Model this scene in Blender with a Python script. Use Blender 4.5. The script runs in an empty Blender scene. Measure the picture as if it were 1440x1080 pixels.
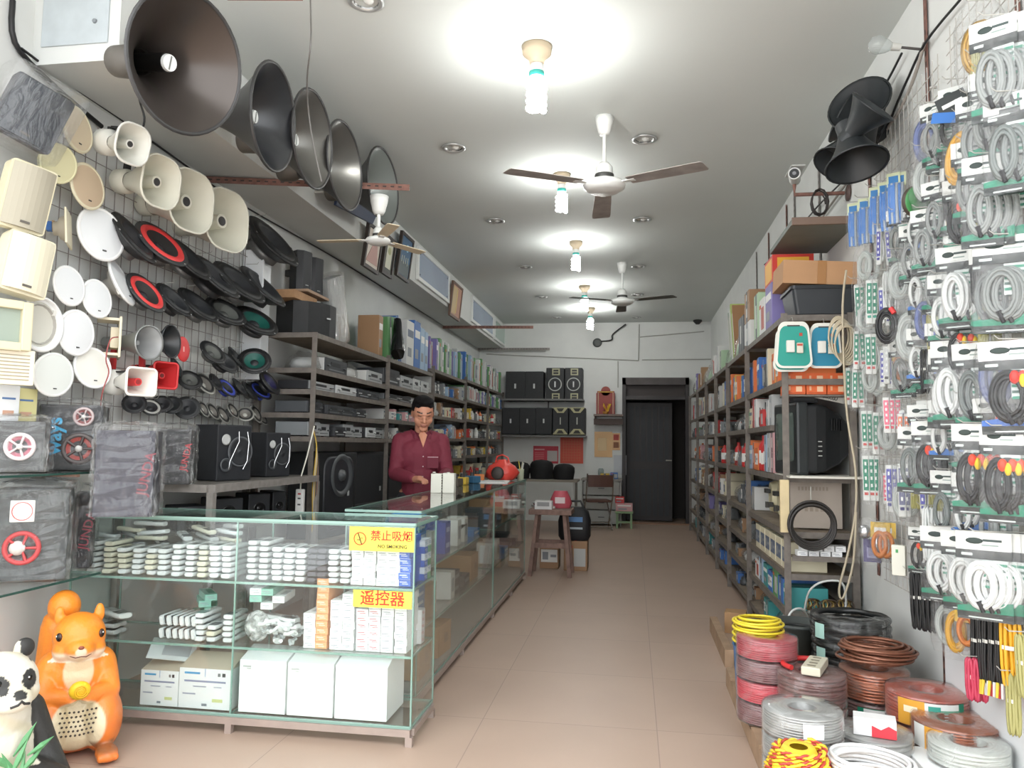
import bpy, bmesh, math, random
from math import sin, cos, pi, radians, sqrt, atan2
from mathutils import Vector, Matrix
random.seed(7)
scene = bpy.context.scene
COL = scene.collection
# ---------------------------------------------------------------- camera
FPX, YAW, PITCH, ROLL, H = 1080.0, .1564, .0791, .0135, 1.28
_cy, _sy = cos(YAW), sin(YAW)
FW = Vector((-_sy*cos(PITCH), _cy*cos(PITCH), sin(PITCH)))
_r = Vector((_cy, _sy, 0)); _u = _r.cross(FW)
CR = _r*cos(ROLL)+_u*sin(ROLL); CU = -_r*sin(ROLL)+_u*cos(ROLL)
cam_d = bpy.data.cameras.new('camera'); cam_d.sensor_width = 36; cam_d.lens = FPX/1440*36
cam_d.clip_start = .05; cam_d.clip_end = 200
cam = bpy.data.objects.new('camera', cam_d); COL.objects.link(cam)
cam.matrix_world = Matrix(((CR.x, CU.x, -FW.x, 0), (CR.y, CU.y, -FW.y, 0), (CR.z, CU.z, -FW.z, H), (0, 0, 0, 1)))
scene.camera = cam
CAM = Vector((0, 0, H))
# ---------------------------------------------------------------- light
W = bpy.data.worlds.new('world'); scene.world = W; W.use_nodes = True
bg = W.node_tree.nodes['Background']; bg.inputs[0].default_value = (.97, .985, 1, 1); bg.inputs[1].default_value = 3.4
scene.view_settings.view_transform = 'Standard'; scene.view_settings.look = 'None'
scene.view_settings.gamma = 1; scene.view_settings.exposure = 0.3
BULB_STRENGTH = 95
scene.cycles.max_bounces = 8; scene.cycles.diffuse_bounces = 4; scene.cycles.transparent_max_bounces = 24
scene.cycles.sample_clamp_indirect = 6
scene.cycles.caustics_reflective = False; scene.cycles.caustics_refractive = False
# ---------------------------------------------------------------- geometry of the place, metres
XL, XR, YB, ZC = -2.67, 1.30, 13.2, 3.40        # left wall, right wall, back wall, ceiling
BX, BZ, BY = -2.24, 2.95, 2.95                  # beam along the left wall: face, soffit, near end

def ray(px, py):
    return FW + CR*((px-720)/FPX) + CU*((540-py)/FPX)
def onx(px, py, X): d = ray(px, py); return CAM + d*(X/d.x)
def ony(px, py, Y): d = ray(px, py); return CAM + d*(Y/d.y)
def onz(px, py, Z): d = ray(px, py); return CAM + d*((Z-H)/d.z)
def mpp(p): return (Vector(p)-CAM).dot(FW)/FPX     # metres per pixel at p

def facing(p, ratio, ang, right=True):
    """Normal of a disc at p seen with minor/major = ratio, its long axis ang degrees below horizontal."""
    v = (CAM-Vector(p)).normalized()
    a = v.cross(Vector((0, 0, 1))).normalized()*-1   # image right
    u = v.cross(a)
    if u.z < 0: u = -u
    t = radians(ang)
    m = u*cos(t) + a*sin(t)
    if not right: m = -m
    return (v*ratio + m*sqrt(max(0, 1-ratio*ratio))).normalized()

def mat_n(p, n, s=1.0, up=(0, 0, 1), spin=0.0):
    """Frame at p: local +Z along n, local +Y towards up."""
    z = Vector(n).normalized(); u = Vector(up)
    x = u.cross(z)
    if x.length < 1e-4: x = Vector((1, 0, 0))
    x.normalize(); y = z.cross(x)
    Mx = Matrix(((x.x, y.x, z.x, 0), (x.y, y.y, z.y, 0), (x.z, y.z, z.z, 0), (0, 0, 0, 1)))
    sc_ = Matrix.Diagonal((s, s, s, 1)) if not isinstance(s, (tuple, list)) else Matrix.Diagonal((*s, 1))
    return Matrix.Translation(p) @ Mx @ Matrix.Rotation(spin, 4, 'Z') @ sc_

def TR(x, y, z, rz=0.0, rx=0.0, ry=0.0, s=1.0):
    m = Matrix.Translation((x, y, z)) @ Matrix.Rotation(rz, 4, 'Z') @ Matrix.Rotation(ry, 4, 'Y') @ Matrix.Rotation(rx, 4, 'X')
    if s != 1.0: m = m @ (Matrix.Diagonal((s, s, s, 1)) if not isinstance(s, (tuple, list)) else Matrix.Diagonal((*s, 1)))
    return m
# ---------------------------------------------------------------- materials
MT = {}
def lin(c):
    if isinstance(c, str):
        c = tuple(int(c[i:i+2], 16)/255 for i in (0, 2, 4))
    return tuple((x/12.92 if x <= .04045 else ((x+.055)/1.055)**2.4) for x in c)
def mat(key, c=None, rough=.55, metal=0.0, emit=None, noise=0.0, scale=12, bump=0.0, spec=.5, coat=0.0):
    """Procedural principled material; colour given as sRGB hex."""
    if key in MT: return MT[key]
    if c is None: c = key
    m = bpy.data.materials.new('m_'+key); m.use_nodes = True; nt = m.node_tree
    b = nt.nodes['Principled BSDF']; col = lin(c)
    b.inputs['Base Color'].default_value = (*col, 1)
    b.inputs['Roughness'].default_value = rough; b.inputs['Metallic'].default_value = metal
    b.inputs['Specular IOR Level'].default_value = spec; b.inputs['Coat Weight'].default_value = coat
    if noise or bump:
        t = nt.nodes.new('ShaderNodeTexCoord'); n = nt.nodes.new('ShaderNodeTexNoise')
        n.inputs['Scale'].default_value = scale; n.inputs['Detail'].default_value = 5
        nt.links.new(t.outputs['Object'], n.inputs['Vector'])
        if noise:
            r = nt.nodes.new('ShaderNodeValToRGB')
            r.color_ramp.elements[0].position = .3; r.color_ramp.elements[1].position = .7
            r.color_ramp.elements[0].color = (*[x*(1-noise) for x in col], 1)
            r.color_ramp.elements[1].color = (*[min(1, x*(1+noise*.5)) for x in col], 1)
            nt.links.new(n.outputs['Fac'], r.inputs['Fac']); nt.links.new(r.outputs['Color'], b.inputs['Base Color'])
        if bump:
            bp = nt.nodes.new('ShaderNodeBump'); bp.inputs['Strength'].default_value = bump; bp.inputs['Distance'].default_value = .01
            nt.links.new(n.outputs['Fac'], bp.inputs['Height']); nt.links.new(bp.outputs['Normal'], b.inputs['Normal'])
    if emit:
        b.inputs['Emission Color'].default_value = (1, 1, .97, 1); b.inputs['Emission Strength'].default_value = emit
    MT[key] = m
    return m
def clear_mat(key, tint, see, rough=.03, white=0.0, bump=0.0, scale=30, spec=1.5, stretch=None):
    """Thin transparent sheet: see-through share, mirror share by Fresnel, milky share."""
    if key in MT: return MT[key]
    m = bpy.data.materials.new('m_'+key); m.use_nodes = True; nt = m.node_tree; N = nt.nodes; L = nt.links
    N.remove(N['Principled BSDF']); out = N['Material Output']
    tr = N.new('ShaderNodeBsdfTransparent'); tr.inputs[0].default_value = (*[x*see for x in lin(tint)], 1)
    gl = N.new('ShaderNodeBsdfGlossy'); gl.inputs['Roughness'].default_value = rough; gl.inputs[0].default_value = (1, 1, 1, 1)
    fr = N.new('ShaderNodeFresnel'); ge = N.new('ShaderNodeNewGeometry')      # both faces of a thin sheet mirror alike
    e = N.new('ShaderNodeMath'); e.operation = 'MULTIPLY_ADD'; e.inputs[1].default_value = -2; e.inputs[2].default_value = 1; L.new(ge.outputs['Backfacing'], e.inputs[0])
    w = N.new('ShaderNodeMath'); w.operation = 'POWER'; w.inputs[0].default_value = spec; L.new(e.outputs[0], w.inputs[1]); L.new(w.outputs[0], fr.inputs[0])
    m1 = N.new('ShaderNodeMixShader'); L.new(fr.outputs[0], m1.inputs[0]); L.new(tr.outputs[0], m1.inputs[1]); L.new(gl.outputs[0], m1.inputs[2])
    last = m1
    if white:
        df = N.new('ShaderNodeBsdfDiffuse'); df.inputs[0].default_value = (*lin('e9ecea'), 1)
        m2 = N.new('ShaderNodeMixShader'); m2.inputs[0].default_value = white
        L.new(m1.outputs[0], m2.inputs[1]); L.new(df.outputs[0], m2.inputs[2]); last = m2
    if bump:
        t = N.new('ShaderNodeTexCoord'); n = N.new('ShaderNodeTexNoise'); n.inputs['Scale'].default_value = scale; n.inputs['Detail'].default_value = 4
        n.inputs['Distortion'].default_value = 1.2
        mp = N.new('ShaderNodeMapping'); mp.inputs['Scale'].default_value = stretch or (1, 1, 1)
        L.new(t.outputs['Object'], mp.inputs[0]); L.new(mp.outputs[0], n.inputs['Vector'])
        bp = N.new('ShaderNodeBump'); bp.inputs['Strength'].default_value = bump; bp.inputs['Distance'].default_value = .02
        L.new(n.outputs['Fac'], bp.inputs['Height']); L.new(bp.outputs[0], gl.inputs['Normal']); L.new(bp.outputs[0], fr.inputs['Normal'])
        if white:
            r = N.new('ShaderNodeValToRGB'); r.color_ramp.elements[0].position = .42; r.color_ramp.elements[1].position = .75
            r.color_ramp.elements[0].color = (white*.3,)*3+(1,); r.color_ramp.elements[1].color = (min(1, white*2.6),)*3+(1,)
            L.new(n.outputs['Fac'], r.inputs[0]); L.new(r.outputs[0], m2.inputs[0])
    L.new(last.outputs[0], out.inputs[0]); MT[key] = m
    return m
GLASS = clear_mat('glass', 'fafdfc', 1.0, .01, .008, spec=1.38)
GEDGE = mat('glass_edge', '86a79c', .2)
FILM = clear_mat('film', 'ffffff', .98, .12, .02, bump=.6, scale=14, spec=1.28)
BAG = clear_mat('bag', 'fafafa', .98, .14, .04, bump=.8, scale=20, spec=1.35)
WRAP = clear_mat('wrap', 'fdfdfd', .99, .06, .03, bump=1.0, scale=16, spec=1.42, stretch=(1, 1, .45))
# ---------------------------------------------------------------- mesh builder
class MB:
    def __init__(s): s.v = []; s.f = []; s.m = []; s.sm = []; s.mats = []
    def mi(s, m):
        if isinstance(m, str): m = mat(m)
        if m not in s.mats: s.mats.append(m)
        return s.mats.index(m)
    def add(s, vs, fs, m, M=None, smooth=False):
        o = len(s.v); k = s.mi(m)
        s.v += [tuple(M @ Vector(p)) if M is not None else tuple(p) for p in vs]
        for f in fs: s.f.append(tuple(i+o for i in f)); s.m.append(k); s.sm.append(smooth)
        return s
    def box(s, c, d, m, M=None, ch=0.0):
        x, y, z = c; a, b, e = d[0]/2, d[1]/2, d[2]/2
        if not ch:
            vs = [(x+i*a, y+j*b, z+k*e) for k in (-1, 1) for j in (-1, 1) for i in (-1, 1)]
            fs = [(0, 2, 3, 1), (4, 5, 7, 6), (0, 1, 5, 4), (2, 6, 7, 3), (0, 4, 6, 2), (1, 3, 7, 5)]
            return s.add(vs, fs, m, M)
        bm = bmesh.new(); bmesh.ops.create_cube(bm, size=1)
        for v in bm.verts: v.co = Vector((x+v.co.x*d[0], y+v.co.y*d[1], z+v.co.z*d[2]))
        bmesh.ops.bevel(bm, geom=list(bm.edges), offset=min(ch, a*.9, b*.9, e*.9), segments=2, affect='EDGES', profile=.6)
        bm.verts.index_update()
        s.add([v.co.copy() for v in bm.verts], [[v.index for v in f.verts] for f in bm.faces], m, M, False); bm.free()
        return s
    def lathe(s, prof, m, n=24, M=None, smooth=True, sx=1.0, sy=1.0):
        vs = []; fs = []; K = len(prof)
        for i in range(n):
            a = 2*pi*i/n
            vs += [(r*cos(a)*sx, r*sin(a)*sy, z) for r, z in prof]
        for i in range(n):
            j = (i+1) % n
            for k in range(K-1):
                fs.append((i*K+k, j*K+k, j*K+k+1, i*K+k+1))
        return s.add(vs, fs, m, M, smooth)
    def cyl(s, p0, p1, r0, r1, m, n=12, cap=True, M=None, smooth=True):
        p0 = Vector(p0); p1 = Vector(p1); z = (p1-p0).normalized()
        x = z.orthogonal().normalized(); y = z.cross(x)
        vs = [p0+(x*cos(2*pi*i/n)+y*sin(2*pi*i/n))*r0 for i in range(n)]+[p1+(x*cos(2*pi*i/n)+y*sin(2*pi*i/n))*r1 for i in range(n)]
        fs = [(i, (i+1) % n, n+(i+1) % n, n+i) for i in range(n)]
        s.add(vs, fs, m, M, smooth)
        if cap: s.add(vs, [tuple(range(n))[::-1], tuple(range(n, 2*n))], m, M)
        return s
    def tube(s, pts, r, m, n=6, M=None, closed=False):
        pts = [Vector(p) for p in pts]; K = len(pts); vs = []; fs = []
        nrm = None
        for i, p in enumerate(pts):
            t = (pts[(i+1) % K] - pts[i-1]) if closed else (pts[min(i+1, K-1)]-pts[max(i-1, 0)])
            t = t.normalized() if t.length > 1e-9 else Vector((0, 0, 1))
            if nrm is None: nrm = t.orthogonal()
            nrm = (nrm - t*nrm.dot(t)); nrm = nrm.normalized() if nrm.length > 1e-6 else t.orthogonal().normalized()
            b = t.cross(nrm); rr = r[i] if isinstance(r, list) else r
            vs += [p+(nrm*cos(2*pi*k/n)+b*sin(2*pi*k/n))*rr for k in range(n)]
        for i in range(K if closed else K-1):
            j = (i+1) % K
            for k in range(n): fs.append((i*n+k, i*n+(k+1) % n, j*n+(k+1) % n, j*n+k))
        s.add(vs, fs, m, M, True)
        if not closed: s.add([vs[k] for k in range(n)]+vs[-n:], [tuple(range(n))[::-1], tuple(range(n, 2*n))], m, M)
        return s
    def loft(s, secs, m, M=None, smooth=True, cap=False, thick=0):
        n = len(secs[0]); vs = [p for c in secs for p in c]; fs = []
        for i in range(len(secs)-1):
            for k in range(n): fs.append((i*n+k, i*n+(k+1) % n, (i+1)*n+(k+1) % n, (i+1)*n+k))
        s.add(vs, fs, m, M, smooth)
        if cap: s.add(list(secs[0])+list(secs[-1]), [tuple(range(n))[::-1], tuple(range(n, 2*n))], m, M)
        return s
    def quad(s, pts, m, M=None): return s.add(pts, [(0, 1, 2, 3)], m, M)
    def prism(s, poly, z0, z1, m, M=None):
        n = len(poly)
        vs = [(x, y, z0) for x, y in poly]+[(x, y, z1) for x, y in poly]
        return s.add(vs, [tuple(range(n))[::-1], tuple(range(n, 2*n))]+[(i, (i+1) % n, n+(i+1) % n, n+i) for i in range(n)], m, M)
    def ball(s, c, r, m, n=14, M=None):
        if not isinstance(r, (tuple, list)): r = (r, r, r)
        K = max(6, n//2); prof = [(sin(pi*k/K), -cos(pi*k/K)) for k in range(K+1)]
        M0 = Matrix.Translation(c) @ Matrix.Diagonal((*r, 1))
        return s.lathe(prof, m, n, (M @ M0) if M is not None else M0)
    def mesh(s, name='mesh'):
        me = bpy.data.meshes.new(name); me.from_pydata(s.v, [], s.f)
        for m in s.mats: me.materials.append(m)
        me.polygons.foreach_set('material_index', s.m); me.polygons.foreach_set('use_smooth', s.sm); me.update()
        return me
def rrect(w, h, r, z, n=5, cx=0, cy=0):
    r = min(r, w/2*.999, h/2*.999); out = []
    for qx, qy, a0 in ((1, 1, 0), (-1, 1, 90), (-1, -1, 180), (1, -1, 270)):
        for k in range(n):
            a = radians(a0+90*k/(n-1)); out.append((cx+qx*(w/2-r)+r*cos(a), cy+qy*(h/2-r)+r*sin(a), z))
    return out
CACHE = {}
def P(key, fn):
    if key not in CACHE:
        r = fn(); CACHE[key] = r.mesh(str(key)[:40]) if isinstance(r, MB) else r
    return CACHE[key]
# ---------------------------------------------------------------- scene objects
def link(name, data, parent=None, M=None):
    if isinstance(data, MB): data = data.mesh(name)
    o = bpy.data.objects.new(name, data); COL.objects.link(o)
    if parent is not None: o.parent = parent
    if M is not None: o.matrix_basis = M
    return o
def tag(o, label, cat, group=None, kind=None):
    if len(label.split()) > 16: print('LONG', len(label.split()), label)
    if label: o['label'] = label
    if cat: o['category'] = cat
    if group: o['group'] = group
    if kind: o['kind'] = kind
    return o
def struct(name, mb): o = link(name, mb); o['kind'] = 'structure'; return o
def one(name, data, label, cat, M=None, group=None): return tag(link(name, data, None, M), label, cat, group)
def hook(y, z, l, X, sg, label, group):
    me = P(('hook',), lambda: MB().tube([(0, 0, 0), (.9, 0, 0), (1, 0, .012)], .0022, 'b0b0aa', 5))
    return one('wall_hook', me, label, 'hook', Matrix.Translation((X, y, z)) @ Matrix.Diagonal((l*sg, 1, 1, 1)), group)
def spawn(spec, name, label, cat, M, group=None):
    """spec: mesh, or list of (part name, mesh, [sub-parts], label). Copies share mesh data."""
    if not isinstance(spec, list): return one(name, spec, label, cat, M, group)
    r = tag(link(name, None, None, M), label, cat, group)
    def kids(lst, par):
        for it in lst:
            c = link(it[0], it[1], par)
            if len(it) > 3 and it[3]: c['label'] = it[3]
            if len(it) > 2 and it[2]: kids(it[2], c)
    kids(spec, r)
    return r
def thing(name, label, cat, M=None, group=None): return tag(link(name, None, None, M), label, cat, group)
def text_mesh(s, size, m, bold=0.0, align='CENTER', depth=.0006, space=1.0):
    key = ('txt', s, round(size, 4), m if isinstance(m, str) else m.name, bold, align)
    if key in CACHE: return CACHE[key]
    cu = bpy.data.curves.new('lettering', 'FONT'); cu.body = s; cu.size = size; cu.align_x = align; cu.align_y = 'CENTER'
    cu.offset = bold; cu.extrude = depth; cu.space_character = space; cu.resolution_u = 2
    o = bpy.data.objects.new('lettering', cu); COL.objects.link(o)
    me = bpy.data.meshes.new_from_object(o.evaluated_get(bpy.context.evaluated_depsgraph_get()))
    me.materials.clear(); me.materials.append(mat(m) if isinstance(m, str) else m)
    bpy.data.objects.remove(o); bpy.data.curves.remove(cu); CACHE[key] = me
    return me
def mb_text(mb, s, size, m, M, bold=0.0, align='CENTER'):
    me = text_mesh(s, size, m, bold, align)
    return mb.add([v.co.copy() for v in me.vertices], [list(p.vertices) for p in me.polygons], m, M)
ORD = ['first', 'second', 'third', 'fourth', 'fifth', 'sixth', 'seventh', 'eighth', 'ninth', 'tenth', 'eleventh', 'twelfth', 'thirteenth', 'fourteenth', 'fifteenth', 'sixteenth', 'seventeenth', 'eighteenth', 'nineteenth', 'twentieth', 'twenty-first', 'twenty-second', 'twenty-third', 'twenty-fourth', 'twenty-fifth']
Z = Vector((0, 0, 1))
def coil_pts(R, turns, h, jr, jz, n=20, seed=0, sx=1.0, sy=1.0, ph=0):
    rd = random.Random(seed); pts = []; a = [rd.uniform(-jr, jr) for _ in range(turns+2)]; b = [rd.uniform(-jz, jz) for _ in range(turns+2)]
    for i in range(turns*n+1):
        t = i/n; k = int(t); f = t-k
        R_ = R+a[k]*(1-f)+a[k+1]*f; z_ = h*t/turns+b[k]*(1-f)+b[k+1]*f
        pts.append((R_*cos(2*pi*t+ph)*sx, R_*sin(2*pi*t+ph)*sy, z_))
    return pts
# ================================================================ the room
def floor_mat():
    m = bpy.data.materials.new('m_floor_tiles'); m.use_nodes = True; nt = m.node_tree; b = nt.nodes['Principled BSDF']
    t = nt.nodes.new('ShaderNodeTexCoord'); mp = nt.nodes.new('ShaderNodeMapping'); mp.inputs['Location'].default_value = (.69, .35, 0)
    br = nt.nodes.new('ShaderNodeTexBrick'); br.offset = 0; br.inputs['Scale'].default_value = 1
    br.inputs['Brick Width'].default_value = .8; br.inputs['Row Height'].default_value = .8; br.inputs['Mortar Size'].default_value = .0022
    br.inputs['Color1'].default_value = (*lin('bfa897'), 1); br.inputs['Color2'].default_value = (*lin('bba493'), 1); br.inputs['Mortar'].default_value = (*lin('a18d80'), 1)
    nz = nt.nodes.new('ShaderNodeTexNoise'); nz.inputs['Scale'].default_value = 2.2; nz.inputs['Detail'].default_value = 6
    mx = nt.nodes.new('ShaderNodeMixRGB'); mx.blend_type = 'MULTIPLY'; mx.inputs[0].default_value = .16
    L = nt.links
    L.new(t.outputs['Object'], mp.inputs[0]); L.new(mp.outputs[0], br.inputs['Vector']); L.new(t.outputs['Object'], nz.inputs['Vector'])
    L.new(br.outputs['Color'], mx.inputs[1]); L.new(nz.outputs['Fac'], mx.inputs[2]); L.new(mx.outputs[0], b.inputs['Base Color'])
    b.inputs['Roughness'].default_value = .42; b.inputs['Specular IOR Level'].default_value = .35
    return m
FLOOR = floor_mat()
WALL = mat('wall_paint', 'dcdedb', .8, noise=.05, scale=3); CEIL = mat('ceiling_paint', 'ced3d0', .85, noise=.03, scale=1.2)
struct('floor', MB().box((-.6, 5.6, -.05), (5.2, 17.6, .1), FLOOR))
struct('ceiling', MB().box((-.7, 7.7, ZC+.05), (4.5, 11.6, .1), CEIL))
struct('wall_left', MB().box((XL-.06, 7.7, 1.7), (.12, 11.6, 3.5), WALL))
struct('wall_right', MB().box((XR+.06, 7.6, 1.7), (.12, 11.8, 3.5), WALL))
bw = MB()
DX0, DX1, DH = -.175, .93, 2.44      # doorway in the back wall
bw.box(((XL+DX0)/2, YB+.06, 1.7), (DX0-XL, .12, 3.5), WALL); bw.box(((XR+DX1)/2, YB+.06, 1.7), (XR-DX1, .12, 3.5), WALL)
bw.box(((DX0+DX1)/2, YB+.06, (DH+3.45)/2), (DX1-DX0, .12, 3.45-DH), WALL)
struct('wall_back', bw)
struct('trim_1', MB().box(((XL+BX)/2-.001, (BY+YB)/2, (BZ+ZC)/2), (BX-XL, YB-BY, ZC-BZ), mat('beam_paint', 'd3d6d3', .8, noise=.05, scale=2)))
# back room, dark, behind the doorway
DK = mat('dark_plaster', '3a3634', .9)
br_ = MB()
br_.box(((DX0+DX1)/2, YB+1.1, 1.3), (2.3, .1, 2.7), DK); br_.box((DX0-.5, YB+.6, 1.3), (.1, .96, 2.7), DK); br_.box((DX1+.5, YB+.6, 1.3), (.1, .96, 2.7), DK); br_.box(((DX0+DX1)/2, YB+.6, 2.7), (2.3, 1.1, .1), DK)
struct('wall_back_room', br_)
# door frame, transom and half open dark leaf
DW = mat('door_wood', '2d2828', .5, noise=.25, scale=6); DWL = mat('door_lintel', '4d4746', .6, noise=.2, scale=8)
d = MB()
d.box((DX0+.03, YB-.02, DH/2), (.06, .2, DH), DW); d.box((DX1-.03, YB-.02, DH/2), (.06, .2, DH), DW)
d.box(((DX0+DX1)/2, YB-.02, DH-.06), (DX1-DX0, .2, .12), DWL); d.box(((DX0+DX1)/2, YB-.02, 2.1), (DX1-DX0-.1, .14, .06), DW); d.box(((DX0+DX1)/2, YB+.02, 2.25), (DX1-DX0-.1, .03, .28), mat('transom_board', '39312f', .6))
struct('door_1', d)
d2 = MB(); PL = mat('door_panel', '2a2c30', .55)
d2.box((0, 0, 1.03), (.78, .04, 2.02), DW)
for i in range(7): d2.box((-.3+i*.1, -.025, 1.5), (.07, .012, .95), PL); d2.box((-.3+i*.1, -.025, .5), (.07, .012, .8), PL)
lf = link('door_2', d2, None, TR(.28, YB+.35, 0)); lf['kind'] = 'structure'
link('door_handle', MB().cyl((.3, -.02, 1.05), (.3, -.07, 1.05), .012, .012, 'b9b4a8').box((.33, -.075, 1.05), (.1, .014, .018), 'b9b4a8'), lf)
struct('trim_3', MB().box(((DX0+DX1)/2, YB-.09, .012), (DX1-DX0, .14, .024), mat('threshold', '8a6a55', .6)))
# cover plate on the near end of the beam
t = thing('electric_panel', 'grey steel cover plate on the near end of the beam above the speakers', 'panel', TR(-2.46, BY-.004, 3.2))
link('cover_plate', MB().box((0, 0, 0), (.33, .008, .34), mat('panel_grey', 'b9c2c6', .5, noise=.08), None, .003), t)
link('panel_lock', MB().cyl((.1, -.004, -.07), (.1, -.012, -.07), .011, .009, '80868a', 12), t)
# light boxes and framed pictures set on the beam face
PB = mat('pale_blue_panel', 'a9b6c8', .25, noise=.06, scale=2); PG = mat('pale_green_panel', 'b9cdc4', .25); WF = mat('white_frame', 'e2e5e3', .5)
def beam_panel(a, b, m, label, name='light_panel', cat='panel', gl=None):
    p0 = onx(*a, BX+.02); p1 = onx(*b, BX+.02)
    y0, y1 = p0.y, p1.y; zt, zb = ZC-.05, BZ+.04
    r = thing(name, label, cat, TR(BX+.001, (y0+y1)/2, (zt+zb)/2))
    w, h = y1-y0, zt-zb; f = MB()
    for s in (-1, 1): f.box((.014, s*(w/2-.02), 0), (.028, .04, h), WF); f.box((.014, 0, s*(h/2-.02)), (.028, w-.08, .04), WF)
    link('frame', f, r)
    link('panel', MB().box((.008, 0, 0), (.014, w-.08, h-.08), m), r)
    for s in (-1, 1):
        for k in (-1, 1): link('bolt', MB().cyl((.015, s*(w/2-.1), k*(h/2-.07)), (.024, s*(w/2-.1), k*(h/2-.07)), .008, .006, '707478', 8), r)
beam_panel((588, 350), (632, 400), PB, 'pale blue panel in white frame, nearest one on the beam face')
beam_panel((664, 420), (694, 450), PB, 'pale blue panel on the beam right of the orange picture')
beam_panel((696, 452), (714, 470), PG, 'pale greenish panel at the far end of the beam face')
def picture(px, py, w, h, img, label, lean=.12, X=BX+.05, fr='2a211c', rz=0):
    p = onx(px, py, X)
    r = thing('framed_picture', label, 'picture', Matrix.Translation(p) @ Matrix.Rotation(rz, 4, 'Z') @ Matrix.Rotation(lean, 4, 'Y'), 'framed pictures on the beam')
    f = MB()
    for s in (-1, 1): f.box((0, s*(w/2), 0), (.03, .03, h+.03), fr); f.box((0, 0, s*(h/2)), (.03, w-.03, .03), fr)
    link('frame', f, r); link('picture', img(w-.03, h-.03), r)
def im_hill(w, h):
    b = MB().box((0, 0, 0), (.012, w, h), 'c9c0b4'); b.prism([(-w*.45, -h*.4), (w*.1, h*.35), (w*.3, h*.1), (w*.45, -h*.4)], 0, .002, 'b08a80', Matrix(((0, 0, 1, .007), (1, 0, 0, 0), (0, 1, 0, 0), (0, 0, 0, 1)))); return b
def im_pale(w, h):
    b = MB().box((0, 0, 0), (.012, w, h), '2c2c26'); b.box((.007, 0, 0), (.003, w*.62, h*.75), 'c8c8b4'); b.ball((.009, 0, .05), (.002, w*.2, h*.12), 'a7a97c', 10); return b
def im_blue(w, h):
    b = MB().box((0, 0, 0), (.012, w, h), '2f5a7c'); b.box((.007, 0, -h*.3), (.003, w*.9, h*.35), '49575a')
    b.ball((.009, .03, h*.25), (.002, w*.13, h*.1), '8fc0dc', 12)
    for i in range(4): b.box((.009, -.1+i*.06, -h*.08), (.002, .02, .06+.02*(i % 2)), 'a0a9a0')
    return b
def im_red(w, h):
    b = MB().box((0, 0, 0), (.012, w, h), 'b08068'); b.box((.007, -w*.22, 0), (.003, w*.42, h*.9), 'c2a878'); b.box((.009, w*.02, 0), (.003, w*.05, h*.8), 'e0c878'); return b
picture(524, 350, .34, .34, im_hill, 'dark framed landscape print, nearest picture on the beam')
picture(546, 361, .26, .32, im_pale, 'narrow framed print with pale mount, middle picture on the beam')
picture(569, 362, .36, .40, im_blue, 'framed blue night scene, right of the three beam pictures')
picture(641, 424, .5, .4, im_red, 'orange and gold picture between two pale blue panels', .1, BX+.04, '6a5244')
one('roofing_board', MB().prism([(0, 0), (.75, .08), (.9, .30), (.3, .36), (0, .2)], -.01, .01, mat('navy_board', '24304a', .6), Matrix(((0, 0, 1, 0), (1, 0, 0, 0), (0, 1, 0, 0), (0, 0, 0, 1)))), 'dark navy board leaning on the beam behind the last horn', 'board', TR(-2.1, 5.1, 2.97, 0, 0, .1))
# ceiling lamps
def cfl():
    mount = MB().lathe([(0, 0), (.062, 0), (.06, -.03), (.034, -.055), (.03, -.075), (0, -.075)], mat('lamp_holder', 'b8a890', .6), 20)
    body = MB().lathe([(0, -.07), (.026, -.07), (.03, -.1), (.03, -.14), (.02, -.15), (0, -.15)], 'f0f0ee', 18)
    ring = MB().lathe([(.0305, -.108), (.0315, -.11), (.0315, -.128), (.0305, -.13)], '2f9a90', 18)
    sp = MB(); pts = []
    for i in range(91):
        t = i/90; a = t*2*pi*4; pts.append((.031*cos(a), .031*sin(a), -.155-.12*t))
    sp.tube(pts, .0125, mat('tube_glow', 'ffffff', .4, emit=BULB_STRENGTH), 7)
    return [('lamp_holder', mount.mesh()), ('lamp_body', body.mesh(), [('band', ring.mesh())]), ('spiral_tube', sp.mesh())]
CF = cfl()
for (px, py), s, lb in zip(((755, 66), (790, 245), (810, 340), (822, 402), (830, 433)), (1.3, 1.1, 1.1, 1.2, 1.2), ('nearest and largest to the shop front', 'left of the near ceiling fan', 'third from the shop front', 'behind the blade of the far fan', 'farthest, near the back wall')):
    p = onz(px, py, ZC)
    spawn(CF, 'ceiling_lamp', 'lit spiral bulb in a ceiling holder, '+lb, 'lamp', TR(p.x, p.y, ZC, s=s), 'spiral bulbs down the ceiling')
def down():
    ring = MB().lathe([(.062, -.001), (.085, -.001), (.088, -.006), (.07, -.012), (.062, -.008), (.05, .02)], mat('downlight_ring', 'c9cbca', .3, .6), 24)
    cup = MB().lathe([(.06, -.004), (.045, .03), (0, .035)], mat('downlight_cup', '8b8d8c', .25, .7), 20)
    cup2 = MB().ball((.012, 0, .003), (.028, .028, .016), mat('downlight_bulb', 'e6e8e4', .2), 12)
    return [('ring', ring.mesh()), ('reflector', cup.mesh()), ('bulb', cup2.mesh())]
DN = down(); k = 0
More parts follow.
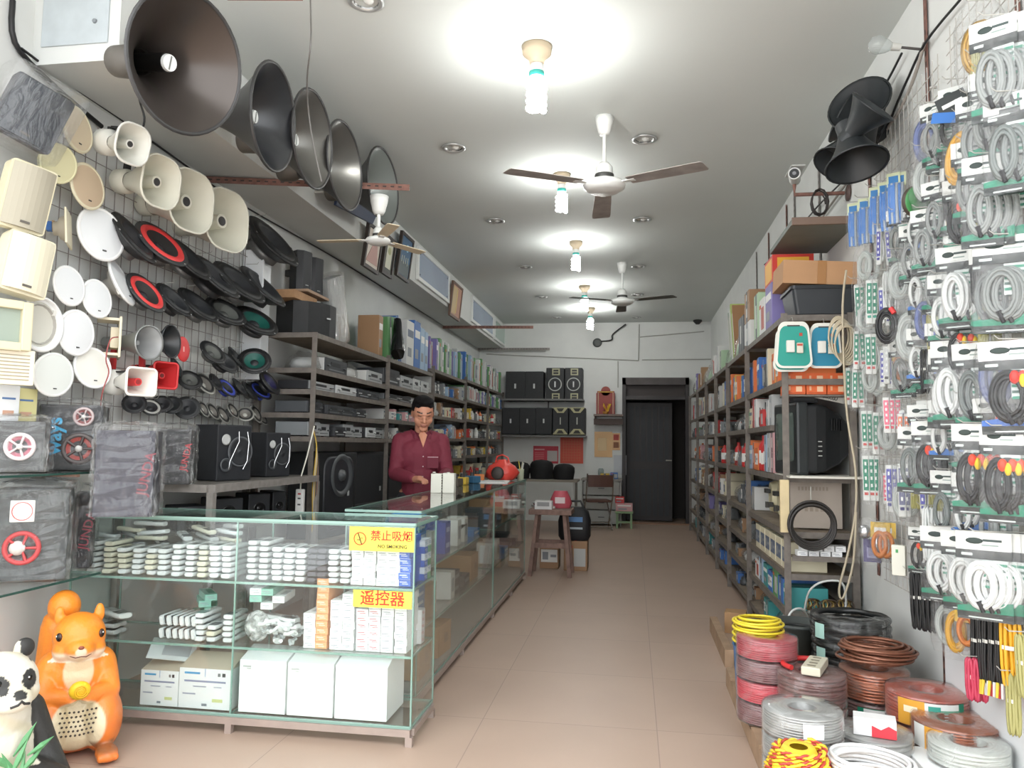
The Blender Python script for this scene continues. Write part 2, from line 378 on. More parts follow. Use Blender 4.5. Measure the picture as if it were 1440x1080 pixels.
for px, py, lb in ((638, 207, 'left row, nearest the shop front'), (906, 195, 'right row, nearest the shop front'), (697, 310, 'left row, second from the front'), (903, 308, 'right row, second from the front'), (738, 375, 'left row, third from the front'), (898, 374, 'right row, third, beside the far fan rod'), (761, 417, 'left row, fourth from the front'), (896, 414, 'right row, fourth from the front'), (782, 446, 'left row, last before the back wall'), (894, 446, 'right row, last before the back wall'), (515, 1, 'at the top edge of the photo')):
    p = onz(px, py, ZC)
    spawn(DN, 'ceiling_downlight', 'unlit round chrome downlight, '+lb, 'downlight', TR(p.x, p.y, ZC-.003), 'chrome downlights in the ceiling')
# ceiling fans
def fan(R, rod, bladem, bodym, M, label, angs, droop=.02):
    r = thing('ceiling_fan', label, 'fan', M)
    link('canopy', MB().lathe([(0, 0), (.06, 0), (.055, -.04), (.04, -.1), (.03, -.12), (0, -.12)], bodym, 20), r)
    link('rod', MB().cyl((0, 0, -.1), (0, 0, -rod), .012, .012, bodym, 10), r)
    z = -rod
    mt = link('motor', MB().lathe([(0, .1), (.03, .1), (.055, .07), (.06, .0), (.062, -.02), (.13, -.035), (.14, -.05), (.138, -.07), (.1, -.095), (0, -.1)], bodym, 28, TR(0, 0, z, s=R/.7)), r)
    link('band', MB().lathe([(.0615, .02), (.064, .018), (.064, -.005), (.0615, -.008)], '3c3c3a', 24, TR(0, 0, z, s=R/.7)), mt)
    for a in angs:
        A = Matrix.Rotation(radians(a), 4, 'Z') @ Matrix.Translation((0, 0, z-.05*R/.7)) @ Matrix.Rotation(droop, 4, 'Y')
        b = MB(); w = .065*R/.7
        sec = [[(x, -w*k, w*.07*k), (x, w*k, -w*.07*k), (x, w*k, -w*.07*k+.004), (x, -w*k, w*.07*k+.004)] for x, k in ((R*.26, .85), (R*.5, .95), (R*.9, 1.05), (R*.985, 1.0), (R, .8))]
        b.loft(sec, bladem, A, False, True)
        bl = link('blade', b, r)
        link('blade_arm', MB().box((R*.2, 0, 0), (R*.24, .035, .006), bodym, A), bl)
FW_ = mat('fan_white', 'e4e6e3', .4); FB = mat('fan_blade_dusty', 'a39d98', .6, noise=.25, scale=9)
p = onz(850, 165, ZC); fan(.68, .40, FB, FW_, TR(p.x, p.y, ZC), 'white ceiling fan with grey dusty blades, nearer of the two', (94, 212, 333))
p = onz(875, 370, ZC); fan(.66, .40, mat('fan_blade_dark', '6a6a66', .6), FW_, TR(p.x, p.y, ZC), 'white ceiling fan with dark blades, farther one', (92, 211, 332))
p = onz(533, 262, 2.92)
fan(.40, .26, mat('fan_cream', 'd8cbb0', .55, noise=.1), FW_, TR(-1.62, 4.66, 2.87, 0, 0, 0), 'small cream fan hanging from the rusty steel bar', (182, 60, 302), .01)
# rusty slotted steel bars under the beam
RU = mat('rusty_steel', '7d5a50', .8, noise=.35, scale=30); GS = mat('grey_steel', '8a8580', .6, noise=.2, scale=25)
def slotted(name, p0, p1, label, cat, m=RU, w=.04, up=Z, group=None):
    p0 = Vector(p0); p1 = Vector(p1); d_ = p1-p0; L = d_.length; x = d_.normalized(); z = Vector(up); z = (z-x*z.dot(x)).normalized(); y = z.cross(x)
    Mx = Matrix(((x.x, y.x, z.x, p0.x), (x.y, y.y, z.y, p0.y), (x.z, y.z, z.z, p0.z), (0, 0, 0, 1)))
    b = MB().box((L/2, .0015, 0), (L, .003, w), m).box((L/2, w/2, w/2), (L, w, .003), m)
    n = int(L/.05)
    for i in range(min(n, 60)): b.box((.03+i*(L-.04)/max(1, n), -.0008, .002), (.022, .001, .008), '2b2422')
    return one(name, b, label, cat, Mx, group)
slotted('steel_bar', (-2.66, 4.36, 2.92), (-1.42, 4.66, 2.92), 'rusty slotted steel bar under the horns, holding the small fan', 'bar', group='steel bars under the beam')
slotted('steel_bar', (-1.50, 2.55, 2.945), (-1.22, 2.59, 2.945), 'rusty slotted steel bar at the top edge above the biggest horn', 'bar', group='steel bars under the beam')
slotted('steel_bar', (-2.66, 10.5, 2.93), (-1.38, 10.6, 2.93), 'brown steel bar across the beam at the far left rack', 'bar', group='steel bars under the beam')
slotted('steel_bar', (-2.66, 13.0, 2.93), (-1.41, 13.05, 2.93), 'grey steel bar under the beam next to the back wall', 'bar', GS, group='steel bars under the beam')
# cables
def cable(pts, r, m, label, name='cable', cat='cable', sm=4, group=None):
    out = []
    P_ = [Vector(p) for p in pts]
    for i in range(len(P_)-1):
        a, b, c, e = P_[max(i-1, 0)], P_[i], P_[i+1], P_[min(i+2, len(P_)-1)]
        for k in range(sm):
            t = k/sm; out.append(.5*((2*b)+(-a+c)*t+(2*a-5*b+4*c-e)*t*t+(-a+3*b-3*c+e)*t**3))
    out.append(P_[-1])
    return one(name, MB().tube(out, r, m, 6), label, cat, None, group)
BK = mat('black_rubber', '1b1b1c', .5)
XW = XL+.02
cable([onx(18, 0, XW), onx(21, 60, XW), onx(70, 115, XW), onx(143, 178, XW)], .012, BK, 'thick black cable running down the left wall corner')
cable([onx(30, 68, XW+.01), onx(100, 120, XW+.01), onx(180, 175, XW), onx(260, 232, XW), onx(340, 288, XW), onx(470, 362, XW), onx(560, 418, XW), onx(640, 468, XW), onx(690, 500, XW)], .006, BK, 'thin black cable along the joint of wall and beam')
cable([(-1.35, 2.9, ZC), onz(437, 20, 3.3), ony(437, 60, 3.0), ony(432, 110, 3.2), ony(433, 150, 3.4), ony(440, 200, 3.45), ony(452, 255, 3.5)], .004, mat('grey_wire', '6d6b68', .6), 'thin grey wire hanging from the ceiling in front of the horns')
cable([onx(195, 120, -2.2), onx(196, 140, -2.3), onx(203, 165, -2.3), onx(200, 184, -2.3)], .005, BK, 'short black lead between the biggest horn and white horn')
cable([ony(880, 456, 13.1), ony(862, 470, 13.15), ony(860, 478, 13.15), ony(845, 480, 13.15)], .012, BK, 'curled black lead high on the back wall')
one('wall_sounder', MB().lathe([(0, .03), (.05, .03), (.075, .02), (.08, 0), (0, 0)], mat('sounder', '4d504e', .5), 20), 'small round grey sounder high on the back wall', 'sounder', mat_n(ony(840, 482, 13.19), (0, -1, 0)))
one('ceiling_rose', MB().lathe([(0, 0), (.07, 0), (.075, -.02), (.03, -.07), (0, -.07)], BK, 18), 'black ceiling rose at the right of the back wall', 'ceiling rose', TR(*onz(981, 450, ZC)[:2], ZC-.002))
for a, b, lb in (((684, 498), (898, 507), 'left half of the conduit line'), ((900, 474), (990, 466), 'upper right line near the ceiling rose'), ((903, 506), (1010, 505), 'right half of the conduit line'), ((899, 456), (898, 507), 'vertical drop above the doorway'), ((869, 508), (869, 545), 'drop beside the shrine shelf')):
    one('conduit', MB().tube([ony(*a, YB-.012), ony(*b, YB-.012)], .009, mat('conduit', 'a8a8a2', .6), 6), 'thin grey conduit on the back wall, '+lb, 'conduit', None, 'conduits on the back wall')
# ================================================================ horns
def bell(R, L, rt, mo, mi, n=40):
    """Thin flared shell opening along +Z, mouth plane at z=0."""
    pr = []; K = 14
    f = lambda t: rt+(R-rt)*(t**1.9*.55+t*.45)
    for i in range(K+1): t = 1-i/K; pr.append((f(t)-.006, -L*(1-t)))
    outer = [(f(i/K)+.002, -L*(1-i/K)) for i in range(K+1)]
    b = MB().lathe(pr, mi, n); b.lathe(outer, mo, n)
    return b
def horn_round(R, L, shell, inner, plug='d9dcda'):
    b = bell(R, L, R*.2, shell, inner)
    rim = MB().lathe([(R-.008, 0), (R-.006, .006), (R+.004, .008), (R+.008, 0), (R+.002, -.008)], shell, 40)
    tube = MB().cyl((0, 0, -L), (0, 0, -.14*L/.38), R*.13, R*.14, mat('horn_tube', '161514', .35), 20)
    cap = MB().cyl((0, 0, -.14*L/.38), (0, 0, -.13*L/.38+.004), R*.13, R*.12, mat(plug, None, .3), 20).box((0, 0, -.13*L/.38+.006), (R*.02, R*.2, .002), '70736f')
    drv = MB().lathe([(0, -L-.13), (.055, -L-.13), (.062, -L-.12), (.066, -L-.04), (.05, -L), (R*.2, -L+.03)], mat('horn_driver', '5c5852', .5, .2), 24)
    br = MB().tube([(R*.70, 0, -L*.35), (R*.66, 0, -L*.5), (.12, 0, -L-.05), (0, 0, -L-.1)], .007, 'a7a6a0', 6)
    br.box((.085, 0, -L-.05), (.02, .03, .09), 'a7a6a0')
    return [('bell', b.mesh()), ('rim', rim.mesh()), ('phase_tube', tube.mesh(), [('cap', cap.mesh(), [], 'pale slotted cap')]), ('driver', drv.mesh()), ('bracket', br.mesh())]
HM = mat('horn_bronze', '4d4743', .3, .55, noise=.1, scale=3, spec=.6); HB = mat('horn_black', '35373a', .28, .3, spec=.6); HO = mat('horn_outer', '3a3a3a', .4, .2)
HG = mat('horn_grey', '6b6a66', .28, .6)
for (px, py), (w, h), ang, ins, lb in (((263, 89), (146, 190), 80, HM, 'largest black loudspeaker horn with bronze inside, nearest the shop front'),
        ((385, 165), (58, 146), 84, HB, 'black loudspeaker horn, second from the shop front, half behind the largest'),
        ((440, 196), (52, 134), 82, HG, 'grey-lined loudspeaker horn, third from the front, behind the hanging wire'),
        ((485, 233), (44, 122), 80, HG, 'dark loudspeaker horn, fourth from the front, above the steel bar'),
        ((539, 262), (40, 108), 80, mat('horn_pale', '7f8582', .35, .3), 'last loudspeaker horn in the row, right above the small cream fan')):
    p = onx(px, py, -1.7); R = h/2*mpp(p); n = facing(p, w/h, ang)
    if px > 520: p = onx(px, py, -1.72)
    r = spawn(horn_round(R, R*1.12, HO, ins), 'horn_speaker', lb, 'horn speaker', mat_n(p, n), 'big horns along the beam')
    if p.y > 3: Mi = r.matrix_basis.inverted(); q = p-n*(R*1.12+.06); link('hanger', MB().tube([Mi @ q, Mi @ Vector((q.x, q.y, BZ-.003)) if q.x < BX else Mi @ Vector((BX+.003, q.y, max(q.z, BZ+.06)))], .01, 'a7a6a0', 6), r)
WHT = mat('horn_white', 'e3e4dc', .45); IVO = mat('horn_ivory', 'd6d5c6', .45, noise=.05, scale=5)
def horn_sq(w, h, L, m, plugc='3c3c3c', tubec=None, rr=.38):
    secs = []; K = 8
    for i in range(K+1):
        t = i/K; k = .34+.66*(1-t)**1.5*.6+.66*(1-t)*.4
        secs.append([Vector(q) for q in rrect(w*k, h*k, rr*w*k*(1 if t < .7 else 1.25), -L*t, 6)])
    b = MB().loft(secs, m)
    inn = [[Vector((q[0]*.965, q[1]*.965, q[2])) for q in s] for s in secs]
    b.loft(inn[::-1], m); b.add(inn[-1], [tuple(range(len(inn[-1])))], m)
    rim = MB(); o = [Vector(q) for q in rrect(w*1.0, h*1.0, rr*w, 0, 6)]; rim.tube(o, .0065, m, 6, closed=True)
    tb = MB().cyl((0, 0, -L), (0, 0, -L*.14), w*.15, w*.125, tubec or m, 18)
    cap = MB().cyl((0, 0, -L*.14), (0, 0, -L*.13), w*.085, w*.08, plugc, 16)
    drv = MB().lathe([(0, -L-.09), (.045, -L-.09), (.062, -L-.07), (.062, -L-.01), (w*.2, -L+.005)], m, 24)
    br = MB().box((0, h*.40, -L*.85), (.03, .008, L*.5), '2b2b2b').box((0, h*.25, -L-.03), (.03, h*.3, .02), '2b2b2b')
    return [('bell', b.mesh()), ('rim', rim.mesh()), ('phase_tube', tb.mesh(), [('cap', cap.mesh(), [], 'dark round cap')]), ('driver', drv.mesh()), ('bracket', br.mesh())]
for (px, py), (w, h), ang, m, lb in (((187, 203), (47, 55), 84, WHT, 'white squarish horn speaker nearest the shop front, highest on the left wall'),
        ((227, 256), (54, 72), 82, IVO, 'ivory horn speaker, second from the front, with black bracket above'),
        ((270, 283), (62, 86), 78, IVO, 'ivory horn speaker, third from the front, tilted downward'),
        ((320, 310), (60, 86), 76, IVO, 'ivory horn speaker, last of the four above the red woofer')):
    p = onx(px, py, -2.3); W_ = h*mpp(p)
    spawn(horn_sq(W_*.92, W_, W_*.85, m), 'square_horn', lb, 'horn speaker', mat_n(p, facing(p, w/h*.97, ang)), 'white horns on the left wall')
# ================================================================ wire grids
def grid(y0, y1, z0, z1, X, dy=.075, dz=.1, m=mat('grid_wire', '8a8380', .5)):
    b = MB(); n = int((y1-y0)/dy); k = int((z1-z0)/dz)
    for i in range(n+1): b.box((X, y0+i*dy, (z0+z1)/2), (.0032, .0032, z1-z0), m)
    for i in range(k+1): b.box((X+.004, (y0+y1)/2, z0+i*dz), (.0032, y1-y0, .0032), m)
    for sy in (y0+.1, y1-.1):
        for sz in (z0+.1, z1-.1): b.box(((X+XL if X < 0 else X+XR)/2, sy, sz), (abs(XL-X)-.003 if X < 0 else abs(XR-X)-.003, .008, .008), m)
    return b
one('wire_grid', grid(3.05, 5.08, 1.25, 2.83, XL+.035), 'wire grid panel on the left wall carrying the round speakers', 'wire grid')
def hooks(lst, X, sgn=1):
    b = MB()
    for y, z in lst: b.tube([(X, y, z-.02), (X, y, z+.01), (X+.03*sgn, y, z), (X+.07*sgn, y, z-.015), (X+.085*sgn, y, z+.01)], .0018, 'b5b5b0', 4)
    return b
# ================================================================ drivers on the left wall
def driver_spec(rim, sur, cone, cap, mag, key, basket='2a2a2b', depth=.5):
    if key in CACHE: return CACHE[key]
    fr = MB().lathe([(.80, 0), (.98, 0), (1.0, -.02), (1.0, -.06), (.9, -.08), (.62, -.34), (.5, -.36)], rim, 30)
    for i in range(6):
        a = i*pi/3; fr.box((.95*cos(a), .95*sin(a), .004), (.05, .05, .02), 'a0a0a0' if i % 2 else rim)
    su = MB().lathe([(.83, .002), (.76, .06), (.66, .05), (.60, -.01)], sur, 30)
    co = MB().lathe([(.61, -.01), (.45, -.1), (.22, -.22)], cone, 26)
    dc = MB().lathe([(.24, -.21), (.16, -.15), (.08, -.12), (0, -.11)], cap, 20)
    mg = MB().lathe([(0, -.36-depth*.5), (.48, -.36-depth*.5), (.52, -.34-depth*.5), (.52, -.38), (.48, -.36), (0, -.36)], mag, 26)
    mg.box((.45, 0, -.3), (.12, .3, .05), 'b9b9b4')
    CACHE[key] = [('basket', fr.mesh()), ('surround', su.mesh()), ('cone', co.mesh(), [('dust_cap', dc.mesh())]), ('magnet', mg.mesh())]
    return CACHE[key]
DB = mat('driver_black', '232425', .45); DC = mat('driver_cone', '2b2d30', .5); DG = mat('magnet_grey', '6c6d6c', .4, .4); DM = mat('magnet_dark', '333334', .45)
RED = mat('surround_red', 'd8403f', .55); BLU = mat('surround_blue', '4050b4', .5); GRN = mat('cone_green', '1f5f55', .5); PUR = mat('cone_purple', '2c2a52', .5)
SPEC_D = {
 'black': driver_spec(DB, DB, DC, DB, DG, 'd_black'),
 'blackd': driver_spec(DB, mat('surround_charcoal', '303234', .5), DC, DC, DM, 'd_blackd'),
 'red': driver_spec(mat('driver_charcoal', '37393a', .5), RED, mat('cone_dark', '2e2d2c', .6), DC, DG, 'd_red'),
 'grey': driver_spec(DB, DB, mat('cone_grey', '5d605c', .6), mat('cap_grey', '4b4d4b', .5), DG, 'd_grey'),
 'green': driver_spec(DB, DB, GRN, DC, DM, 'd_green'),
 'blue': driver_spec(DB, BLU, DC, DB, mat('magnet_blue', '3b49a8', .5), 'd_blue'),
 'purple': driver_spec(DB, DB, PUR, mat('cap_shine', '58607a', .2), DM, 'd_purple'),
 'silver': driver_spec(mat('frame_silver', '9b9b94', .4, .4), DB, mat('cone_paper', '75726c', .6), 'b8b8b0', DG, 'd_silver'),
 'ring': driver_spec(DB, mat('ring_white', 'b9bab4', .4), DC, DC, DM, 'd_ring'),
}
DRV = [ # px, py, long axis px, ratio, angle, kind, label
 (190, 334, 86, .24, 48, 'black', 'black woofer seen edge-on beside the big white ceiling speaker'),
 (229, 342, 84, .38, 37, 'red', 'large woofer with bright red surround, upper row of the left wall'),
 (268, 364, 76, .28, 42, 'black', 'black woofer with chrome magnet just right of the large red one'),
 (305, 388, 84, .24, 40, 'blackd', 'black woofer in the middle of the upper woofer row'),
 (338, 396, 86, .27, 36, 'black', 'black woofer, second from last in the upper woofer row'),
 (371, 402, 80, .2, 40, 'blackd', 'black woofer with open basket at the end of the upper row'),
 (386, 338, 92, .24, 42, 'black', 'biggest black woofer under the beam beside the white cabinet'),
 (207, 411, 68, .42, 45, 'red', 'small woofer with orange-red surround below the large red one'),
 (246, 421, 62, .3, 42, 'blackd', 'black woofer next after the small red one'),
 (280, 428, 68, .3, 38, 'black', 'black woofer with silver magnet in the middle of the second row'),
 (318, 437, 62, .42, 28, 'grey', 'grey-coned woofer left of the large green-coned one'),
 (361, 450, 66, .42, 27, 'green', 'large dark woofer with green cone at the end of the second row'),
 (300, 495, 42, .5, 40, 'grey', 'oval grey-coned speaker right of the small red horn'),
 (316, 507, 46, .42, 40, 'blackd', 'black oval speaker overlapping the grey-coned one'),
 (333, 502, 36, .2, 52, 'black', 'thin black speaker seen edge-on left of the green one'),
 (358, 507, 46, .78, 0, 'green', 'round black speaker with bright green cone facing the room'),
 (249, 516, 30, .3, 60, 'blackd', 'small black driver half behind the red box horn'),
 (267, 534, 36, .68, 20, 'grey', 'round black and grey driver right of the red box horn'),
 (289, 539, 38, .45, 48, 'silver', 'silver-rimmed oval driver in the fourth row'),
 (304, 537, 28, .4, 55, 'black', 'small black driver left of the blue one'),
 (320, 545, 34, .4, 45, 'blue', 'small driver with blue surround, left one of two blue'),
 (338, 544, 32, .22, 50, 'blackd', 'thin black driver between the two blue ones'),
 (352, 549, 34, .2, 50, 'black', 'thin black driver just left of the right blue one'),
 (367, 549, 36, .4, 35, 'blue', 'driver with blue surround nearest the metal rack'),
 (380, 537, 42, .34, 50, 'purple', 'driver with dark purple cone at the end of the fourth row'),
 (189, 567, 33, .85, 0, 'blackd', 'black driver first in the bottom row, below the white megaphone'),
 (212, 572, 31, .72, 20, 'ring', 'driver with pale grey ring in the bottom row'),
 (227, 568, 30, .8, 0, 'blackd', 'black driver right of the pale ring one'),
 (241, 569, 31, .8, 0, 'black', 'black driver in the middle of the bottom row'),
 (263, 573, 36, .9, 0, 'blackd', 'black driver last of the dark ones in the bottom row'),
 (345, 582, 25, .8, 10, 'silver', 'round grey tweeter near the end of the bottom row'),
]
hk = []
DN = {'black': 'black', 'blackd': 'charcoal', 'red': 'red', 'grey': 'grey-coned', 'green': 'green-coned', 'blue': 'blue', 'purple': 'purple', 'silver': 'silver', 'ring': 'pale-ringed'}
for px, py, L_, ra, an, kd, lb in DRV:
    X = -2.47 if L_ > 41 else -2.56
    p = onx(px, py, X); R = L_/2*mpp(p); n = facing(p, ra, an)
    spawn(SPEC_D[kd], 'woofer', lb, 'speaker', mat_n(p, n, R), 'speakers hung on the wire grid')
    q = onx(px-L_*.3, py-L_*.38, XL+.04); hk.append((q.y, q.z))
for y, z in hk: hook(y, z, .09, XL+.037, 1, 'small wire hook on the left grid above a woofer', 'hooks on the left wire grid')
for i, (px, py, L_, an) in enumerate(((287, 575, 26, 60), (300, 578, 28, 55), (314, 583, 30, 55), (328, 577, 26, 55), (361, 582, 28, 62), (369, 588, 24, 50))):
    p = onx(px, py, -2.58); R = L_/2*mpp(p)
    spawn(SPEC_D['silver'], 'tweeter', 'small brownish tweeter hung edge-on, %s of the six after the black drivers' % ORD[i], 'speaker', mat_n(p, facing(p, .38, an), R), 'small tweeters at the end of the bottom row')
# ceiling speakers (round, pale)
def ceil_spk(rimc, grc, key, deep=0.0, logo=True, drum=False):
    if key in CACHE: return CACHE[key]
    ri = MB().lathe([(.86, .0-deep), (.9, .03), (.98, .02), (1, -.02), (1, -.06), (.9, -.08), (.85, -.1), (.8, -.5 if drum else -.15)], rimc, 36)
    gr = MB().lathe([(.89, .012-deep), (.6, .045-deep*1.6), (.3, .06-deep*2), (0, .065-deep*2)], grc, 30)
    pr = [('rim', ri.mesh()), ('grille', gr.mesh())]
    if logo: pr[1] = ('grille', gr.mesh(), [('badge', MB().box((.05, -.62, .055-deep*1.2), (.16, .05, .02), '3a3a3a').mesh(), [], 'tiny dark badge')])
    bk = MB().lathe([(.72, -.08), (.6, -.3), (.35, -.42), (.35, -.6), (0, -.6)], 'a9a7a0', 18).box((.6, .5, -.12), (.12, .2, .1), 'e0e0da').box((-.6, -.5, -.12), (.12, .2, .1), 'e0e0da')
    pr.append(('basket', bk.mesh())); CACHE[key] = pr; return pr
cW = mat('plastic_white', 'eceeed', .45); cC = mat('grille_cream', 'd9cbb0', .6); cCr = mat('rim_cream', 'e3dcc0', .5); cT = mat('grille_tan', 'cdb89c', .6); cY = mat('rim_yellowed', 'e3dfb6', .5); cG = mat('grille_grey', 'ccccc2', .6)
gW = mat('grille_white', 'e4e8ea', .55)
for px, py, w, h, an, rc, gc, key, dp, dr, lb in (
 (110, 182, 34, 66, 72, cCr, cC, 'cs_cream', 0, 0, 'tan-faced round ceiling speaker right under the black wrapped speaker'),
 (83, 230, 46, 56, 80, cY, mat('grille_yellowed', 'dedab0', .6), 'cs_yellow', 0, 1, 'yellowed round drum speaker behind the black wrapped speaker'),
 (124, 262, 40, 66, 72, cCr, cT, 'cs_tan', 0, 0, 'round ceiling speaker with brownish tan grille'),
 (143, 329, 55, 78, 66, cW, gW, 'cs_white', 0, 0, 'largest white ceiling speaker, left of the edge-on black woofer'),
 (98, 402, 38, 58, 74, cW, gW, 'cs_white', 0, 0, 'white ceiling speaker right of the lower cream wall box'),
 (137, 420, 36, 56, 74, cW, gW, 'cs_white', 0, 0, 'oval white ceiling speaker above the beige bracket'),
 (60, 456, 53, 79, 84, cW, cG, 'cs_deep', .14, 0, 'deep dish round speaker with greyish recessed grille'),
 (108, 468, 45, 66, 84, cW, gW, 'cs_white', 0, 0, 'white round speaker with dark badge beside the dish speaker'),
 (76, 527, 50, 63, 86, mat('rim_grey', 'dcdedb', .5), mat('grille_pale', 'd5dad6', .6), 'cs_pale', 0, 0, 'pale grey round speaker lowest in the left column'),
 (131, 517, 46, 60, 70, cW, mat('grille_bone', 'e0e0d8', .6), 'cs_bone', 0, 0, 'white round speaker with red wire across, left of the megaphones')):
    p = onx(px, py, -2.5); R = h/2*mpp(p)
    spawn(ceil_spk(rc, gc, key, dp, key != 'cs_deep', dr), 'ceiling_speaker', lb, 'speaker', mat_n(p, facing(p, w/h, an), R), 'round ceiling speakers on the left wall')
# edge-on ones
p = onx(172, 397, -2.5); spawn(ceil_spk(cW, gW, 'cs_white'), 'ceiling_speaker', 'white ceiling speaker seen edge-on with its frame, left of the small red woofer', 'speaker', mat_n(p, facing(p, .22, 62), 35*mpp(p)), 'round ceiling speakers on the left wall')
p = onx(96, 322, -2.5)
r = spawn([('flange', P('fl', lambda: MB().box((0, 0, 0), (2, 2, .12), cCr, None, .05))), ('transformer', P('tf', lambda: MB().box((0, .1, -.9), (.4, .5, .3), '3f6fb4').box((0, .1, -.7), (.5, .6, .12), 'a88b6c'))), ('basket', P('bk2', lambda: MB().lathe([(.8, -.05), (.6, -.4), (.4, -.5), (.4, -.72), (0, -.72)], 'cfc6b4', 20)))],
          'flush_speaker', 'square cream flush speaker seen from the side with blue transformer', 'speaker', mat_n(p, facing(p, .12, 84), 25*mpp(p)))
p = onx(168, 476, -2.5)
b = MB().box((0, 0, 0), (.012, .16, .20), 'ddd5bc', None, .004).box((-.05, 0, .085), (.1, .14, .012), 'ddd5bc').box((-.05, 0, -.085), (.1, .14, .012), 'ddd5bc').box((-.02, .02, 0), (.04, .1, .1), 'd5ccb2')
one('wall_bracket', b, 'beige plastic mounting frame seen edge-on left of the silver megaphone', 'bracket', TR(*p, radians(38)))
cable([onx(166, 474, -2.42), onx(155, 478, -2.42), onx(149, 505, -2.42), onx(153, 524, -2.42), onx(145, 548, -2.42), onx(142, 572, -2.45), onx(152, 584, -2.5)], .003, mat('red_wire', '9a4a48', .5), 'red and black wire pair hanging over the white round speaker')
# pale wall cabinets
def wall_cab(px, py, w, h, m, mf, rz, rx, label, ry=0.0, mesh_f=None, X=-2.45, d=.16):
    p = onx(px, py, X); k = mpp(p)
    r = thing('wall_speaker', label, 'speaker', TR(*p, rz) @ Matrix.Rotation(ry, 4, 'Y') @ Matrix.Rotation(rx, 4, 'X'), 'cream wall cabinets at the left edge')
    W_, H_ = w*k, h*k
    secs = []
    for y, kk in ((0, 1), (d*.5, .98), (d, .74)): secs.append([Vector((q[0], y, q[1])) for q in rrect(W_*kk, H_*kk, .015, 0, 3)])
    link('cabinet', MB().loft(secs, m, None, False, True), r)
    gr = MB(); n = 8
    prev = None; pts = []
    for i in range(n+1):
        t = i/n*2-1; pts.append((t*W_*.46, -.004-.022*(1-t*t)))
    for i in range(n):
        (x0, y0), (x1, y1) = pts[i], pts[i+1]
        gr.quad([(x0, y0, -H_*.46), (x1, y1, -H_*.46), (x1, y1, H_*.46), (x0, y0, H_*.46)], mf)
    gr.add([(x, y, s*H_*.46) for s in (-1, 1) for x, y in pts], [tuple(range(n+1)), tuple(range(n+1, 2*n+2))[::-1]], mf)
    g = link('grille', gr, r)
    link('badge', MB().box((0, -.028, -H_*.38), (.035, .003, .009), '55514a'), g)
    return r
cab = mat('cab_cream', 'cdc6a8', .5); cabg = mat('cab_grille', 'a19c8b', .6); 
wall_cab(40, 278, 60, 96, cab, cabg, radians(62), .1, 'cream wall speaker with greyish curved grille, upper left edge', .12)
wall_cab(40, 372, 62, 88, mat('cab_pale', 'd6d0b6', .5), mat('cab_pale_grille', 'cfcab4', .6), radians(66), -.05, 'pale cream wall speaker tilted left, below the curved one', .16)
t = wall_cab(48, 160, 78, 86, mat('cab_black', '2c3035', .5), mat('cab_black_grille', '33383e', .55), radians(60), .25, 'black wall speaker in clear plastic under the beam', .3)
link('plastic_wrap', MB().box((0, .05, 0), (.30, .26, .33), WRAP, None, .03), t)
p = onx(3, 456, -2.5)
r = thing('flush_speaker', 'square cream frame with grey-green window at the left edge', 'speaker', TR(*p, radians(62)))
f = MB()
for s in (-1, 1): f.box((s*.085, 0, 0), (.04, .04, .2), cab, None, .006); f.box((0, 0, s*.085), (.14, .04, .035), cab, None, .006)
link('frame', f, r); link('grille', MB().box((0, .008, 0), (.14, .01, .14), mat('window_green', '8f9c90', .4)), r)
link('label_plate', MB().box((-.05, 0, -.01), (.05, .004, .04), '6a7474'), r)
p = onx(14, 516, -2.5)
b = MB().box((0, 0, 0), (.17, .03, .145), mat('louver_cream', 'e0d9c4', .5), None, .006)
for i in range(8): b.box((0, -.017, -.05+i*.0142), (.13, .004, .004), '9a927e')
one('louvre_speaker', b, 'cream square speaker with slatted face above the printed boxes', 'speaker', TR(*p, radians(58)))
for a, b_, c, lb in (((-6, 540), (17, 600), 'e4e8ea', 'white'), ((19, 545), (42, 600), 'd6d098', 'yellow')):
    p0 = onx(*a, -2.6); p1 = onx(*b_, -2.6)
    one('printed_box', MB().box((0, 0, 0), (abs(p1.y-p0.y), .05, abs(p0.z-p1.z)), c, None, .003).box((0, -.026, .03), (abs(p1.y-p0.y)*.6, .001, .008), '5a7aa8').box((0, -.026, -.03), (abs(p1.y-p0.y)*.5, .001, .02), 'c9a08a'), lb+' printed box on the left wall behind the wrapped speakers', 'box', TR(-2.6, (p0.y+p1.y)/2, (p0.z+p1.z)/2, radians(80)))
# megaphones
def mega(rm, rt, L, shell, inner, grip, cap=None):
    b = bell(rm, L, rt, shell, inner, 28)
    rim = MB().lathe([(rm-.004, 0), (rm+.003, .004), (rm+.003, -.004)], shell, 28)
    tb = MB().cyl((0, 0, -L), (0, 0, -L-.13), rt, rt*.9, shell, 16).lathe([(rt*.9, -L-.13), (rt*1.5, -L-.2), (rt*1.4, -L-.21), (0, -L-.15)], shell, 16)
    ph = MB().cyl((0, 0, -L), (0, 0, -L*.45), rm*.16, rm*.14, inner if cap is None else cap, 14)
    gp = MB().box((0, -rt-.05, -L-.06), (.02, .1, .03), grip, None, .005)
    return [('bell', b.mesh()), ('rim', rim.mesh()), ('tube', tb.mesh()), ('phase_tube', ph.mesh()), ('grip', gp.mesh())]
MR = mat('megaphone_red', 'cf3a3c', .45)
p = onx(210, 482, -2.38); spawn(mega(24*mpp(p), .035, .17, mat('mega_silver', '9fa2a1', .3, .5), mat('mega_silver_in', 'b4b6b6', .3, .4), MR), 'megaphone', 'silver megaphone facing the room above the red box horn', 'megaphone', mat_n(p, facing(p, .72, 86)))
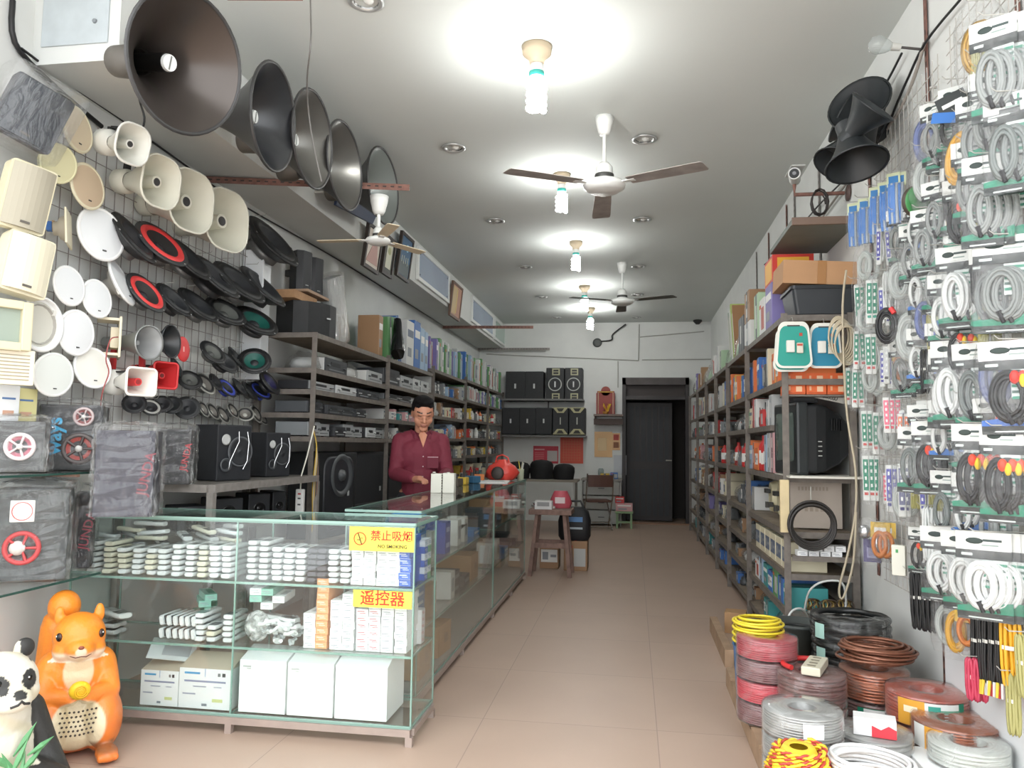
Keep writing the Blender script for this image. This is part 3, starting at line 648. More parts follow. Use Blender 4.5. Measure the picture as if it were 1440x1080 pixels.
p = onx(241, 480, -2.38); spawn(mega(23*mpp(p), .03, .1, HB, mat('mega_black_in', '2b2e30', .4), MR), 'megaphone', 'small black megaphone right of the silver one', 'megaphone', mat_n(p, facing(p, .5, 84)))
p = onx(258, 491, -2.4)
spawn([('face', MB().lathe([(0, .012), (.6, .02), (.95, .005), (1, -.03), (.6, -.3), (.3, -.4), (0, -.4)], MR, 24).mesh()), ('badge', MB().box((0, 0, .03), (.16, .4, .03), 'e9b4b0').mesh())], 'small_horn', 'small round red horn edge-on right of the black megaphone', 'horn speaker', mat_n(p, facing(p, .48, 84), 18*mpp(p)))
p = onx(199, 537, -2.30); k = mpp(p)
spawn(horn_sq(44*k, 38*k, .19, mat('mega_ivory', 'e9e8e0', .4), '8d2b2b', MR, .14), 'box_megaphone', 'white box megaphone with red centre, largest of the lower ones', 'megaphone', mat_n(p, facing(p, .85, 86)))
p = onx(233, 528, -2.40); k = mpp(p)
spawn(horn_sq(36*k, 36*k, .24, MR, '5a1a1a', MR, .14), 'box_megaphone', 'red box megaphone behind the white one', 'megaphone', mat_n(p, facing(p, .85, 86)))
# white cabinet edge between grid and rack
t = thing('white_cabinet', 'tall white metal cabinet on the left wall beside the rack', 'cabinet', TR(XL+.075, 4.94, 2.15))
link('body', MB().box((0, .02, 0), (.13, .14, .88), mat('white_metal', 'dfe4e6', .4), None, .006), t)
link('door', MB().box((0.01, -.06, 0), (.15, .018, .9), mat('white_metal2', 'e4e8ea', .4), None, .004), t)
link('lock', MB().cyl((.05, -.068, -.35), (.05, -.078, -.35), .008, .008, '70767a', 10), t)
# ================================================================ glass wall shelves at the left edge with boxed speakers
def glass_shelf(ya, yb, z, label):
    t = thing('glass_shelf', label, 'shelf')
    link('pane', MB().box(((XL-2.34)/2, (ya+yb)/2, z), (-2.34-XL, yb-ya, .008), GLASS), t)
    link('edge', MB().box((-2.34, (ya+yb)/2, z), (.004, yb-ya, .009), mat('dark_edge', '2c4a42', .2)).box(((XL-2.34)/2, yb, z), (-2.34-XL, .004, .009), GEDGE), t)
    link('bracket', MB().box((XL+.1, ya+.3, z-.015), (.2, .02, .02), 'b08a78').box((XL+.1, yb-.12, z-.015), (.2, .02, .02), 'b08a78'), t)
zu = onx(60, 668, -2.34).z; zl = onx(60, 825, -2.34).z
glass_shelf(2.2, onx(172, 660, -2.34).y, zu, 'upper glass shelf at the left edge under the wrapped speakers')
glass_shelf(2.2, onx(142, 806, -2.34).y, zl, 'lower glass shelf at the left edge under the red-driver speaker')
SB = mat('speaker_black', '26282c', .5, noise=.15, scale=20); SG = mat('speaker_grey', '4a4d4e', .5)
def wheel(r, face, spoke, M=None):
    b = MB().lathe([(r*1.0, 0), (r*.98, .012), (r*.8, .014), (r*.72, .004)], face, 28)
    b.lathe([(r*.73, .004), (r*.3, -.01), (0, -.012)], spoke, 24)
    for i in range(5):
        a = i*2*pi/5; b.box((r*.45*cos(a), r*.45*sin(a), .008), (r*.62, r*.16, .008), face, Matrix.Rotation(0, 4, 'Z')) if 0 else b.cyl((r*.18*cos(a), r*.18*sin(a), .006), (r*.78*cos(a), r*.78*sin(a), .008), r*.07, r*.1, face, 6)
    b.lathe([(r*.22, .006), (r*.16, .018), (0, .02)], 'd8d8d4', 16)
    return b
MF = Matrix(((1, 0, 0, 0), (0, 0, -1, 0), (0, 1, 0, 0), (0, 0, 0, 1)))   # local XY face -> vertical face looking to -Y
def FR(x, y, z): return Matrix.Translation((x, y, z)) @ MF
def boxed(name, label, px0, px1, pyt, pyb, X, z, body, d, extra, rz=-.35, wrap=True, group=None, wm=None, pad=.012):
    """cabinet standing at height z; front bottom centre seen at the middle pixel."""
    pc = onz((px0+px1)/2, pyb, z) if X is None else onx((px0+px1)/2, pyb, X)
    pc = Vector((pc.x, pc.y, z)); k = mpp(pc); w = (px1-px0)*k; h = (pyb-pyt)*k
    t = thing(name, label, 'speaker', TR(pc.x, pc.y, z+.002, rz), group)
    link('cabinet', MB().box((0, d/2, h/2), (w, d, h), body, None, .008), t)
    extra(t, w, h)
    if wrap: link('plastic_wrap', crumple(w+pad*2, d+pad*2, h+pad, wm or WRAP, hash(label) % 99 if 0 else len(label)), t)
    return t
def crumple(w, d, h, m, seed):
    """a loose clear bag round a box, with a gathered top"""
    rd = random.Random(seed); secs = []
    lv = [(h*i/15, 1+.006*sin(i)) for i in range(16)]+[(h*1.03, .93), (h*1.06, .6), (h*1.07, .2)]
    for j, (z, k) in enumerate(lv):
        ring = []
        for i in range(48):
            a = 2*pi*i/48; c, s_ = cos(a), sin(a); e = .16       # squarish outline with points along each side
            ring.append(Vector((w/2*k*math.copysign(abs(c)**e if abs(c) > .02 else abs(c), c)+rd.uniform(-.007, .009), d/2*k*math.copysign(abs(s_)**e if abs(s_) > .02 else abs(s_), s_)+d/2-.012+rd.uniform(-.009, .007), max(.001, z+(rd.uniform(-.008, .008) if 0 < j else 0)))))
        secs.append(ring)
    return MB().loft(secs, m, None, False)
def ex1(t, w, h):
    link('driver', wheel(w*.33, mat('wheel_pale', 'd9cfcf', .4), mat('wheel_pink', 'b06a78', .5)), t, FR(.0, -.004, h*.5))
def ex2(t, w, h):
    link('lettering', text_mesh('ways', .085, '38a0cc', .002), t, Matrix.Translation((-w*.24, -.004, h*.52)) @ Matrix.Rotation(radians(-90), 4, 'Y') @ MF)
    link('driver', wheel(w*.17, mat('ring_pink_grey', 'b9a9a9', .4), '8a4a4a'), t, FR(w*.2, -.004, h*.82))
    link('woofer', wheel(w*.28, mat('wheel_smoke', '5a5352', .4), mat('wheel_red', 'a8453e', .5)), t, FR(w*.15, -.004, h*.33))
def ex_txt(s, col='a83c44'):
    def f(t, w, h): link('lettering', text_mesh(s, h*.16, col, .0007), t, Matrix.Translation((w*.38, -.002, h*.5)) @ Matrix.Rotation(radians(-80), 4, 'Y') @ MF)
    return f
boxed('boxed_speaker', 'wrapped grey speaker with white and pink spoked driver on upper glass shelf', -4, 56, 592, 664, -2.5, zu+.004, SG, .13, ex1, .55)
boxed('boxed_speaker', 'wrapped black speaker with blue vertical lettering on upper glass shelf', 56, 136, 566, 658, -2.5, zu+.004, SB, .18, ex2, .5)
def ex7(t, w, h):
    link('driver', MB().box((0, 0, 0), (.09, .09, .012), 'dcdcd8', None, .01).lathe([(.038, .008), (.02, -.004), (0, -.004)], RED, 22), t, FR(-w*.12, -.004, h*.76))
    link('woofer', wheel(w*.26, mat('wheel_red2', 'b8484a', .5), '4a3c3c'), t, FR(-w*.1, -.004, h*.36))
    link('dust_cap', MB().lathe([(.03, .0), (.02, .02), (0, .024)], 'd4cfca', 18), t, FR(-w*.16, -.008, h*.36))
boxed('boxed_speaker', 'wrapped dark speaker with two red drivers on the lower glass shelf', -8, 84, 700, 828, -2.47, zl+.004, mat('speaker_slate', '3d4243', .5), .2, ex7, .55)
boxed('boxed_speaker', 'crumpled bagged speaker with faint red lettering, right end of lower glass shelf', 84, 122, 705, 812, -2.5, zl+.004, SB, .12, ex_txt('JUNDA', '8a3a48'), .5)
boxed('boxed_speaker', 'tall speaker in crinkled silver-clear bag standing on the glass case', 132, 210, 606, 728, None, .95, mat('speaker_ink', '2b2d3a', .45), .16, ex_txt('JUNDA', '7c3440'), .4)
# speaker rack along the wall behind the glass case
t = thing('low_rack', 'low grey steel rack against the left wall holding black speakers', 'rack')
RKZ = 1.055
fr = MB().box((-2.13, 4.34, RKZ-.02), (.04, 1.32, .04), GS).box((-2.64, 4.34, RKZ-.02), (.04, 1.32, .04), GS)
for y in (3.68, 5.0): fr.box((-2.385, y, RKZ-.02), (.47, .04, .04), GS)
link('frame', fr, t)
for y, s in ((3.68, 0), (5.0, 0)):
    for x in (-2.13, -2.64): link('leg', MB().box((x, y, (RKZ-.04)/2), (.035, .035, RKZ-.04), GS), t)
link('board', MB().box((-2.385, 4.34, RKZ-.005), (.45, 1.3, .01), '6d6a64'), t)
link('lower_board', MB().box((-2.385, 4.34, .80), (.46, 1.3, .02), '6d6a64'), t)
def exjbl(t, w, h):
    link('tweeter', MB().lathe([(.2, .004), (.24, .014), (.16, .016), (.12, .0), (.06, .012), (0, .014)], 'b8bab8', 24, TR(0, 0, 0, s=w*.55)), t, FR(-w*.27, -.004, h*.73))
    wf = MB().lathe([(1, 0), (1.02, .04), (.9, .06), (.82, .02), (.7, .05), (.55, 0), (.2, -.04), (.15, .02), (0, .04)], DC, 30, TR(0, 0, 0, s=w*.32))
    w_ = link('woofer', wf, t, FR(w*.14, -.005, h*.52)); link('rim', MB().lathe([(1.0, .04), (1.05, .07), (1.12, .03)], mat('rim_grey2', '5c5f62', .35), 32, TR(0, 0, 0, s=w*.32)), w_)
    link('port', MB().lathe([(.055, .004), (.048, .014), (.03, -.01), (0, -.01)], mat('port_grey', '46494c', .3), 20, TR(0, 0, 0, s=w*3)), t, FR(-w*.26, -.005, h*.28))
    for s in (-1, 1): link('guard_bar', MB().tube([(.03*s+w*.16, -.02, h*.88), (.035*s+w*.16, -.03, h*.7), (.06*s+w*.02, -.03, h*.35), (.05*s-w*.02, -.02, h*.2)], .0035, mat('chrome', 'd8dadb', .15, .9), 6), t)
boxed('boxed_speaker', 'bagged black speaker with red vertical lettering, first on the low rack', 217, 264, 612, 690, -2.3, RKZ, SB, .22, ex_txt('JUNDA', 'a8333b'), .45)
boxed('rack_speaker', 'black speaker with chrome guard bars, larger one on the low rack', 298, 358, 608, 686, -2.24, RKZ, SB, .26, exjbl, 1.2, False)
boxed('rack_speaker', 'black speaker with chrome guard bars, smaller one at the rack end', 368, 412, 620, 682, -2.24, RKZ, SB, .2, exjbl, 1.2, False)
for i, (a, b_, c) in enumerate(((250, 296, 694), (300, 342, 692), (348, 380, 694), (382, 402, 696))):
    boxed('small_speaker', 'small black speaker on the lower board of the low rack, %s from the front' % ORD[i], a, b_, c, 728, -2.25, .812, SB, .2, lambda t, w, h: link('driver', MB().lathe([(1, 0), (.9, .08), (.7, 0), (.3, -.1), (.2, .05), (0, .1)], 'a3a3a3' if 0 else mat('gloss_black', '151517', .15), 22, TR(0, 0, 0, s=w*.28)), t, FR(.0, -.004, h*.4)), .9, False, 'small speakers under the low rack board')
# power strip leaning on the rack post
t = thing('power_strip', 'white power strip hanging upright beside the left rack post', 'power strip', TR(*ony(422, 705, 4.85)))
link('body', MB().box((0, 0, 0), (.055, .03, .16), 'e6e6e2', None, .006), t)
link('socket_row', MB().box((0, -.016, .05), (.02, .003, .01), 'b34040').box((0, -.016, .02), (.02, .003, .01), '555555').box((0, -.016, -.02), (.02, .003, .01), '555555'), t)
link('lead', MB().tube([(0, 0, .08), (.0, 0, .16), (.03, .02, .3), (.06, .05, .5)], .005, 'e0ddd0', 6), t)
# ================================================================ glass display case at the front
CX0, CX1, CY0, CY1, CT = -2.57, -.93, 3.26, 3.62, .93
SHZ = (.085, .37, .655)
STL = mat('case_steel', 'a89a92', .4, .3, noise=.1, scale=14)
t = thing('display_case', 'front glass display case with two shelves full of remote controls', 'display case')
fr = MB()
for y in (CY0, CY1): fr.box(((CX0+CX1)/2, y, .055), (CX1-CX0, .025, .03), STL)
for x in (CX0, -1.755, CX1): fr.box((x, (CY0+CY1)/2, .055), (.025, CY1-CY0-.026, .028), STL)
link('base_frame', fr, t)
for x in (CX0+.02, -1.755, CX1-.005):
    for y in (CY0, CY1): link('leg', MB().box((x, y, .02), (.03, .026, .04), STL), t)
def pane(name, c, d, par, edges=()):
    o = link(name, MB().box(c, d, GLASS), par)
    e = MB(); ax = [i for i in range(3) if d[i] < .02][0]; r = .0026
    o1, o2 = [i for i in range(3) if i != ax]
    for s in (-1, 1):
        for u, v in ((o1, o2), (o2, o1)):
            cc = list(c); cc[u] += s*d[u]/2; dd = [r*2]*3; dd[v] = d[v]; dd[ax] = d[ax]+.002; e.box(cc, dd, GEDGE)
    link('edge', e, o); return o
MX = (CX0+CX1)/2; MY = (CY0+CY1)/2; LX = CX1-CX0; LY = CY1-CY0
pane('top_pane', (MX, MY, CT), (LX+.01, LY+.02, .01), t)
pane('bottom_pane', (MX, MY, .075), (LX, LY, .008), t)
for z, n in ((SHZ[1], 'middle'), (SHZ[2], 'upper')): pane('shelf_pane', (MX, MY, z-.006), (LX-.012, LY-.012, .008), t)
pane('front_pane', (MX, CY0-.003, .5), (LX, .005, .84), t)
pane('side_pane', (CX1, MY, .5), (.005, LY, .84), t)
pane('side_pane', (CX0, MY, .5), (.005, LY, .84), t)
pane('divider_pane', (-1.755, MY, .5), (.005, LY-.01, .84), t)
# yellow signs on the front pane
def sign(name, label, a, b, fn):
    p0 = ony(*a, CY0-.008); p1 = ony(*b, CY0-.008); w = p1.x-p0.x; h = p0.z-p1.z
    s = thing(name, label, 'sign', TR((p0.x+p1.x)/2, CY0-.008, (p0.z+p1.z)/2))
    link('panel', MB().box((0, 0, 0), (w, .002, h), mat('sign_yellow', 'f0dc50', .5)), s); fn(s, w, h)
SR = 'cf3a20'
def sg1(s, w, h):
    link('lettering', text_mesh('禁止吸烟', h*.46, SR, .0006), s, FR(w*.155, -.002, h*.12))
    link('lettering', text_mesh('NO SMOKING', h*.2, '4a4420', .0004), s, FR(w*.17, -.002, -h*.30))
    sy = MB().lathe([(h*.235, 0), (h*.275, 0), (h*.275, .001), (h*.235, .001)], SR, 32, None, False)
    sy.box((0, 0, .0005), (h*.045, h*.5, .001), '55241a', Matrix.Rotation(radians(20), 4, 'Z'))
    sy.box((-h*.05, -h*.05, .0003), (h*.16, h*.05, .0008), '8a7a30').box((h*.08, h*.02, .0003), (h*.1, h*.04, .0008), '8a7a30')
    link('symbol', sy, s, FR(-w*.335, -.002, 0))
sign('warning_sign', 'yellow no smoking sign stuck on the front of the glass case', (492, 740), (582, 777), sg1)
sign('shelf_sign', 'yellow sign with three red characters above the boxes in the glass case', (497, 829), (579, 857), lambda s, w, h: link('lettering', text_mesh('遥控器', h*.92, SR, .0009), s, FR(0, -.002, -h*.0)))
# remote controls in sleeves, seen end on
def remote(body, face, bag=True):
    b = MB(); secs = [[Vector((x, y, z)) for x, z in [(q[0], q[1]+.012) for q in rrect(.046*k, .020*k, .008, 0, 3)]] for y, k in ((0, .85), (.004, 1), (.15, 1), (.155, .8))]
    b.loft(secs, body, None, True, True)
    b.box((0, .035, .0225), (.036, .05, .002), face)
    for i in range(3):
        for j in range(2): b.box((-.008+j*.016, .085+i*.018, .0225), (.008, .008, .002), 'b9bcba')
    if bag: b.loft([[Vector((q[0], y, q[1]+.0125)) for q in rrect(.054, .0235, .006, 0, 3)] for y in (-.006, .165)], FILM, None, False, True)
    return b
RM = {'white': P('rm_w', lambda: remote(mat('remote_white', 'e8ebec', .4), '5c6266')), 'grey': P('rm_g', lambda: remote('c9cccb', '3f4447')), 'dark': P('rm_d', lambda: remote('55525a', '26262a')), 'ivory': P('rm_i', lambda: remote('e4e0cc', '545850'))}
def small_box(c, edge, w=.054, h=.030, d=.17, stripe='9ba0a8'):
    b = MB().box((0, d/2, h/2), (w, d, h), c)
    b.box((-w*.1, -.0006, h*.62), (w*.6, .001, h*.1), stripe).box((w*.05, -.0006, h*.36), (w*.5, .001, h*.08), stripe)
    b.box((0, -.0006, h*.96), (w, .001, .0012), edge)
    b.box((w*.15, d/2, h+.0003), (w*.5, d*.6, .0006), stripe if edge == 'x' else edge)
    return b
BXS = {'white': P('bx_w', lambda: small_box(mat('carton_white', 'eef0f0', .6), 'c4c8ca')), 'orange': P('bx_o', lambda: small_box(mat('carton_orange', 'eba777', .6), 'c9793f', stripe='f6e0d0')),
       'blue': P('bx_b', lambda: small_box(mat('carton_blue', '4c70c4', .6), 'dfe6f4', stripe='e8ecf6')), 'teal': P('bx_t', lambda: small_box(mat('carton_teal', '8fc4b4', .6), '4f9c84')),
       'red': P('bx_r', lambda: small_box(mat('carton_whiter', 'e9e9ec', .6), 'b0b4ba', stripe='c46a70')), 'green': P('bx_gr', lambda: small_box(mat('carton_green', '6fae7c', .6), 'd8eadc')),
       'print': P('bx_p', lambda: small_box(mat('carton_w2', 'e4e9ef', .6), '7f9cc8', stripe='6f8fc0'))}
def stack(px, z, n, me, label, cat, name, group, y=3.30, h=.026, jx=.003, rd=random.Random(3), x=None, tilt=0):
    X = ony(px, 800, y).x if x is None else x
    for i in range(n):
        m = me if not isinstance(me, list) else me[rd.randrange(len(me))]
        one(name, m, label, cat, TR(X+rd.uniform(-jx, jx), y+rd.uniform(0, .012), z+.0005+i*h, rd.uniform(-.03, .03)+tilt), group)
RW = [RM['white'], RM['white'], RM['ivory']]
U = SHZ[2]; M_ = SHZ[1]; Lw = SHZ[0]-.003
g1 = 'sleeved remote controls in the upper left bay'
for i, (px, n, k) in enumerate(((124, 6, ['grey', 'white']), (146, 6, ['ivory']), (166, 5, ['ivory', 'white']), (187, 5, ['white']), (206, 5, ['white', 'ivory']), (222, 5, ['white']), (243, 6, ['white']), (262, 6, ['white']), (279, 6, ['grey', 'ivory']), (296, 6, ['white']), (313, 6, ['white']))):
    stack(px+3, U, n, [RM[q] for q in k], 'sleeved remote, upper left bay of the glass case, %s stack from the left' % ORD[i], 'remote control', 'remote_control', g1, h=.025)
g2 = 'sleeved remote controls in the upper right bay'
for i, (px, n, k) in enumerate(((352, 7, ['grey']), (369, 7, ['grey']), (387, 6, ['white']), (404, 6, ['white']), (421, 6, ['white']), (437, 6, ['dark']), (451, 6, ['dark']), (467, 6, ['white']), (484, 6, ['white']))):
    stack(px, U, n, [RM[q] for q in k], '%s sleeved remote, upper right bay of the glass case, %s stack from left' % (k[0], ORD[i]), 'remote control', 'remote_control', g2, h=.0255)
for i, (px, n, k) in enumerate(((502, 7, 'white'), (519, 7, 'white'), (537, 8, 'white'), (553, 7, 'white'), (568, 7, 'blue'))):
    stack(px, U, n, BXS[k], '%s boxed remote under the no smoking sign, %s stack from the left' % (k, ORD[i]), 'box', 'remote_box', 'boxed remotes in the upper right bay', h=.0305)
for i, (y, k) in enumerate(((3.49, 'blue'), (3.55, 'green'))):
    for q in range(6): one('remote_box', BXS[k if q % 2 == 0 else 'print'], 'patterned boxed remote at the right end of the upper bay, %s pile from the back' % ('second' if i == 0 else 'first'), 'box', TR(-.99, y, U+.0005+q*.0305, radians(90)) @ Matrix.Translation((0, -.05, 0)), 'patterned boxes at the right end of the case')
# lying piles behind the stacks
rd = random.Random(11)
def pile(n, x0, x1, y0, y1, z0, z1, mes, label, group, name='remote_control', cat='remote control', spread=.5):
    for i in range(n):
        f = i/max(1, n-1); me = mes[rd.randrange(len(mes))]
        one(name, me, label, cat, TR(rd.uniform(x0, x1), rd.uniform(y0, y1), z0+(z1-z0)*f, rd.uniform(-spread, spread), rd.uniform(-.12, .12), rd.uniform(-.12, .12)), group)
for c in range(6):
    x = -2.5+c*.125
    for i in range(5+c % 3): one('remote_control', RM[('ivory', 'white', 'grey')[(i+c) % 3]], 'remote in clear sleeve heaped at the back of the upper left bay', 'remote control', TR(x+rd.uniform(-.01, .01), 3.49, U+.001+i*.034, rd.uniform(-.5, .5)+1.2, rd.uniform(-.1, .15)), 'remotes heaped at the back of the case')
# middle left bay
one('remote_control', P('rm_big', lambda: remote(mat('remote_pale', 'e9ecea', .4), '5a625c')), 'larger white remote with grey screen lying beside the squirrel ear', 'remote control', TR(-2.31, 3.30, M_+.085, radians(62), 0, 0, (1.5, 1.25, 1.2)))
for i, (px, n) in enumerate(((222, 1), (232, 1), (241, 1), (250, 1), (258, 1), (267, 1))):
    for j in range(2): one('remote_control', RM['white'], 'white sleeved remote standing on edge, %s tier, middle left bay of the case' % ('lower', 'upper')[j], 'remote control', TR(ony(px, 900, 3.3).x, 3.30, M_+.028+j*.058, 0, 0, radians(80)), 'remotes on edge in the middle left bay')
for i, (px, n) in enumerate(((283, 5), (300, 3), (322, 5))): stack(px, M_, n, RW, 'sleeved remote, middle left bay of the glass case, %s flat stack after the upright ones' % ORD[i], 'remote control', 'remote_control', 'flat remotes in the middle left bay')
for i in range(6): one('remote_box', BXS['teal'], 'pale green box heaped at the back of the middle left bay', 'box', TR(-2.0+.03*(i % 2), 3.44, M_+.001+i*.031, .5+.1*(i % 3)), 'green boxes at the back of the middle left bay')
for i in range(4): one('remote_control', RM['grey'], 'grey sleeved remote lying crosswise behind the squirrel ear', 'remote control', TR(-2.38, 3.34+.045*(i % 2), M_+.001+(i//2)*.03, radians(80)), 'crosswise remotes in the middle left bay')
# middle right bay : clear junk, orange and white boxed remotes
for i in range(5): one('remote_box', BXS[('white', 'teal', 'white', 'teal', 'white')[i]], 'pale box on top of the clear parts at the divider, %s from the top' % ORD[i], 'box', TR(-1.69+.055*(i % 3), 3.33, M_+.215-.031*(i//2), .15, 0, 0), 'boxes on top of the clear parts')
CL = clear_mat('clear_plastic', 'eef2f2', .95, .1, .35, bump=.4, scale=25)
one('clear_bag', MB().ball((0, 0, .075), (.06, .045, .07), CL, 16), 'ball of crumpled clear film at the left of the middle right bay', 'bag', TR(-1.68, 3.34, M_+.002))
for i in range(26):
    rx = rd.uniform(-1.62, -1.50); one('plastic_clip', P('clip%d' % (i % 3), lambda: MB().tube([(-.03, 0, .01), (-.01, .01, .02), (.02, 0, .014), (.035, -.01, .02)], .008, ('dfe4e4', 'b9bfc0', 'f0f2f2')[i % 3], 7).box((.0, 0, .012), (.02, .02, .018), 'c9cfce')),
        'small clear plastic part loose among the boxes in the middle right bay', 'plastic part', TR(rx, 3.30+rd.uniform(0, .12), M_+.003+rd.uniform(0, .11)*(1-abs(rx+1.57)*4), rd.uniform(0, 6), rd.uniform(-.4, .4)), 'loose clear parts in the middle right bay')
for i in range(6): one('remote_control', RM[('white', 'grey')[i % 2]], 'sleeved remote on the heap of clear parts in the middle right bay', 'remote control', TR(-1.53+.02*(i % 3), 3.34, M_+.045+.026*(i//2), .9+.1*i, .05), 'remotes on the clear parts heap')
cols = ((437, 5, 'white', 0), (454, 10, 'orange', 0), (474, 7, 'white', 0), (491, 8, 'white', 0), (511, 6, 'red', 0), (528, 7, 'red', 0), (546, 7, 'white', 0), (565, 8, 'white', 0))
for i, (px, n, k, _) in enumerate(cols):
    stack(px, M_, n, BXS[k], '%s boxed remote below the three-character sign, %s column from the left' % ('red-printed white' if k == 'red' else k, ORD[i]), 'box', 'remote_box', 'columns of boxed remotes in the middle right bay', h=.0305, jx=.001)
for q in range(5): one('remote_box', BXS['red'], 'white boxed remote turned sideways at the right end of the middle bay', 'box', TR(-1.0, 3.50, M_+.0005+q*.0305, radians(90)) @ Matrix.Translation((0, -.05, 0)), 'sideways boxes at the right end of the case')
# lower bays: cartons
def carton(w, d, h, col, prints, tent=True, tc=None):
    b = MB().box((0, d/2, h/2), (w, d, h), col)
    if tent:
        f = tc or col; p = .18*w
        b.add([(-w/2, 0, h), (w/2, 0, h), (w/2, d*.5, h+p), (-w/2, d*.5, h+p)], [(0, 1, 2, 3)], f)
        b.add([(-w/2, d, h), (w/2, d, h), (w/2, d*.5, h+p), (-w/2, d*.5, h+p)], [(3, 2, 1, 0)], f)
        b.add([(-w/2, 0, h), (-w/2, d, h), (-w/2, d*.5, h+p)], [(0, 1, 2)], f); b.add([(w/2, 0, h), (w/2, d, h), (w/2, d*.5, h+p)], [(0, 1, 2)], f)
    for (x, z, a, c, cc) in prints: b.box((x*w, -.0007, z*h), (a*w, .001, c*h), cc)
    return b
CWH = mat('carton_plain', 'f1f3f2', .6)
for px0, px1, lb in ((337, 402, 'plain white carton right of the divider, leftmost of three in the case'), (405, 469, 'plain white carton in the middle of the three in the case'), (472, 545, 'plain white carton at the right end of the bottom bay')):
    a = ony(px0, 985, 3.30); b_ = ony(px1, 985, 3.30); w = b_.x-a.x
    me = carton(w, .25, .225, CWH, [(-.34, .88, .18, .035, 'b5b8b5'), (-.30, .84, .1, .02, 'b5b8b5')] if px0 < 470 else [], True)
    one('white_carton', me, lb, 'box', TR((a.x+b_.x)/2, 3.29, Lw+.001), 'white cartons in the lower right bay')
pr = [(-.25, .88, .3, .05, '4a9ac8'), (.36, .86, .06, .09, '444444'), (.27, .86, .05, .08, '777777'), (.0, .9, .02, .2, 'a9b9d0'), (0, .68, .8, .045, '8a90a8'), (-.1, .55, .25, .03, 'a0a6b4'), (.25, .55, .15, .03, 'b0b4c0'), (-.3, .36, .25, .035, '9aa0b0'), (.25, .22, .2, .08, 'c8cf90'), (.0, .1, .1, .06, '808890')]
for px0, px1, hh, lb in ((198, 252, .155, 'printed white carton, left one under the flat remotes'), (252, 326, .175, 'printed white carton with blue lettering left of the divider')):
    a = ony(px0, 985, 3.30); b_ = ony(px1, 985, 3.30)
    o = one('printed_carton', carton(b_.x-a.x-.004, .24, hh, mat('carton_print', 'e6e8e8', .6), pr, True, mat('carton_inner', 'c3b6a2', .6)), lb, 'box', TR((a.x+b_.x)/2, 3.29, Lw+.001), 'printed cartons in the lower left bay')
one('leaflet', MB().box((0, 0, 0), (.2, .13, .004), 'd2d6d6').box((.02, 0, .003), (.12, .08, .001), 'a9adb0'), 'crumpled printed leaflet lying on top of the printed cartons', 'leaflet', TR(-2.11, 3.37, .31, .4, .5, .15))
# ================================================================ long glass counter
t = thing('glass_counter', 'long glass counter the shop man stands behind', 'counter')
KX0, KX1, KY0, KY1, KT = -1.40, -1.03, 3.68, 7.45, .945
fr = MB()
for x in (KX0, KX1): fr.box((x, (KY0+KY1)/2, .05), (.025, KY1-KY0, .03), STL)
for y in (KY0, 5.74, KY1): fr.box(((KX0+KX1)/2, y, .05), (KX1-KX0, .025, .028), STL)
link('base_frame', fr, t)
for y in (KY0+.02, 4.7, 5.74, 6.6, KY1-.02):
    for x in (KX0, KX1): link('leg', MB().box((x, y, .018), (.028, .028, .036), STL), t)
KM = (KX0+KX1)/2; KL = KX1-KX0
pane('top_pane', (KM, (KY0+KY1)/2, KT), (KL+.02, KY1-KY0, .01), t)
for ya, yb in ((KY0, 5.73), (5.75, KY1)):
    pane('front_pane', (KX1, (ya+yb)/2, .5), (.005, yb-ya, .86), t)
    for z in (.35, .64): pane('shelf_pane', (KM, (ya+yb)/2, z), (KL-.02, yb-ya-.02, .008), t)
pane('side_pane', (KM, KY0, .5), (KL, .005, .86), t); pane('side_pane', (KM, KY1, .5), (KL, .005, .86), t)
link('bottom_board', MB().box((KM, (KY0+KY1)/2, .072), (KL-.03, KY1-KY0-.03, .012), mat('board_grey', 'a5a39d', .6)), t)
link('back_board', MB().box((KX0-.004, (KY0+KY1)/2, .49), (.006, KY1-KY0, .84), mat('board_back', '9c9b97', .6)), t)
cb = {'blue': P('kb', lambda: carton(.20, .16, .045, mat('kit_blue', '2b84c8', .5), [(0, .5, .7, .3, 'dfe9f0')], False)), 'kraft': P('kk', lambda: carton(.24, .3, .17, mat('kraft', 'b08a62', .7, noise=.08), [(.1, .5, .3, .3, '8a6a4a')], False)),
      'white': P('kw', lambda: carton(.1, .12, .16, mat('kit_white', 'd9d9d4', .5), [(0, .5, .6, .5, '9aa0a4')], False)), 'dark': P('kd', lambda: carton(.16, .2, .07, mat('kit_dark', '41464a', .5), [(0, .5, .7, .3, '8a9094')], False)),
      'violet': P('kv', lambda: carton(.12, .14, .09, mat('kit_violet', '5a62a4', .5), [(0, .5, .6, .3, 'c9cbe4')], False))}
def kbox(k, x, y, z, n, lb, h, rz=pi/2):
    for i in range(n): one('counter_box', cb[k], lb, 'box', TR(x, y, z+i*h, rz), 'boxes inside the long counter')
kbox('blue', -1.07, 3.86, .645, 6, 'flat blue box stacked at the near end of the long counter, top shelf', .0455)
kbox('blue', -1.07, 3.86, .355, 5, 'flat blue box stacked on the middle shelf, near end of the long counter', .0455)
kbox('white', -1.07, 4.12, .645, 1, 'white box behind the blue stack inside the long counter', .16); kbox('kraft', -1.07, 4.08, .355, 1, 'brown carton on the middle shelf behind the blue stack', .17)
kbox('violet', -1.07, 4.45, .645, 2, 'violet box on the top shelf of the long counter', .0905); kbox('white', -1.07, 4.6, .355, 1, 'white box on the middle shelf near the orange toy light', .16)
kbox('kraft', -1.07, 4.0, .079, 1, 'large brown carton on the floor of the counter, nearest', .18, 1.6); kbox('kraft', -1.07, 4.42, .079, 1, 'second brown carton on the floor of the counter', .18, 1.5)
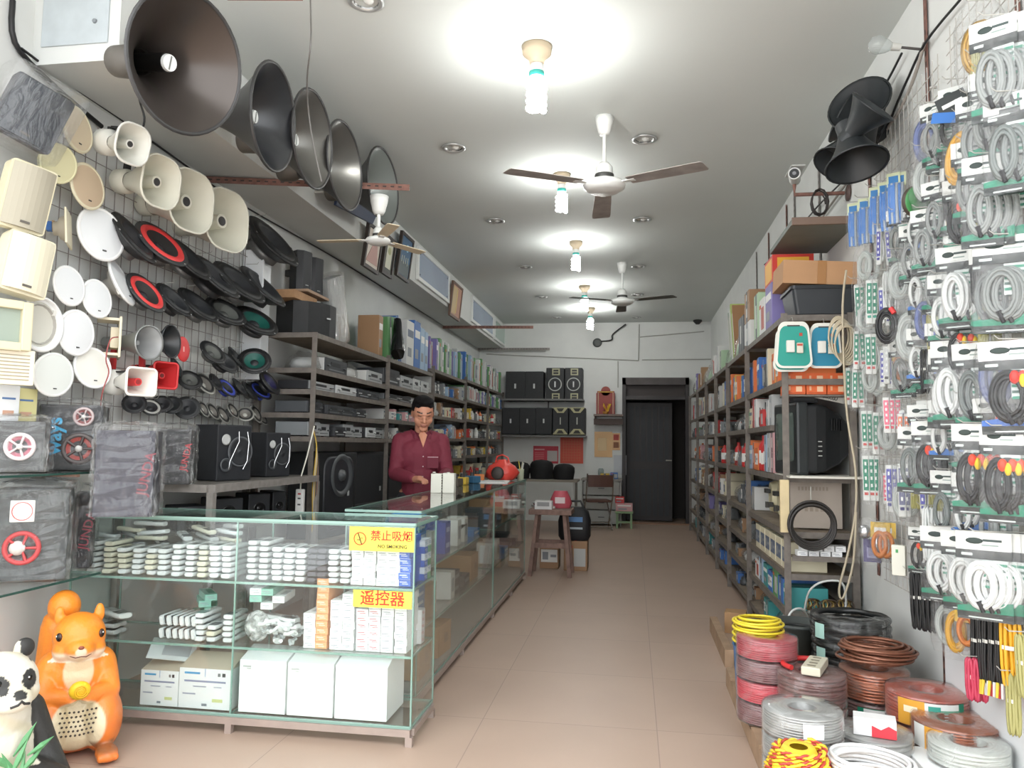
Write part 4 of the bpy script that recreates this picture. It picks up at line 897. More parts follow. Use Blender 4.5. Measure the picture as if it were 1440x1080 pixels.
one('orange_toy', MB().ball((0, 0, .1), (.035, .035, .04), 'e8803a', 16).cyl((0, 0, 0), (0, 0, .07), .03, .02, 'd0603a', 14), 'small orange dome lamp on the middle shelf of the counter', 'toy', TR(-1.2, 4.33, .355))
for i, y in enumerate((4.75, 5.0, 5.3, 5.95, 6.25, 6.6, 6.9, 7.2)):
    kbox(('dark', 'white', 'kraft')[i % 3], -1.08, y, .645 if i % 2 else .355, 1 + (i % 3 == 0), '%s box inside the long counter, %s one beyond the orange lamp' % (('dark', 'white', 'brown')[i % 3], ORD[i]), .0705)
    kbox(('white', 'dark', 'blue')[i % 3], -1.08, y+.05, .355 if i % 2 else .645, 1, '%s box on the other shelf, %s one beyond the orange lamp' % (('white', 'dark', 'blue')[i % 3], ORD[i]), .0705)
one('round_tin', MB().lathe([(0, 0), (.1, 0), (.13, .03), (.12, .035), (0, .03)], '2c2c2c', 26), 'dark round dish on the top shelf of the long counter', 'dish', TR(-1.2, 4.98, .66 if 0 else .645+.08))
# box the man is working on, and things on the counter
t = thing('perforated_block', 'cream perforated connector block standing on the counter in front of the man', 'block', TR(-1.28, 5.1, KT+.005, radians(0)))
BLK = mat('block_cream', 'dcdcd0', .5)
b = MB().box((-.028, 0, .065), (.075, .06, .13), BLK, None, .004).box((.055, .005, .067), (.08, .06, .134), BLK, None, .004)
link('body', b, t)
b = MB()
for i in range(7): b.box((.012, -.03, .012+i*.018), (.007, .004, .008), '5a5a50')
for i in range(2): b.cyl((-.05+.1*i, -.0, .134), (-.05+.1*i, 0, .14), .012, .01, 'c9c9be', 10)
link('slot_row', b, t)
one('paper_sheets', MB().box((0, 0, 0), (.34, .5, .006), 'e6e6e2').box((.03, -.1, .004), (.2, .2, .003), 'd8dcdc'), 'white papers spread on the far half of the counter', 'paper', TR(-1.25, 6.75, KT+.009, .1))
rb = random.Random(5); b = MB(); RBG = mat('bag_red', 'd8483e', .35, bump=.5, scale=30)
secs = []
for z, k in ((0, .7), (.03, 1), (.08, 1.05), (.13, .8), (.16, .5), (.19, .25)):
    secs.append([Vector((.15*k*cos(a*pi/8)*(1+rb.uniform(-.12, .12)), .11*k*sin(a*pi/8)*(1+rb.uniform(-.12, .12)), z+rb.uniform(-.008, .008))) for a in range(16)])
b.loft(secs, RBG, None, True, True)
t = thing('plastic_bag', 'bright red plastic carrier bag with dark reel on the counter end', 'bag', TR(-1.2, 7.1, KT+.006))
link('bag', b, t); link('handle', MB().tube([(-.07, 0, .15), (-.05, 0, .22), (0, 0, .235), (.05, 0, .21), (.07, 0, .15)], .008, RBG, 6), t)
link('reel', MB().lathe([(.05, 0), (.06, .02), (.04, .03), (0, .03)], '3c3430', 16), t, FR(-.02, -.125, .07))
one('pen_bunch', MB().cyl((0, 0, 0), (.0, 0, .1), .03, .035, 'b8c0a8', 14).cyl((0, .0, .05), (.02, 0, .17), .004, .004, 'd8d8c8').cyl((0, .01, .05), (-.02, 0, .18), .004, .004, 'e8d860').cyl((0.01, -.01, .05), (.03, 0, .16), .004, .004, 'e0e0e0'), 'pen pot with pens right of the red bag', 'pen pot', TR(-1.04-.02, 7.32, KT+.006))
for i, (x, y, c, lb) in enumerate(((-1.38, 6.2, 'd8b840', 'yellow'), (-1.36, 6.5, '3a6a8a', 'blue'), (-1.4, 6.9, 'c87840', 'orange'), (-1.38, 5.95, '5a5248', 'dark brown'))):
    one('tool_pack', MB().box((0, 0, .03), (.09, .12, .06), c, None, .008).cyl((0, 0, .06), (0, 0, .09), .02, .015, '3a3a3a', 12), lb+' tool pack at the back edge of the counter', 'tool pack', TR(x, y, KT+.006, i))
# ================================================================ garden figures
def blob(prims, voxel, smooth=6, name='blob'):
    """Join ellipsoids and tapered capsules, fuse them into one skin."""
    bm = bmesh.new()
    for p in prims:
        if p[0] == 's':
            c, r = Vector(p[1]), p[2]; r = (r, r, r) if not isinstance(r, (tuple, list)) else r
            Mx = Matrix.Translation(c) @ (p[3] if len(p) > 3 else Matrix()) @ Matrix.Diagonal((*r, 1))
            bmesh.ops.create_icosphere(bm, subdivisions=3, radius=1, matrix=Mx)
        else:
            a, ra, b_, rb_ = Vector(p[1]), p[2], Vector(p[3]), p[4]; n = 14
            for q, rr in ((a, ra), (b_, rb_)): bmesh.ops.create_icosphere(bm, subdivisions=2, radius=rr, matrix=Matrix.Translation(q))
            d_ = b_-a
            if d_.length > 1e-5:
                Mx = Matrix.Translation((a+b_)/2) @ d_.to_track_quat('Z', 'Y').to_matrix().to_4x4()
                bmesh.ops.create_cone(bm, cap_ends=True, segments=n, radius1=ra, radius2=rb_, depth=d_.length, matrix=Mx)
    me = bpy.data.meshes.new('t'); bm.to_mesh(me); bm.free()
    o = bpy.data.objects.new('t', me); COL.objects.link(o)
    r = o.modifiers.new('r', 'REMESH'); r.mode = 'VOXEL'; r.voxel_size = voxel; r.use_smooth_shade = True
    s = o.modifiers.new('s', 'SMOOTH'); s.iterations = smooth; s.factor = .5
    dg = bpy.context.evaluated_depsgraph_get(); out = bpy.data.meshes.new_from_object(o.evaluated_get(dg)); out.name = name
    bpy.data.objects.remove(o); bpy.data.meshes.remove(me)
    for pl in out.polygons: pl.use_smooth = True
    return out
def paint(me, fn, key, rough=.5, bump=0.0, scale=40):
    ca = me.color_attributes.new('paint', 'FLOAT_COLOR', 'POINT')
    for i, v in enumerate(me.vertices): ca.data[i].color = (*fn(v.co, v.normal), 1)
    m = mat(key, 'ffffff', rough, bump=bump, scale=scale); nt = m.node_tree
    a = nt.nodes.new('ShaderNodeAttribute'); a.attribute_name = 'paint'
    nt.links.new(a.outputs['Color'], nt.nodes['Principled BSDF'].inputs['Base Color'])
    me.materials.clear(); me.materials.append(m); return me
def mixc(a, b, t): t = max(0, min(1, t)); return tuple(x*(1-t)+y*t for x, y in zip(a, b))
def sm(x, a, b): t = max(0, min(1, (x-a)/(b-a))); return t*t*(3-2*t)
def rot(x=0, y=0, z=0): return Matrix.Rotation(z, 4, 'Z') @ Matrix.Rotation(y, 4, 'Y') @ Matrix.Rotation(x, 4, 'X')
# squirrel: sits, faces -Y, z up, about .68 tall
sq = [('s', (0, .02, .19), (.165, .15, .19)), ('s', (0, -.0, .12), (.175, .15, .115)), ('s', (0, .0, .33), (.13, .11, .14)),
      ('s', (-.1, -.07, .15), (.085, .13, .14)), ('s', (.1, -.07, .15), (.085, .13, .14)),
      ('s', (.115, -.19, .035), (.045, .075, .035)), ('s', (-.1, -.17, .04), (.05, .07, .035)),
      ('s', (-.085, 0, .355), (.075, .08, .09)), ('s', (.085, 0, .355), (.075, .08, .09)), ('c', (-.11, -.01, .35), .052, (-.125, -.09, .27), .045), ('c', (-.125, -.09, .27), .044, (-.03, -.165, .275), .032),
      ('c', (.11, -.01, .35), .052, (.125, -.09, .27), .045), ('c', (.125, -.09, .27), .044, (.03, -.165, .275), .032),
      ('s', (.0, -.02, .40), (.1, .09, .09)), ('s', (0, -.035, .505), (.106, .104, .103)), ('s', (0, -.11, .465), (.06, .065, .05)), ('s', (-.055, -.06, .455), (.05, .06, .045)), ('s', (.055, -.06, .455), (.05, .06, .045)),
      ('s', (-.078, .0, .59), (.022, .016, .045)), ('s', (.078, .0, .59), (.022, .016, .045)),
      ('c', (-.02, .14, .06), .09, (-.06, .19, .3), .1), ('c', (-.06, .19, .3), .1, (-.06, .15, .52), .085), ('s', (-.055, .11, .61), (.068, .065, .075))]
for s in (-1, 1):
    for i in range(4): sq.append(('c', (s*(.014+.011*i), -.172, .272-.004*i), .0085, (s*(.004+.009*i), -.2, .284-.006*i), .007))
    for i in range(4): sq.append(('s', (.1*s+.015+(i-1.5)*.02*1.0, -.245+.004*abs(i-1.5), .03), (.013, .02, .018)))
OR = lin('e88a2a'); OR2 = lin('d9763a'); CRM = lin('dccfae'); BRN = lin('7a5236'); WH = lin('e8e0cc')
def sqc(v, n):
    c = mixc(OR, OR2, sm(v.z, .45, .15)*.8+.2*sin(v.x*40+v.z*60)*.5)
    e = ((v.x-0)/.105)**2+((v.z-.155)/.115)**2
    if v.y < -.05: c = mixc(c, CRM, sm(1.12-e, 0, .2))
    e = (v.x/.06)**2+((v.z-.365)/.085)**2
    if v.y < -.02: c = mixc(c, CRM, sm(1.1-e, 0, .3)*.9)
    if v.z > .41 and v.z < .475 and v.y < -.05: c = mixc(c, WH, sm(.462-v.z, 0, .02)*sm(abs(v.x), -.01, .02)*.9)
    e = (v.x/.022)**2+((v.z-.462)/.02)**2
    if v.y < -.15: c = mixc(c, WH, sm(1.2-e, 0, .5)*.7)
    if .03 < v.z < .09 and v.y < -.15: c = mixc(c, BRN, sm(v.z, .04, .06)*sm(.09-v.z, 0, .02)*.8)
    return c
t = thing('squirrel_figure', 'orange garden squirrel figure holding a yellow nut, on the floor', 'figurine', TR(-2.275, 2.95, .0, radians(42), 0, 0, .935), None)
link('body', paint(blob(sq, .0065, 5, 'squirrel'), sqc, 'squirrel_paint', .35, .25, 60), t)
for s in (-1, 1):
    e = MB().ball((0, 0, 0), (.016, .010, .019), mat('eye_brown', '3a2014', .15), 14).ball((0, -.006, 0), (.011, .006, .014), mat('eye_black', '080808', .08), 12).ball((-.004, -.011, .006), (.003, .002, .004), 'f4f4f4', 8)
    link('eye', e, t, TR(s*.080, -.098, .520, s*.85))
nt_ = MB().ball((0, 0, 0), (.042, .03, .038), mat('nut_yellow', 'e8be28', .45), 18)
for k in range(4): nt_.tube([(.008*k*cos(a)+.001*a, -.03+.0003*k*k, .008*k*sin(a)) for a in [i*.5 for i in range(13)]], .0028, 'd9a81c', 5)
link('nut', nt_, t, TR(.0, -.205, .315))
hl = MB(); rh = random.Random(2)
for i in range(6):
    for j in range(9):
        x = -.065+j*.0165+(i % 2)*.008; z = .225-i*.019
        if abs(x) < .075-(i*.002):
            hl.ball((x, -.205+abs(x)*.25+abs(z-.18)*.12, z), (.0048, .006, .0045), '3c332a', 6)
link('speaker_hole', hl, t)
for k in (0,): pass
link('nose', MB().ball((0, -.172, .482), (.012, .008, .008), '8a4a34', 10), t)
cl_ = MB()
link('mouth', MB().tube([(-.04, -.15, .448), (-.02, -.168, .442), (0, -.172, .446), (.02, -.168, .442), (.04, -.15, .448)], .0022, '6a4030', 5), t)
# panda: bigger, half out of frame
pdp = [('s', (0, 0, .16), (.16, .14, .17)), ('s', (0, -.02, .28), (.12, .11, .12)), ('s', (0, -.06, .40), (.12, .115, .105)), ('s', (.0, -.16, .365), (.06, .055, .045)), ('s', (-.05, -.1, .37), (.06, .06, .05)), ('s', (.05, -.1, .37), (.06, .06, .05)),
       ('s', (-.095, -.02, .495), (.036, .022, .036)), ('s', (.095, -.02, .495), (.036, .022, .036)),
       ('c', (.12, -.02, .28), .055, (.16, -.05, .15), .05), ('c', (.16, -.05, .15), .05, (.19, -.1, .02), .055), ('c', (-.12, -.02, .28), .055, (-.1, -.14, .24), .045),
       ('c', (.09, -.08, .06), .08, (.14, -.2, .05), .06), ('c', (-.09, -.08, .06), .08, (-.12, -.2, .05), .06)]
PW = lin('ddd9cb'); PK = lin('2e2e2d'); PT = lin('cfc4a2')
def pdc(v, n):
    c = mixc(PW, PT, .5*sm(sin(v.z*50+v.x*30), .2, 1))
    if v.z > .465 and abs(v.x) > .075: c = PK
    for s in (-1, 1):
        if v.y < -.1 and ((v.x-s*.05)/.03)**2+((v.z-.42-abs(v.x)*.0)/.032)**2 < 1: c = PK
    if v.y < -.19 and ((v.x)/.022)**2+((v.z-.385)/.014)**2 < 1: c = PK
    if v.z < .33 and abs(v.x) > .105: c = PK
    if v.z < .12 and abs(v.x) > .07: c = PK
    return c
t = thing('panda_figure', 'black and white garden panda figure at the lower left corner', 'figurine', TR(-2.275, 2.51, .0, radians(67), 0, 0, 1.03))
link('body', paint(blob(pdp, .006, 5, 'panda'), pdc, 'panda_paint', .55, .3, 50), t)
for s in (-1, 1): link('eye', MB().ball((0, 0, 0), (.011, .007, .011), mat('eye_gloss', '0b0b0b', .1), 12).ball((-.003, -.006, .003), (.003, .002, .003), 'e8e8e8', 8), t, TR(s*.048, -.158, .425))
link('mouth', MB().tube([(-.03, -.205, .352), (-.01, -.214, .358), (0, -.216, .368), (.01, -.214, .358), (.03, -.205, .352)], .0045, '2c2c2c', 6), t)
bb = MB()
for a, l, x, z in ((.5, .13, .02, .17), (.9, .11, .06, .15), (-.4, .12, -.01, .15), (.2, .14, .03, .12), (1.2, .1, .09, .19), (-.8, .1, -.04, .18), (.7, .12, .05, .22)):
    q = Matrix.Translation((x, -.175 if z < .2 else -.15, z)) @ Matrix.Rotation(a, 4, 'Y') @ Matrix.Rotation(-.15, 4, 'X')
    bb.add([(-.003, 0, -l/2), (.003, 0, -l/2), (.012, -.006, 0), (0, -.006, l/2), (-.012, -.006, 0), (0, -.014, 0)], [(0, 1, 5), (1, 2, 5), (2, 3, 5), (3, 4, 5), (4, 0, 5), (0, 4, 3, 2, 1)], mat('bamboo_green', '5e9a68', .5), q)
link('bamboo_leaf', bb, t)
one('wall_pipe', MB().tube([(XL+.02, 2.86, .02), (XL+.02, 2.86, zl-.03)], .012, mat('pipe_brown', '7a5c54', .6), 8), 'thin brown pipe on the wall behind the panda', 'pipe')
# ================================================================ the man behind the counter
def man():
    S = Matrix()
    hd = Matrix.Translation((0, -.03, 1.475)) @ Matrix.Rotation(radians(24), 4, 'X') @ Matrix.Scale(1.12, 4)    # head frame, origin at the neck top, face -Y
    def h(x, y, z): return tuple(hd @ Vector((x, y, z)))
    HR = Matrix.Rotation(radians(24), 4, 'X')
    b = [('c', (0, .0, .98), .13, (0, .0, 1.12), .125), ('c', (0, .01, 1.12), .13, (0, .0, 1.28), .14), ('c', (-.1, 0, 1.36), .07, (.1, 0, 1.36), .07),
         ('c', (0, 0, 1.38), .055, (0, -.03, 1.52), .052),
         ('s', h(0, -.01, .125), (.084, .104, .11), HR), ('s', h(0, -.035, .07), (.068, .074, .072), HR), ('s', h(0, -.078, .02), (.034, .026, .026), HR),
         ('s', h(-.038, -.055, .078), (.032, .034, .036), HR), ('s', h(.038, -.055, .078), (.032, .034, .036), HR),
         ('c', h(0, -.098, .122), .009, h(0, -.117, .086), .0135), ('s', h(-.013, -.104, .083), (.011, .012, .009), HR), ('s', h(.013, -.104, .083), (.011, .012, .009), HR),
         ('s', h(0, -.100, .056), (.027, .013, .0075), HR), ('s', h(0, -.097, .046), (.022, .013, .008), HR), ('s', h(0, -.088, .135), (.055, .02, .012), HR),
         ('s', h(-.075, .005, .10), (.008, .018, .03), HR), ('s', h(.075, .005, .10), (.008, .018, .03), HR)]
    sh = [(-.165, .0, 1.36), (.165, .0, 1.36)]; el = [(-.205, -.07, 1.10), (.205, -.08, 1.10)]; wr = [(-.085, -.33, 1.07), (.12, -.36, 1.08)]
    for i in range(2):
        b += [('c', sh[i], .062, el[i], .046), ('c', el[i], .042, wr[i], .027)]
        s = -1 if i == 0 else 1
        w = Vector(wr[i]); pal = w+Vector((-s*.035, -.065, .0)); b += [('c', w, .026, tuple(pal), .03), ('s', tuple(pal), (.034, .042, .018), rot(0, 0, s*.5))]
        d = (pal-w).normalized(); side = Vector((d.y, -d.x, 0))
        for k, (L1, L2) in enumerate(((.030, .024), (.034, .027), (.032, .025), (.026, .02))):
            o = pal+side*(.026-.0175*k)+d*.032; m1 = o+d*L1+Vector((0, 0, -.008)); m2 = m1+(d*.35+Vector((0, 0, -.9))).normalized()*L2
            b += [('c', tuple(o), .0088, tuple(m1), .008), ('c', tuple(m1), .008, tuple(m2), .0068)]
        o = w+Vector((-s*.03, -.03, .008)); tip = o+Vector((-s*.035, -.035, -.004)); b += [('c', tuple(o), .0115, tuple(tip), .009), ('c', tuple(tip), .009, tuple(tip+Vector((-s*.006, -.024, -.01))), .008)]
    for s in (-1, 1):
        b += [('c', (s*.09, .01, .92), .085, (s*.1, 0, .5), .055), ('c', (s*.1, 0, .5), .052, (s*.1, .03, .1), .036), ('c', (s*.1, .02, .05), .035, (s*.11, -.11, .03), .03)]
    hdi = hd.inverted(); SK = lin('c98f74'); SKD = lin('a06c56'); LIP = lin('96584e'); BRW = lin('1e1714')
    def col(v, n):
        q = hdi @ v; c = mixc(SK, SKD, .3)
        if v.z > 1.40 and q.z > -.02:
            c = SK
            if q.y < -.07:
                if abs(q.z-.051) < .010 and abs(q.x) < .024 and q.y < -.095: c = mixc(c, LIP, .7)
                for s in (-1, 1):
                    if abs(q.z-.142-.003*abs(q.x)/.03) < .0045 and .014 < s*q.x < .052: c = BRW
                    if abs(q.z-.120) < .0034 and .017 < s*q.x < .045: c = mixc(c, BRW, .85)
        return c
    body = paint(blob(b, .0055, 3, 'man'), col, 'skin_paint', .5)
    # shirt: a looser skin over torso and arms
    s_ = [('c', (0, .0, .95), .150, (0, .0, 1.12), .145), ('c', (0, .01, 1.12), .148, (0, .0, 1.28), .158), ('c', (-.10, 0, 1.365), .083, (.10, 0, 1.365), .083), ('s', (0, .01, 1.4), (.09, .07, .045)), ('s', (0, -.02, 1.25), (.2, .125, .16))]
    for i in range(2):
        w = Vector(wr[i]); e = Vector(el[i]); cu = e+(w-e)*.93
        s_ += [('c', sh[i], .070, el[i], .056), ('c', el[i], .055, tuple(e+(w-e)*.5), .052), ('c', tuple(e+(w-e)*.5), .052, tuple(cu), .040)]
        s_ += [('s', tuple((Vector(sh[i])+e)/2+Vector((0, -.02, -.03))), (.06, .058, .05)), ('s', tuple(e+Vector((0, .01, .02))), (.058, .058, .058))]
    sm_ = blob(s_, .007, 3, 'shirt'); sm_.materials.clear(); sm_.materials.append(mat('shirt_maroon', '742738', .75, noise=.12, scale=7, bump=.35))
    # trousers
    tr = [('s', (0, .01, .93), (.155, .125, .11))]
    for s in (-1, 1): tr += [('c', (s*.085, .01, .9), .1, (s*.1, 0, .5), .075), ('c', (s*.1, 0, .5), .073, (s*.1, .02, .09), .058)]
    tm = blob(tr, .012, 4, 'trousers'); tm.materials.clear(); tm.materials.append(mat('trousers_dark', '26262c', .8))
    # hair: scalp cap
    hp = [('s', h(0, .008, .150), (.092, .110, .098), HR), ('s', h(0, .055, .10), (.082, .068, .09), HR), ('s', h(.01, -.035, .212), (.066, .066, .034), HR), ('s', h(-.03, -.02, .215), (.05, .05, .03), HR)]
    hm = blob(hp, .006, 3, 'hair')
    bm = bmesh.new(); bm.from_mesh(hm)
    kill = [f for f in bm.faces if (lambda q: (q.y < -.045 and q.z < .172) or (q.y < -.005 and q.z < .135) or (q.y < .02 and q.z < .105) or (q.z < .05))(hdi @ f.calc_center_median())]
    bmesh.ops.delete(bm, geom=kill, context='FACES'); bm.to_mesh(hm); bm.free()
    hm.materials.clear(); hm.materials.append(mat('hair_black', '0e0c0e', .6, bump=1.0, scale=160, spec=.2))
    t = thing('person', 'man in a maroon shirt looking down at the cream block on the counter', 'person', TR(-1.62, 5.78, 0, radians(23), 0, 0, .955))
    link('body', body, t); sh_ = link('shirt', sm_, t); link('trousers', tm, t); link('hair', hm, t)
    # collar, placket, buttons, pocket line
    c = MB(); MRN = mat('shirt_collar', '6b2334', .75)
    for s in (-1, 1): c.add([(s*.006, -.118, 1.345), (s*.062, -.08, 1.435), (s*.085, -.02, 1.452), (s*.095, -.045, 1.41), (s*.06, -.108, 1.345)], [(0, 1, 2, 3, 4)], MRN); c.add([(s*.006, -.123, 1.345), (s*.062, -.085, 1.437), (s*.085, -.02, 1.456), (s*.1, -.045, 1.408), (s*.06, -.114, 1.343)], [(4, 3, 2, 1, 0)], MRN)
    link('collar', c, sh_)
    sk = MB().add([(0, -.152, 1.31), (.034, -.128, 1.41), (.0, -.095, 1.45), (-.034, -.128, 1.41)], [(0, 1, 2, 3)], mat('skin_plain', 'c98f74', .5))
    link('neck_opening', sk, sh_)
    bt = MB()
    for z in (1.24, 1.16, 1.08): bt.ball((0.002, -.152 if z > 1.1 else -.15, z), (.0055, .003, .0055), 'd8c8c8', 10)
    link('button', bt, sh_)
    link('pocket', MB().box((.08, -.148, 1.235), (.085, .003, .004), 'd9b8bc').box((.08, -.147, 1.19), (.09, .003, .085), MRN), sh_)
    for s in (-1, 1): link('shoe', MB().ball((s*.11, -.07, .035), (.045, .13, .04), '1c1c1e', 14), t)
man()
# ================================================================ steel racks
PST = mat('rack_post', '78716a', .6, .2, noise=.25, scale=20); BRD = mat('rack_board', '877a6a', .7, noise=.25, scale=10)
def rack(name, label, x0, x1, ys, tops, front, boards, y_in=None):
    """posts at every y in ys on both long sides; one board per bay and level"""
    t = thing(name, label, 'rack')
    for i, y in enumerate(ys):
        for x in (x0, x1):
            b = MB().box((x, y, tops[i]/2), (.036, .004, tops[i]), PST).box((x+(.018 if x == x0 else -.018), y+.018, tops[i]/2), (.004, .036, tops[i]), PST)
            link('post', b, t)
    for i in range(len(ys)-1):
        for z in boards[i]:
            y0 = 5.17 if (i == 0 and y_in == z) else ys[i]
            b = MB().box(((x0+x1)/2, (y0+ys[i+1])/2, z-.006), (x1-x0, ys[i+1]-y0-.008, .012), BRD)
            fx = x1 if front > 0 else x0
            b.box((fx, (y0+ys[i+1])/2, z-.018), (.006, ys[i+1]-y0-.01, .036), PST)
            b.box(((x0+x1)/2, y0+.006, z-.018), (x1-x0, .006, .036), PST)
            link('board', b, t)
    return t
LY_ = [5.06, 6.7, 8.3, 10.0, 11.6, 13.0]
LZ = {0: (2.05, 1.80, 1.65, 1.485, 1.32), 1: (2.06, 1.82, 1.68, 1.50, 1.32, .78, .25), 2: (2.15, 1.88, 1.62, 1.37, 1.13, .78, .25)}
LB = [LZ[0]+(.55,), LZ[1][:5]+(.55,), (2.12, 1.85, 1.6, 1.35, 1.1, .75, .25), LZ[2], LZ[2]]
rack('left_rack', 'long grey steel rack along the left wall behind the shop man', -2.62, -2.2, LY_, [2.05, 2.08, 2.15, 2.18, 2.18, 2.18], 1, LB)
RY = [4.70, 6.2, 7.45, 8.5, 9.6, 10.9, 12.3]
RZ = (2.07, 1.69, 1.43, 1.12, .80, .56, .34, .12)
RB = [RZ]*6
rack('right_rack', 'long grey steel rack along the right wall filled with goods', .885, 1.262, RY, [2.08]*7, -1, RB, 1.43)
# ---------------------------------------------------------------- goods
pal = {'white': 'd4d5d2', 'pale grey': 'aeb1b0', 'grey': '808486', 'dark grey': '4c4f52', 'black': '26272a', 'brown': '9a7858', 'orange': 'd6733c', 'red': 'c23a3a', 'blue': '3c6cae', 'pale blue': '9ab4cc', 'green': '5d8f5c', 'pale green': 'a9c4a4', 'yellow': 'd8b84a', 'cream': 'd6cfb4', 'violet': '7a72a8', 'teal': '3c8c8c', 'pink': 'c99a9c'}
GOOD = {}
def g_carton(c, v):
    """unit goods: x width, y depth (0..1 back), z height; origin front bottom centre"""
    C = mat('good_'+c.replace(' ', '_'), pal[c], .55); st = ('e4e4e0', '5a5e62', 'b0b2b0')[v % 3]; s2 = ('8a8f94', 'cfd0cc', 'c0563c')[v % 3]
    if c in ('white', 'cream', 'pale grey'): st = ('5f6c80', '8a9096', 'b05a50')[v % 3]
    b = MB().box((0, .5, .5), (1, 1, 1), C, None, .02)
    if v == 0: b.box((0, -.004, .72), (.8, .008, .16), st).box((-.1, -.004, .3), (.5, .008, .2), s2)
    elif v == 1: b.box((0, -.004, .5), (.24, .008, .98), st).box((.0, -.006, .5), (.18, .008, .5), s2)
    elif v == 2: b.box((.18, -.004, .45), (.5, .008, .6), st).box((-.28, -.004, .8), (.3, .008, .1), s2)
    else: b.box((0, -.004, .5), (.86, .008, .5), st).box((-.2, -.006, .5), (.3, .008, .3), s2).box((.22, -.006, .5), (.3, .008, .1), s2)
    b.box((0, .5, 1.0), (.08, .98, .012), s2)
    return b
def g_device(c, v):
    b = MB().box((0, .52, .52), (1, .96, .9), mat('device_case_'+c.replace(' ', '_'), pal[c], .4), None, .02)
    f = ('a4a7a8', '2a2c30', '34373b', 'bfc2c2')[v % 4]; b.box((0, .02, .52), (1.0, .05, .94), f, None, .02)
    b.box((-.05, -.008, .62), (.42, .012, .26), '15181c').box((.0, -.008, .25), (.7, .01, .08), 'a0a4a6' if v % 2 else '6a6e70')
    for s in (-.38, .36): b.cyl((s, 0, .5), (s, -.06, .5), .07, .06, 'd0d2d2' if v % 2 else '55585a', 14)
    for s in (-.4, .4): b.cyl((s, .2, 0), (s, .2, .08), .05, .05, '1c1c1c', 8)
    return b
def g_bag(c, v):
    rd = random.Random(v*7+len(c)); C = mat('baggood_'+c.replace(' ', '_'), pal[c], .6); secs = []
    for z, k in ((0, .8), (.15, 1), (.45, .95), (.7, .8), (.85, .5), (1.0, .35)):
        secs.append([Vector((.5*k*cos(a*pi/7)*(1+rd.uniform(-.15, .12)), .5+.5*k*sin(a*pi/7)*(1+rd.uniform(-.15, .12)), max(0, z+rd.uniform(-.04, .04)*(z > 0)))) for a in range(14)])
    return MB().loft(secs, BAG, None, True, True).loft([[Vector((q.x*.8, .5+(q.y-.5)*.8, q.z*.8)) for q in s] for s in secs[:5]], C, None, True, True)
def g_bottle(c, v):
    return MB().lathe([(0, 0), (.45, 0), (.5, .04), (.5, .66), (.36, .78), (.2, .82), (.2, .96), (0, .96)], mat('bottle_'+c.replace(' ', '_'), pal[c], .3), 16, Matrix.Translation((0, .5, 0))).lathe([(.505, .2), (.505, .55)], 'e6e6e2', 16, Matrix.Translation((0, .5, 0)))
def g_roll(c, v):
    return MB().lathe([(.28, 0), (.48, 0), (.5, .05), (.5, .95), (.48, 1), (.28, 1), (.26, .5), (.28, 0)], mat('roll_'+c.replace(' ', '_'), pal[c], .6), 20, Matrix.Translation((0, .5, 0))).lathe([(.505, .3), (.505, .7)], 'd8d8d4', 20, Matrix.Translation((0, .5, 0)))
def g_motor(c, v):
    b = MB().lathe([(0, 0), (.4, 0), (.45, .1), (.45, .35), (.3, .45), (.3, .6), (.12, .65), (.12, .9), (0, .9)], mat('part_'+c.replace(' ', '_'), pal[c], .4, .3), 16, Matrix.Translation((0, .5, 0)))
    for i in range(4): a = i*pi/2+v; b.cyl((.3*cos(a), .5+.3*sin(a), .3), (.46*cos(a), .5+.46*sin(a), .7), .05, .03, '6a6c6a', 6)
    return b
KIND = {'carton': g_carton, 'device': g_device, 'bag': g_bag, 'bottle': g_bottle, 'roll': g_roll, 'part': g_motor}
NAMES = {'carton': ('carton', 'box'), 'upright': ('upright_box', 'box'), 'flat': ('flat_box', 'box'), 'device': ('audio_unit', 'device'), 'bag': ('bagged_goods', 'bag'), 'bottle': ('spray_can', 'can'), 'roll': ('tape_roll', 'roll'), 'part': ('metal_part', 'part')}
WORD = {'carton': 'box', 'device': 'audio unit', 'bag': 'clear bag of goods', 'bottle': 'can', 'roll': 'roll', 'part': 'fitting'}
def good(kind, c, v): return P(('good', kind, c, v), lambda: KIND[kind](c, v))
def put(kind, c, v, x, y, z, w, d, h, face, label, group, rz=0, ry=0):
    """face: angle that turns the front (-Y) outwards"""
    nm, cat = NAMES[('upright' if h > 1.8*w else 'flat' if h < .8*w else 'carton') if kind == 'carton' else kind]
    return one(nm, good(kind, c, v), label, cat, TR(x, y, z, face+rz, 0, ry, (w, d, h)), group)
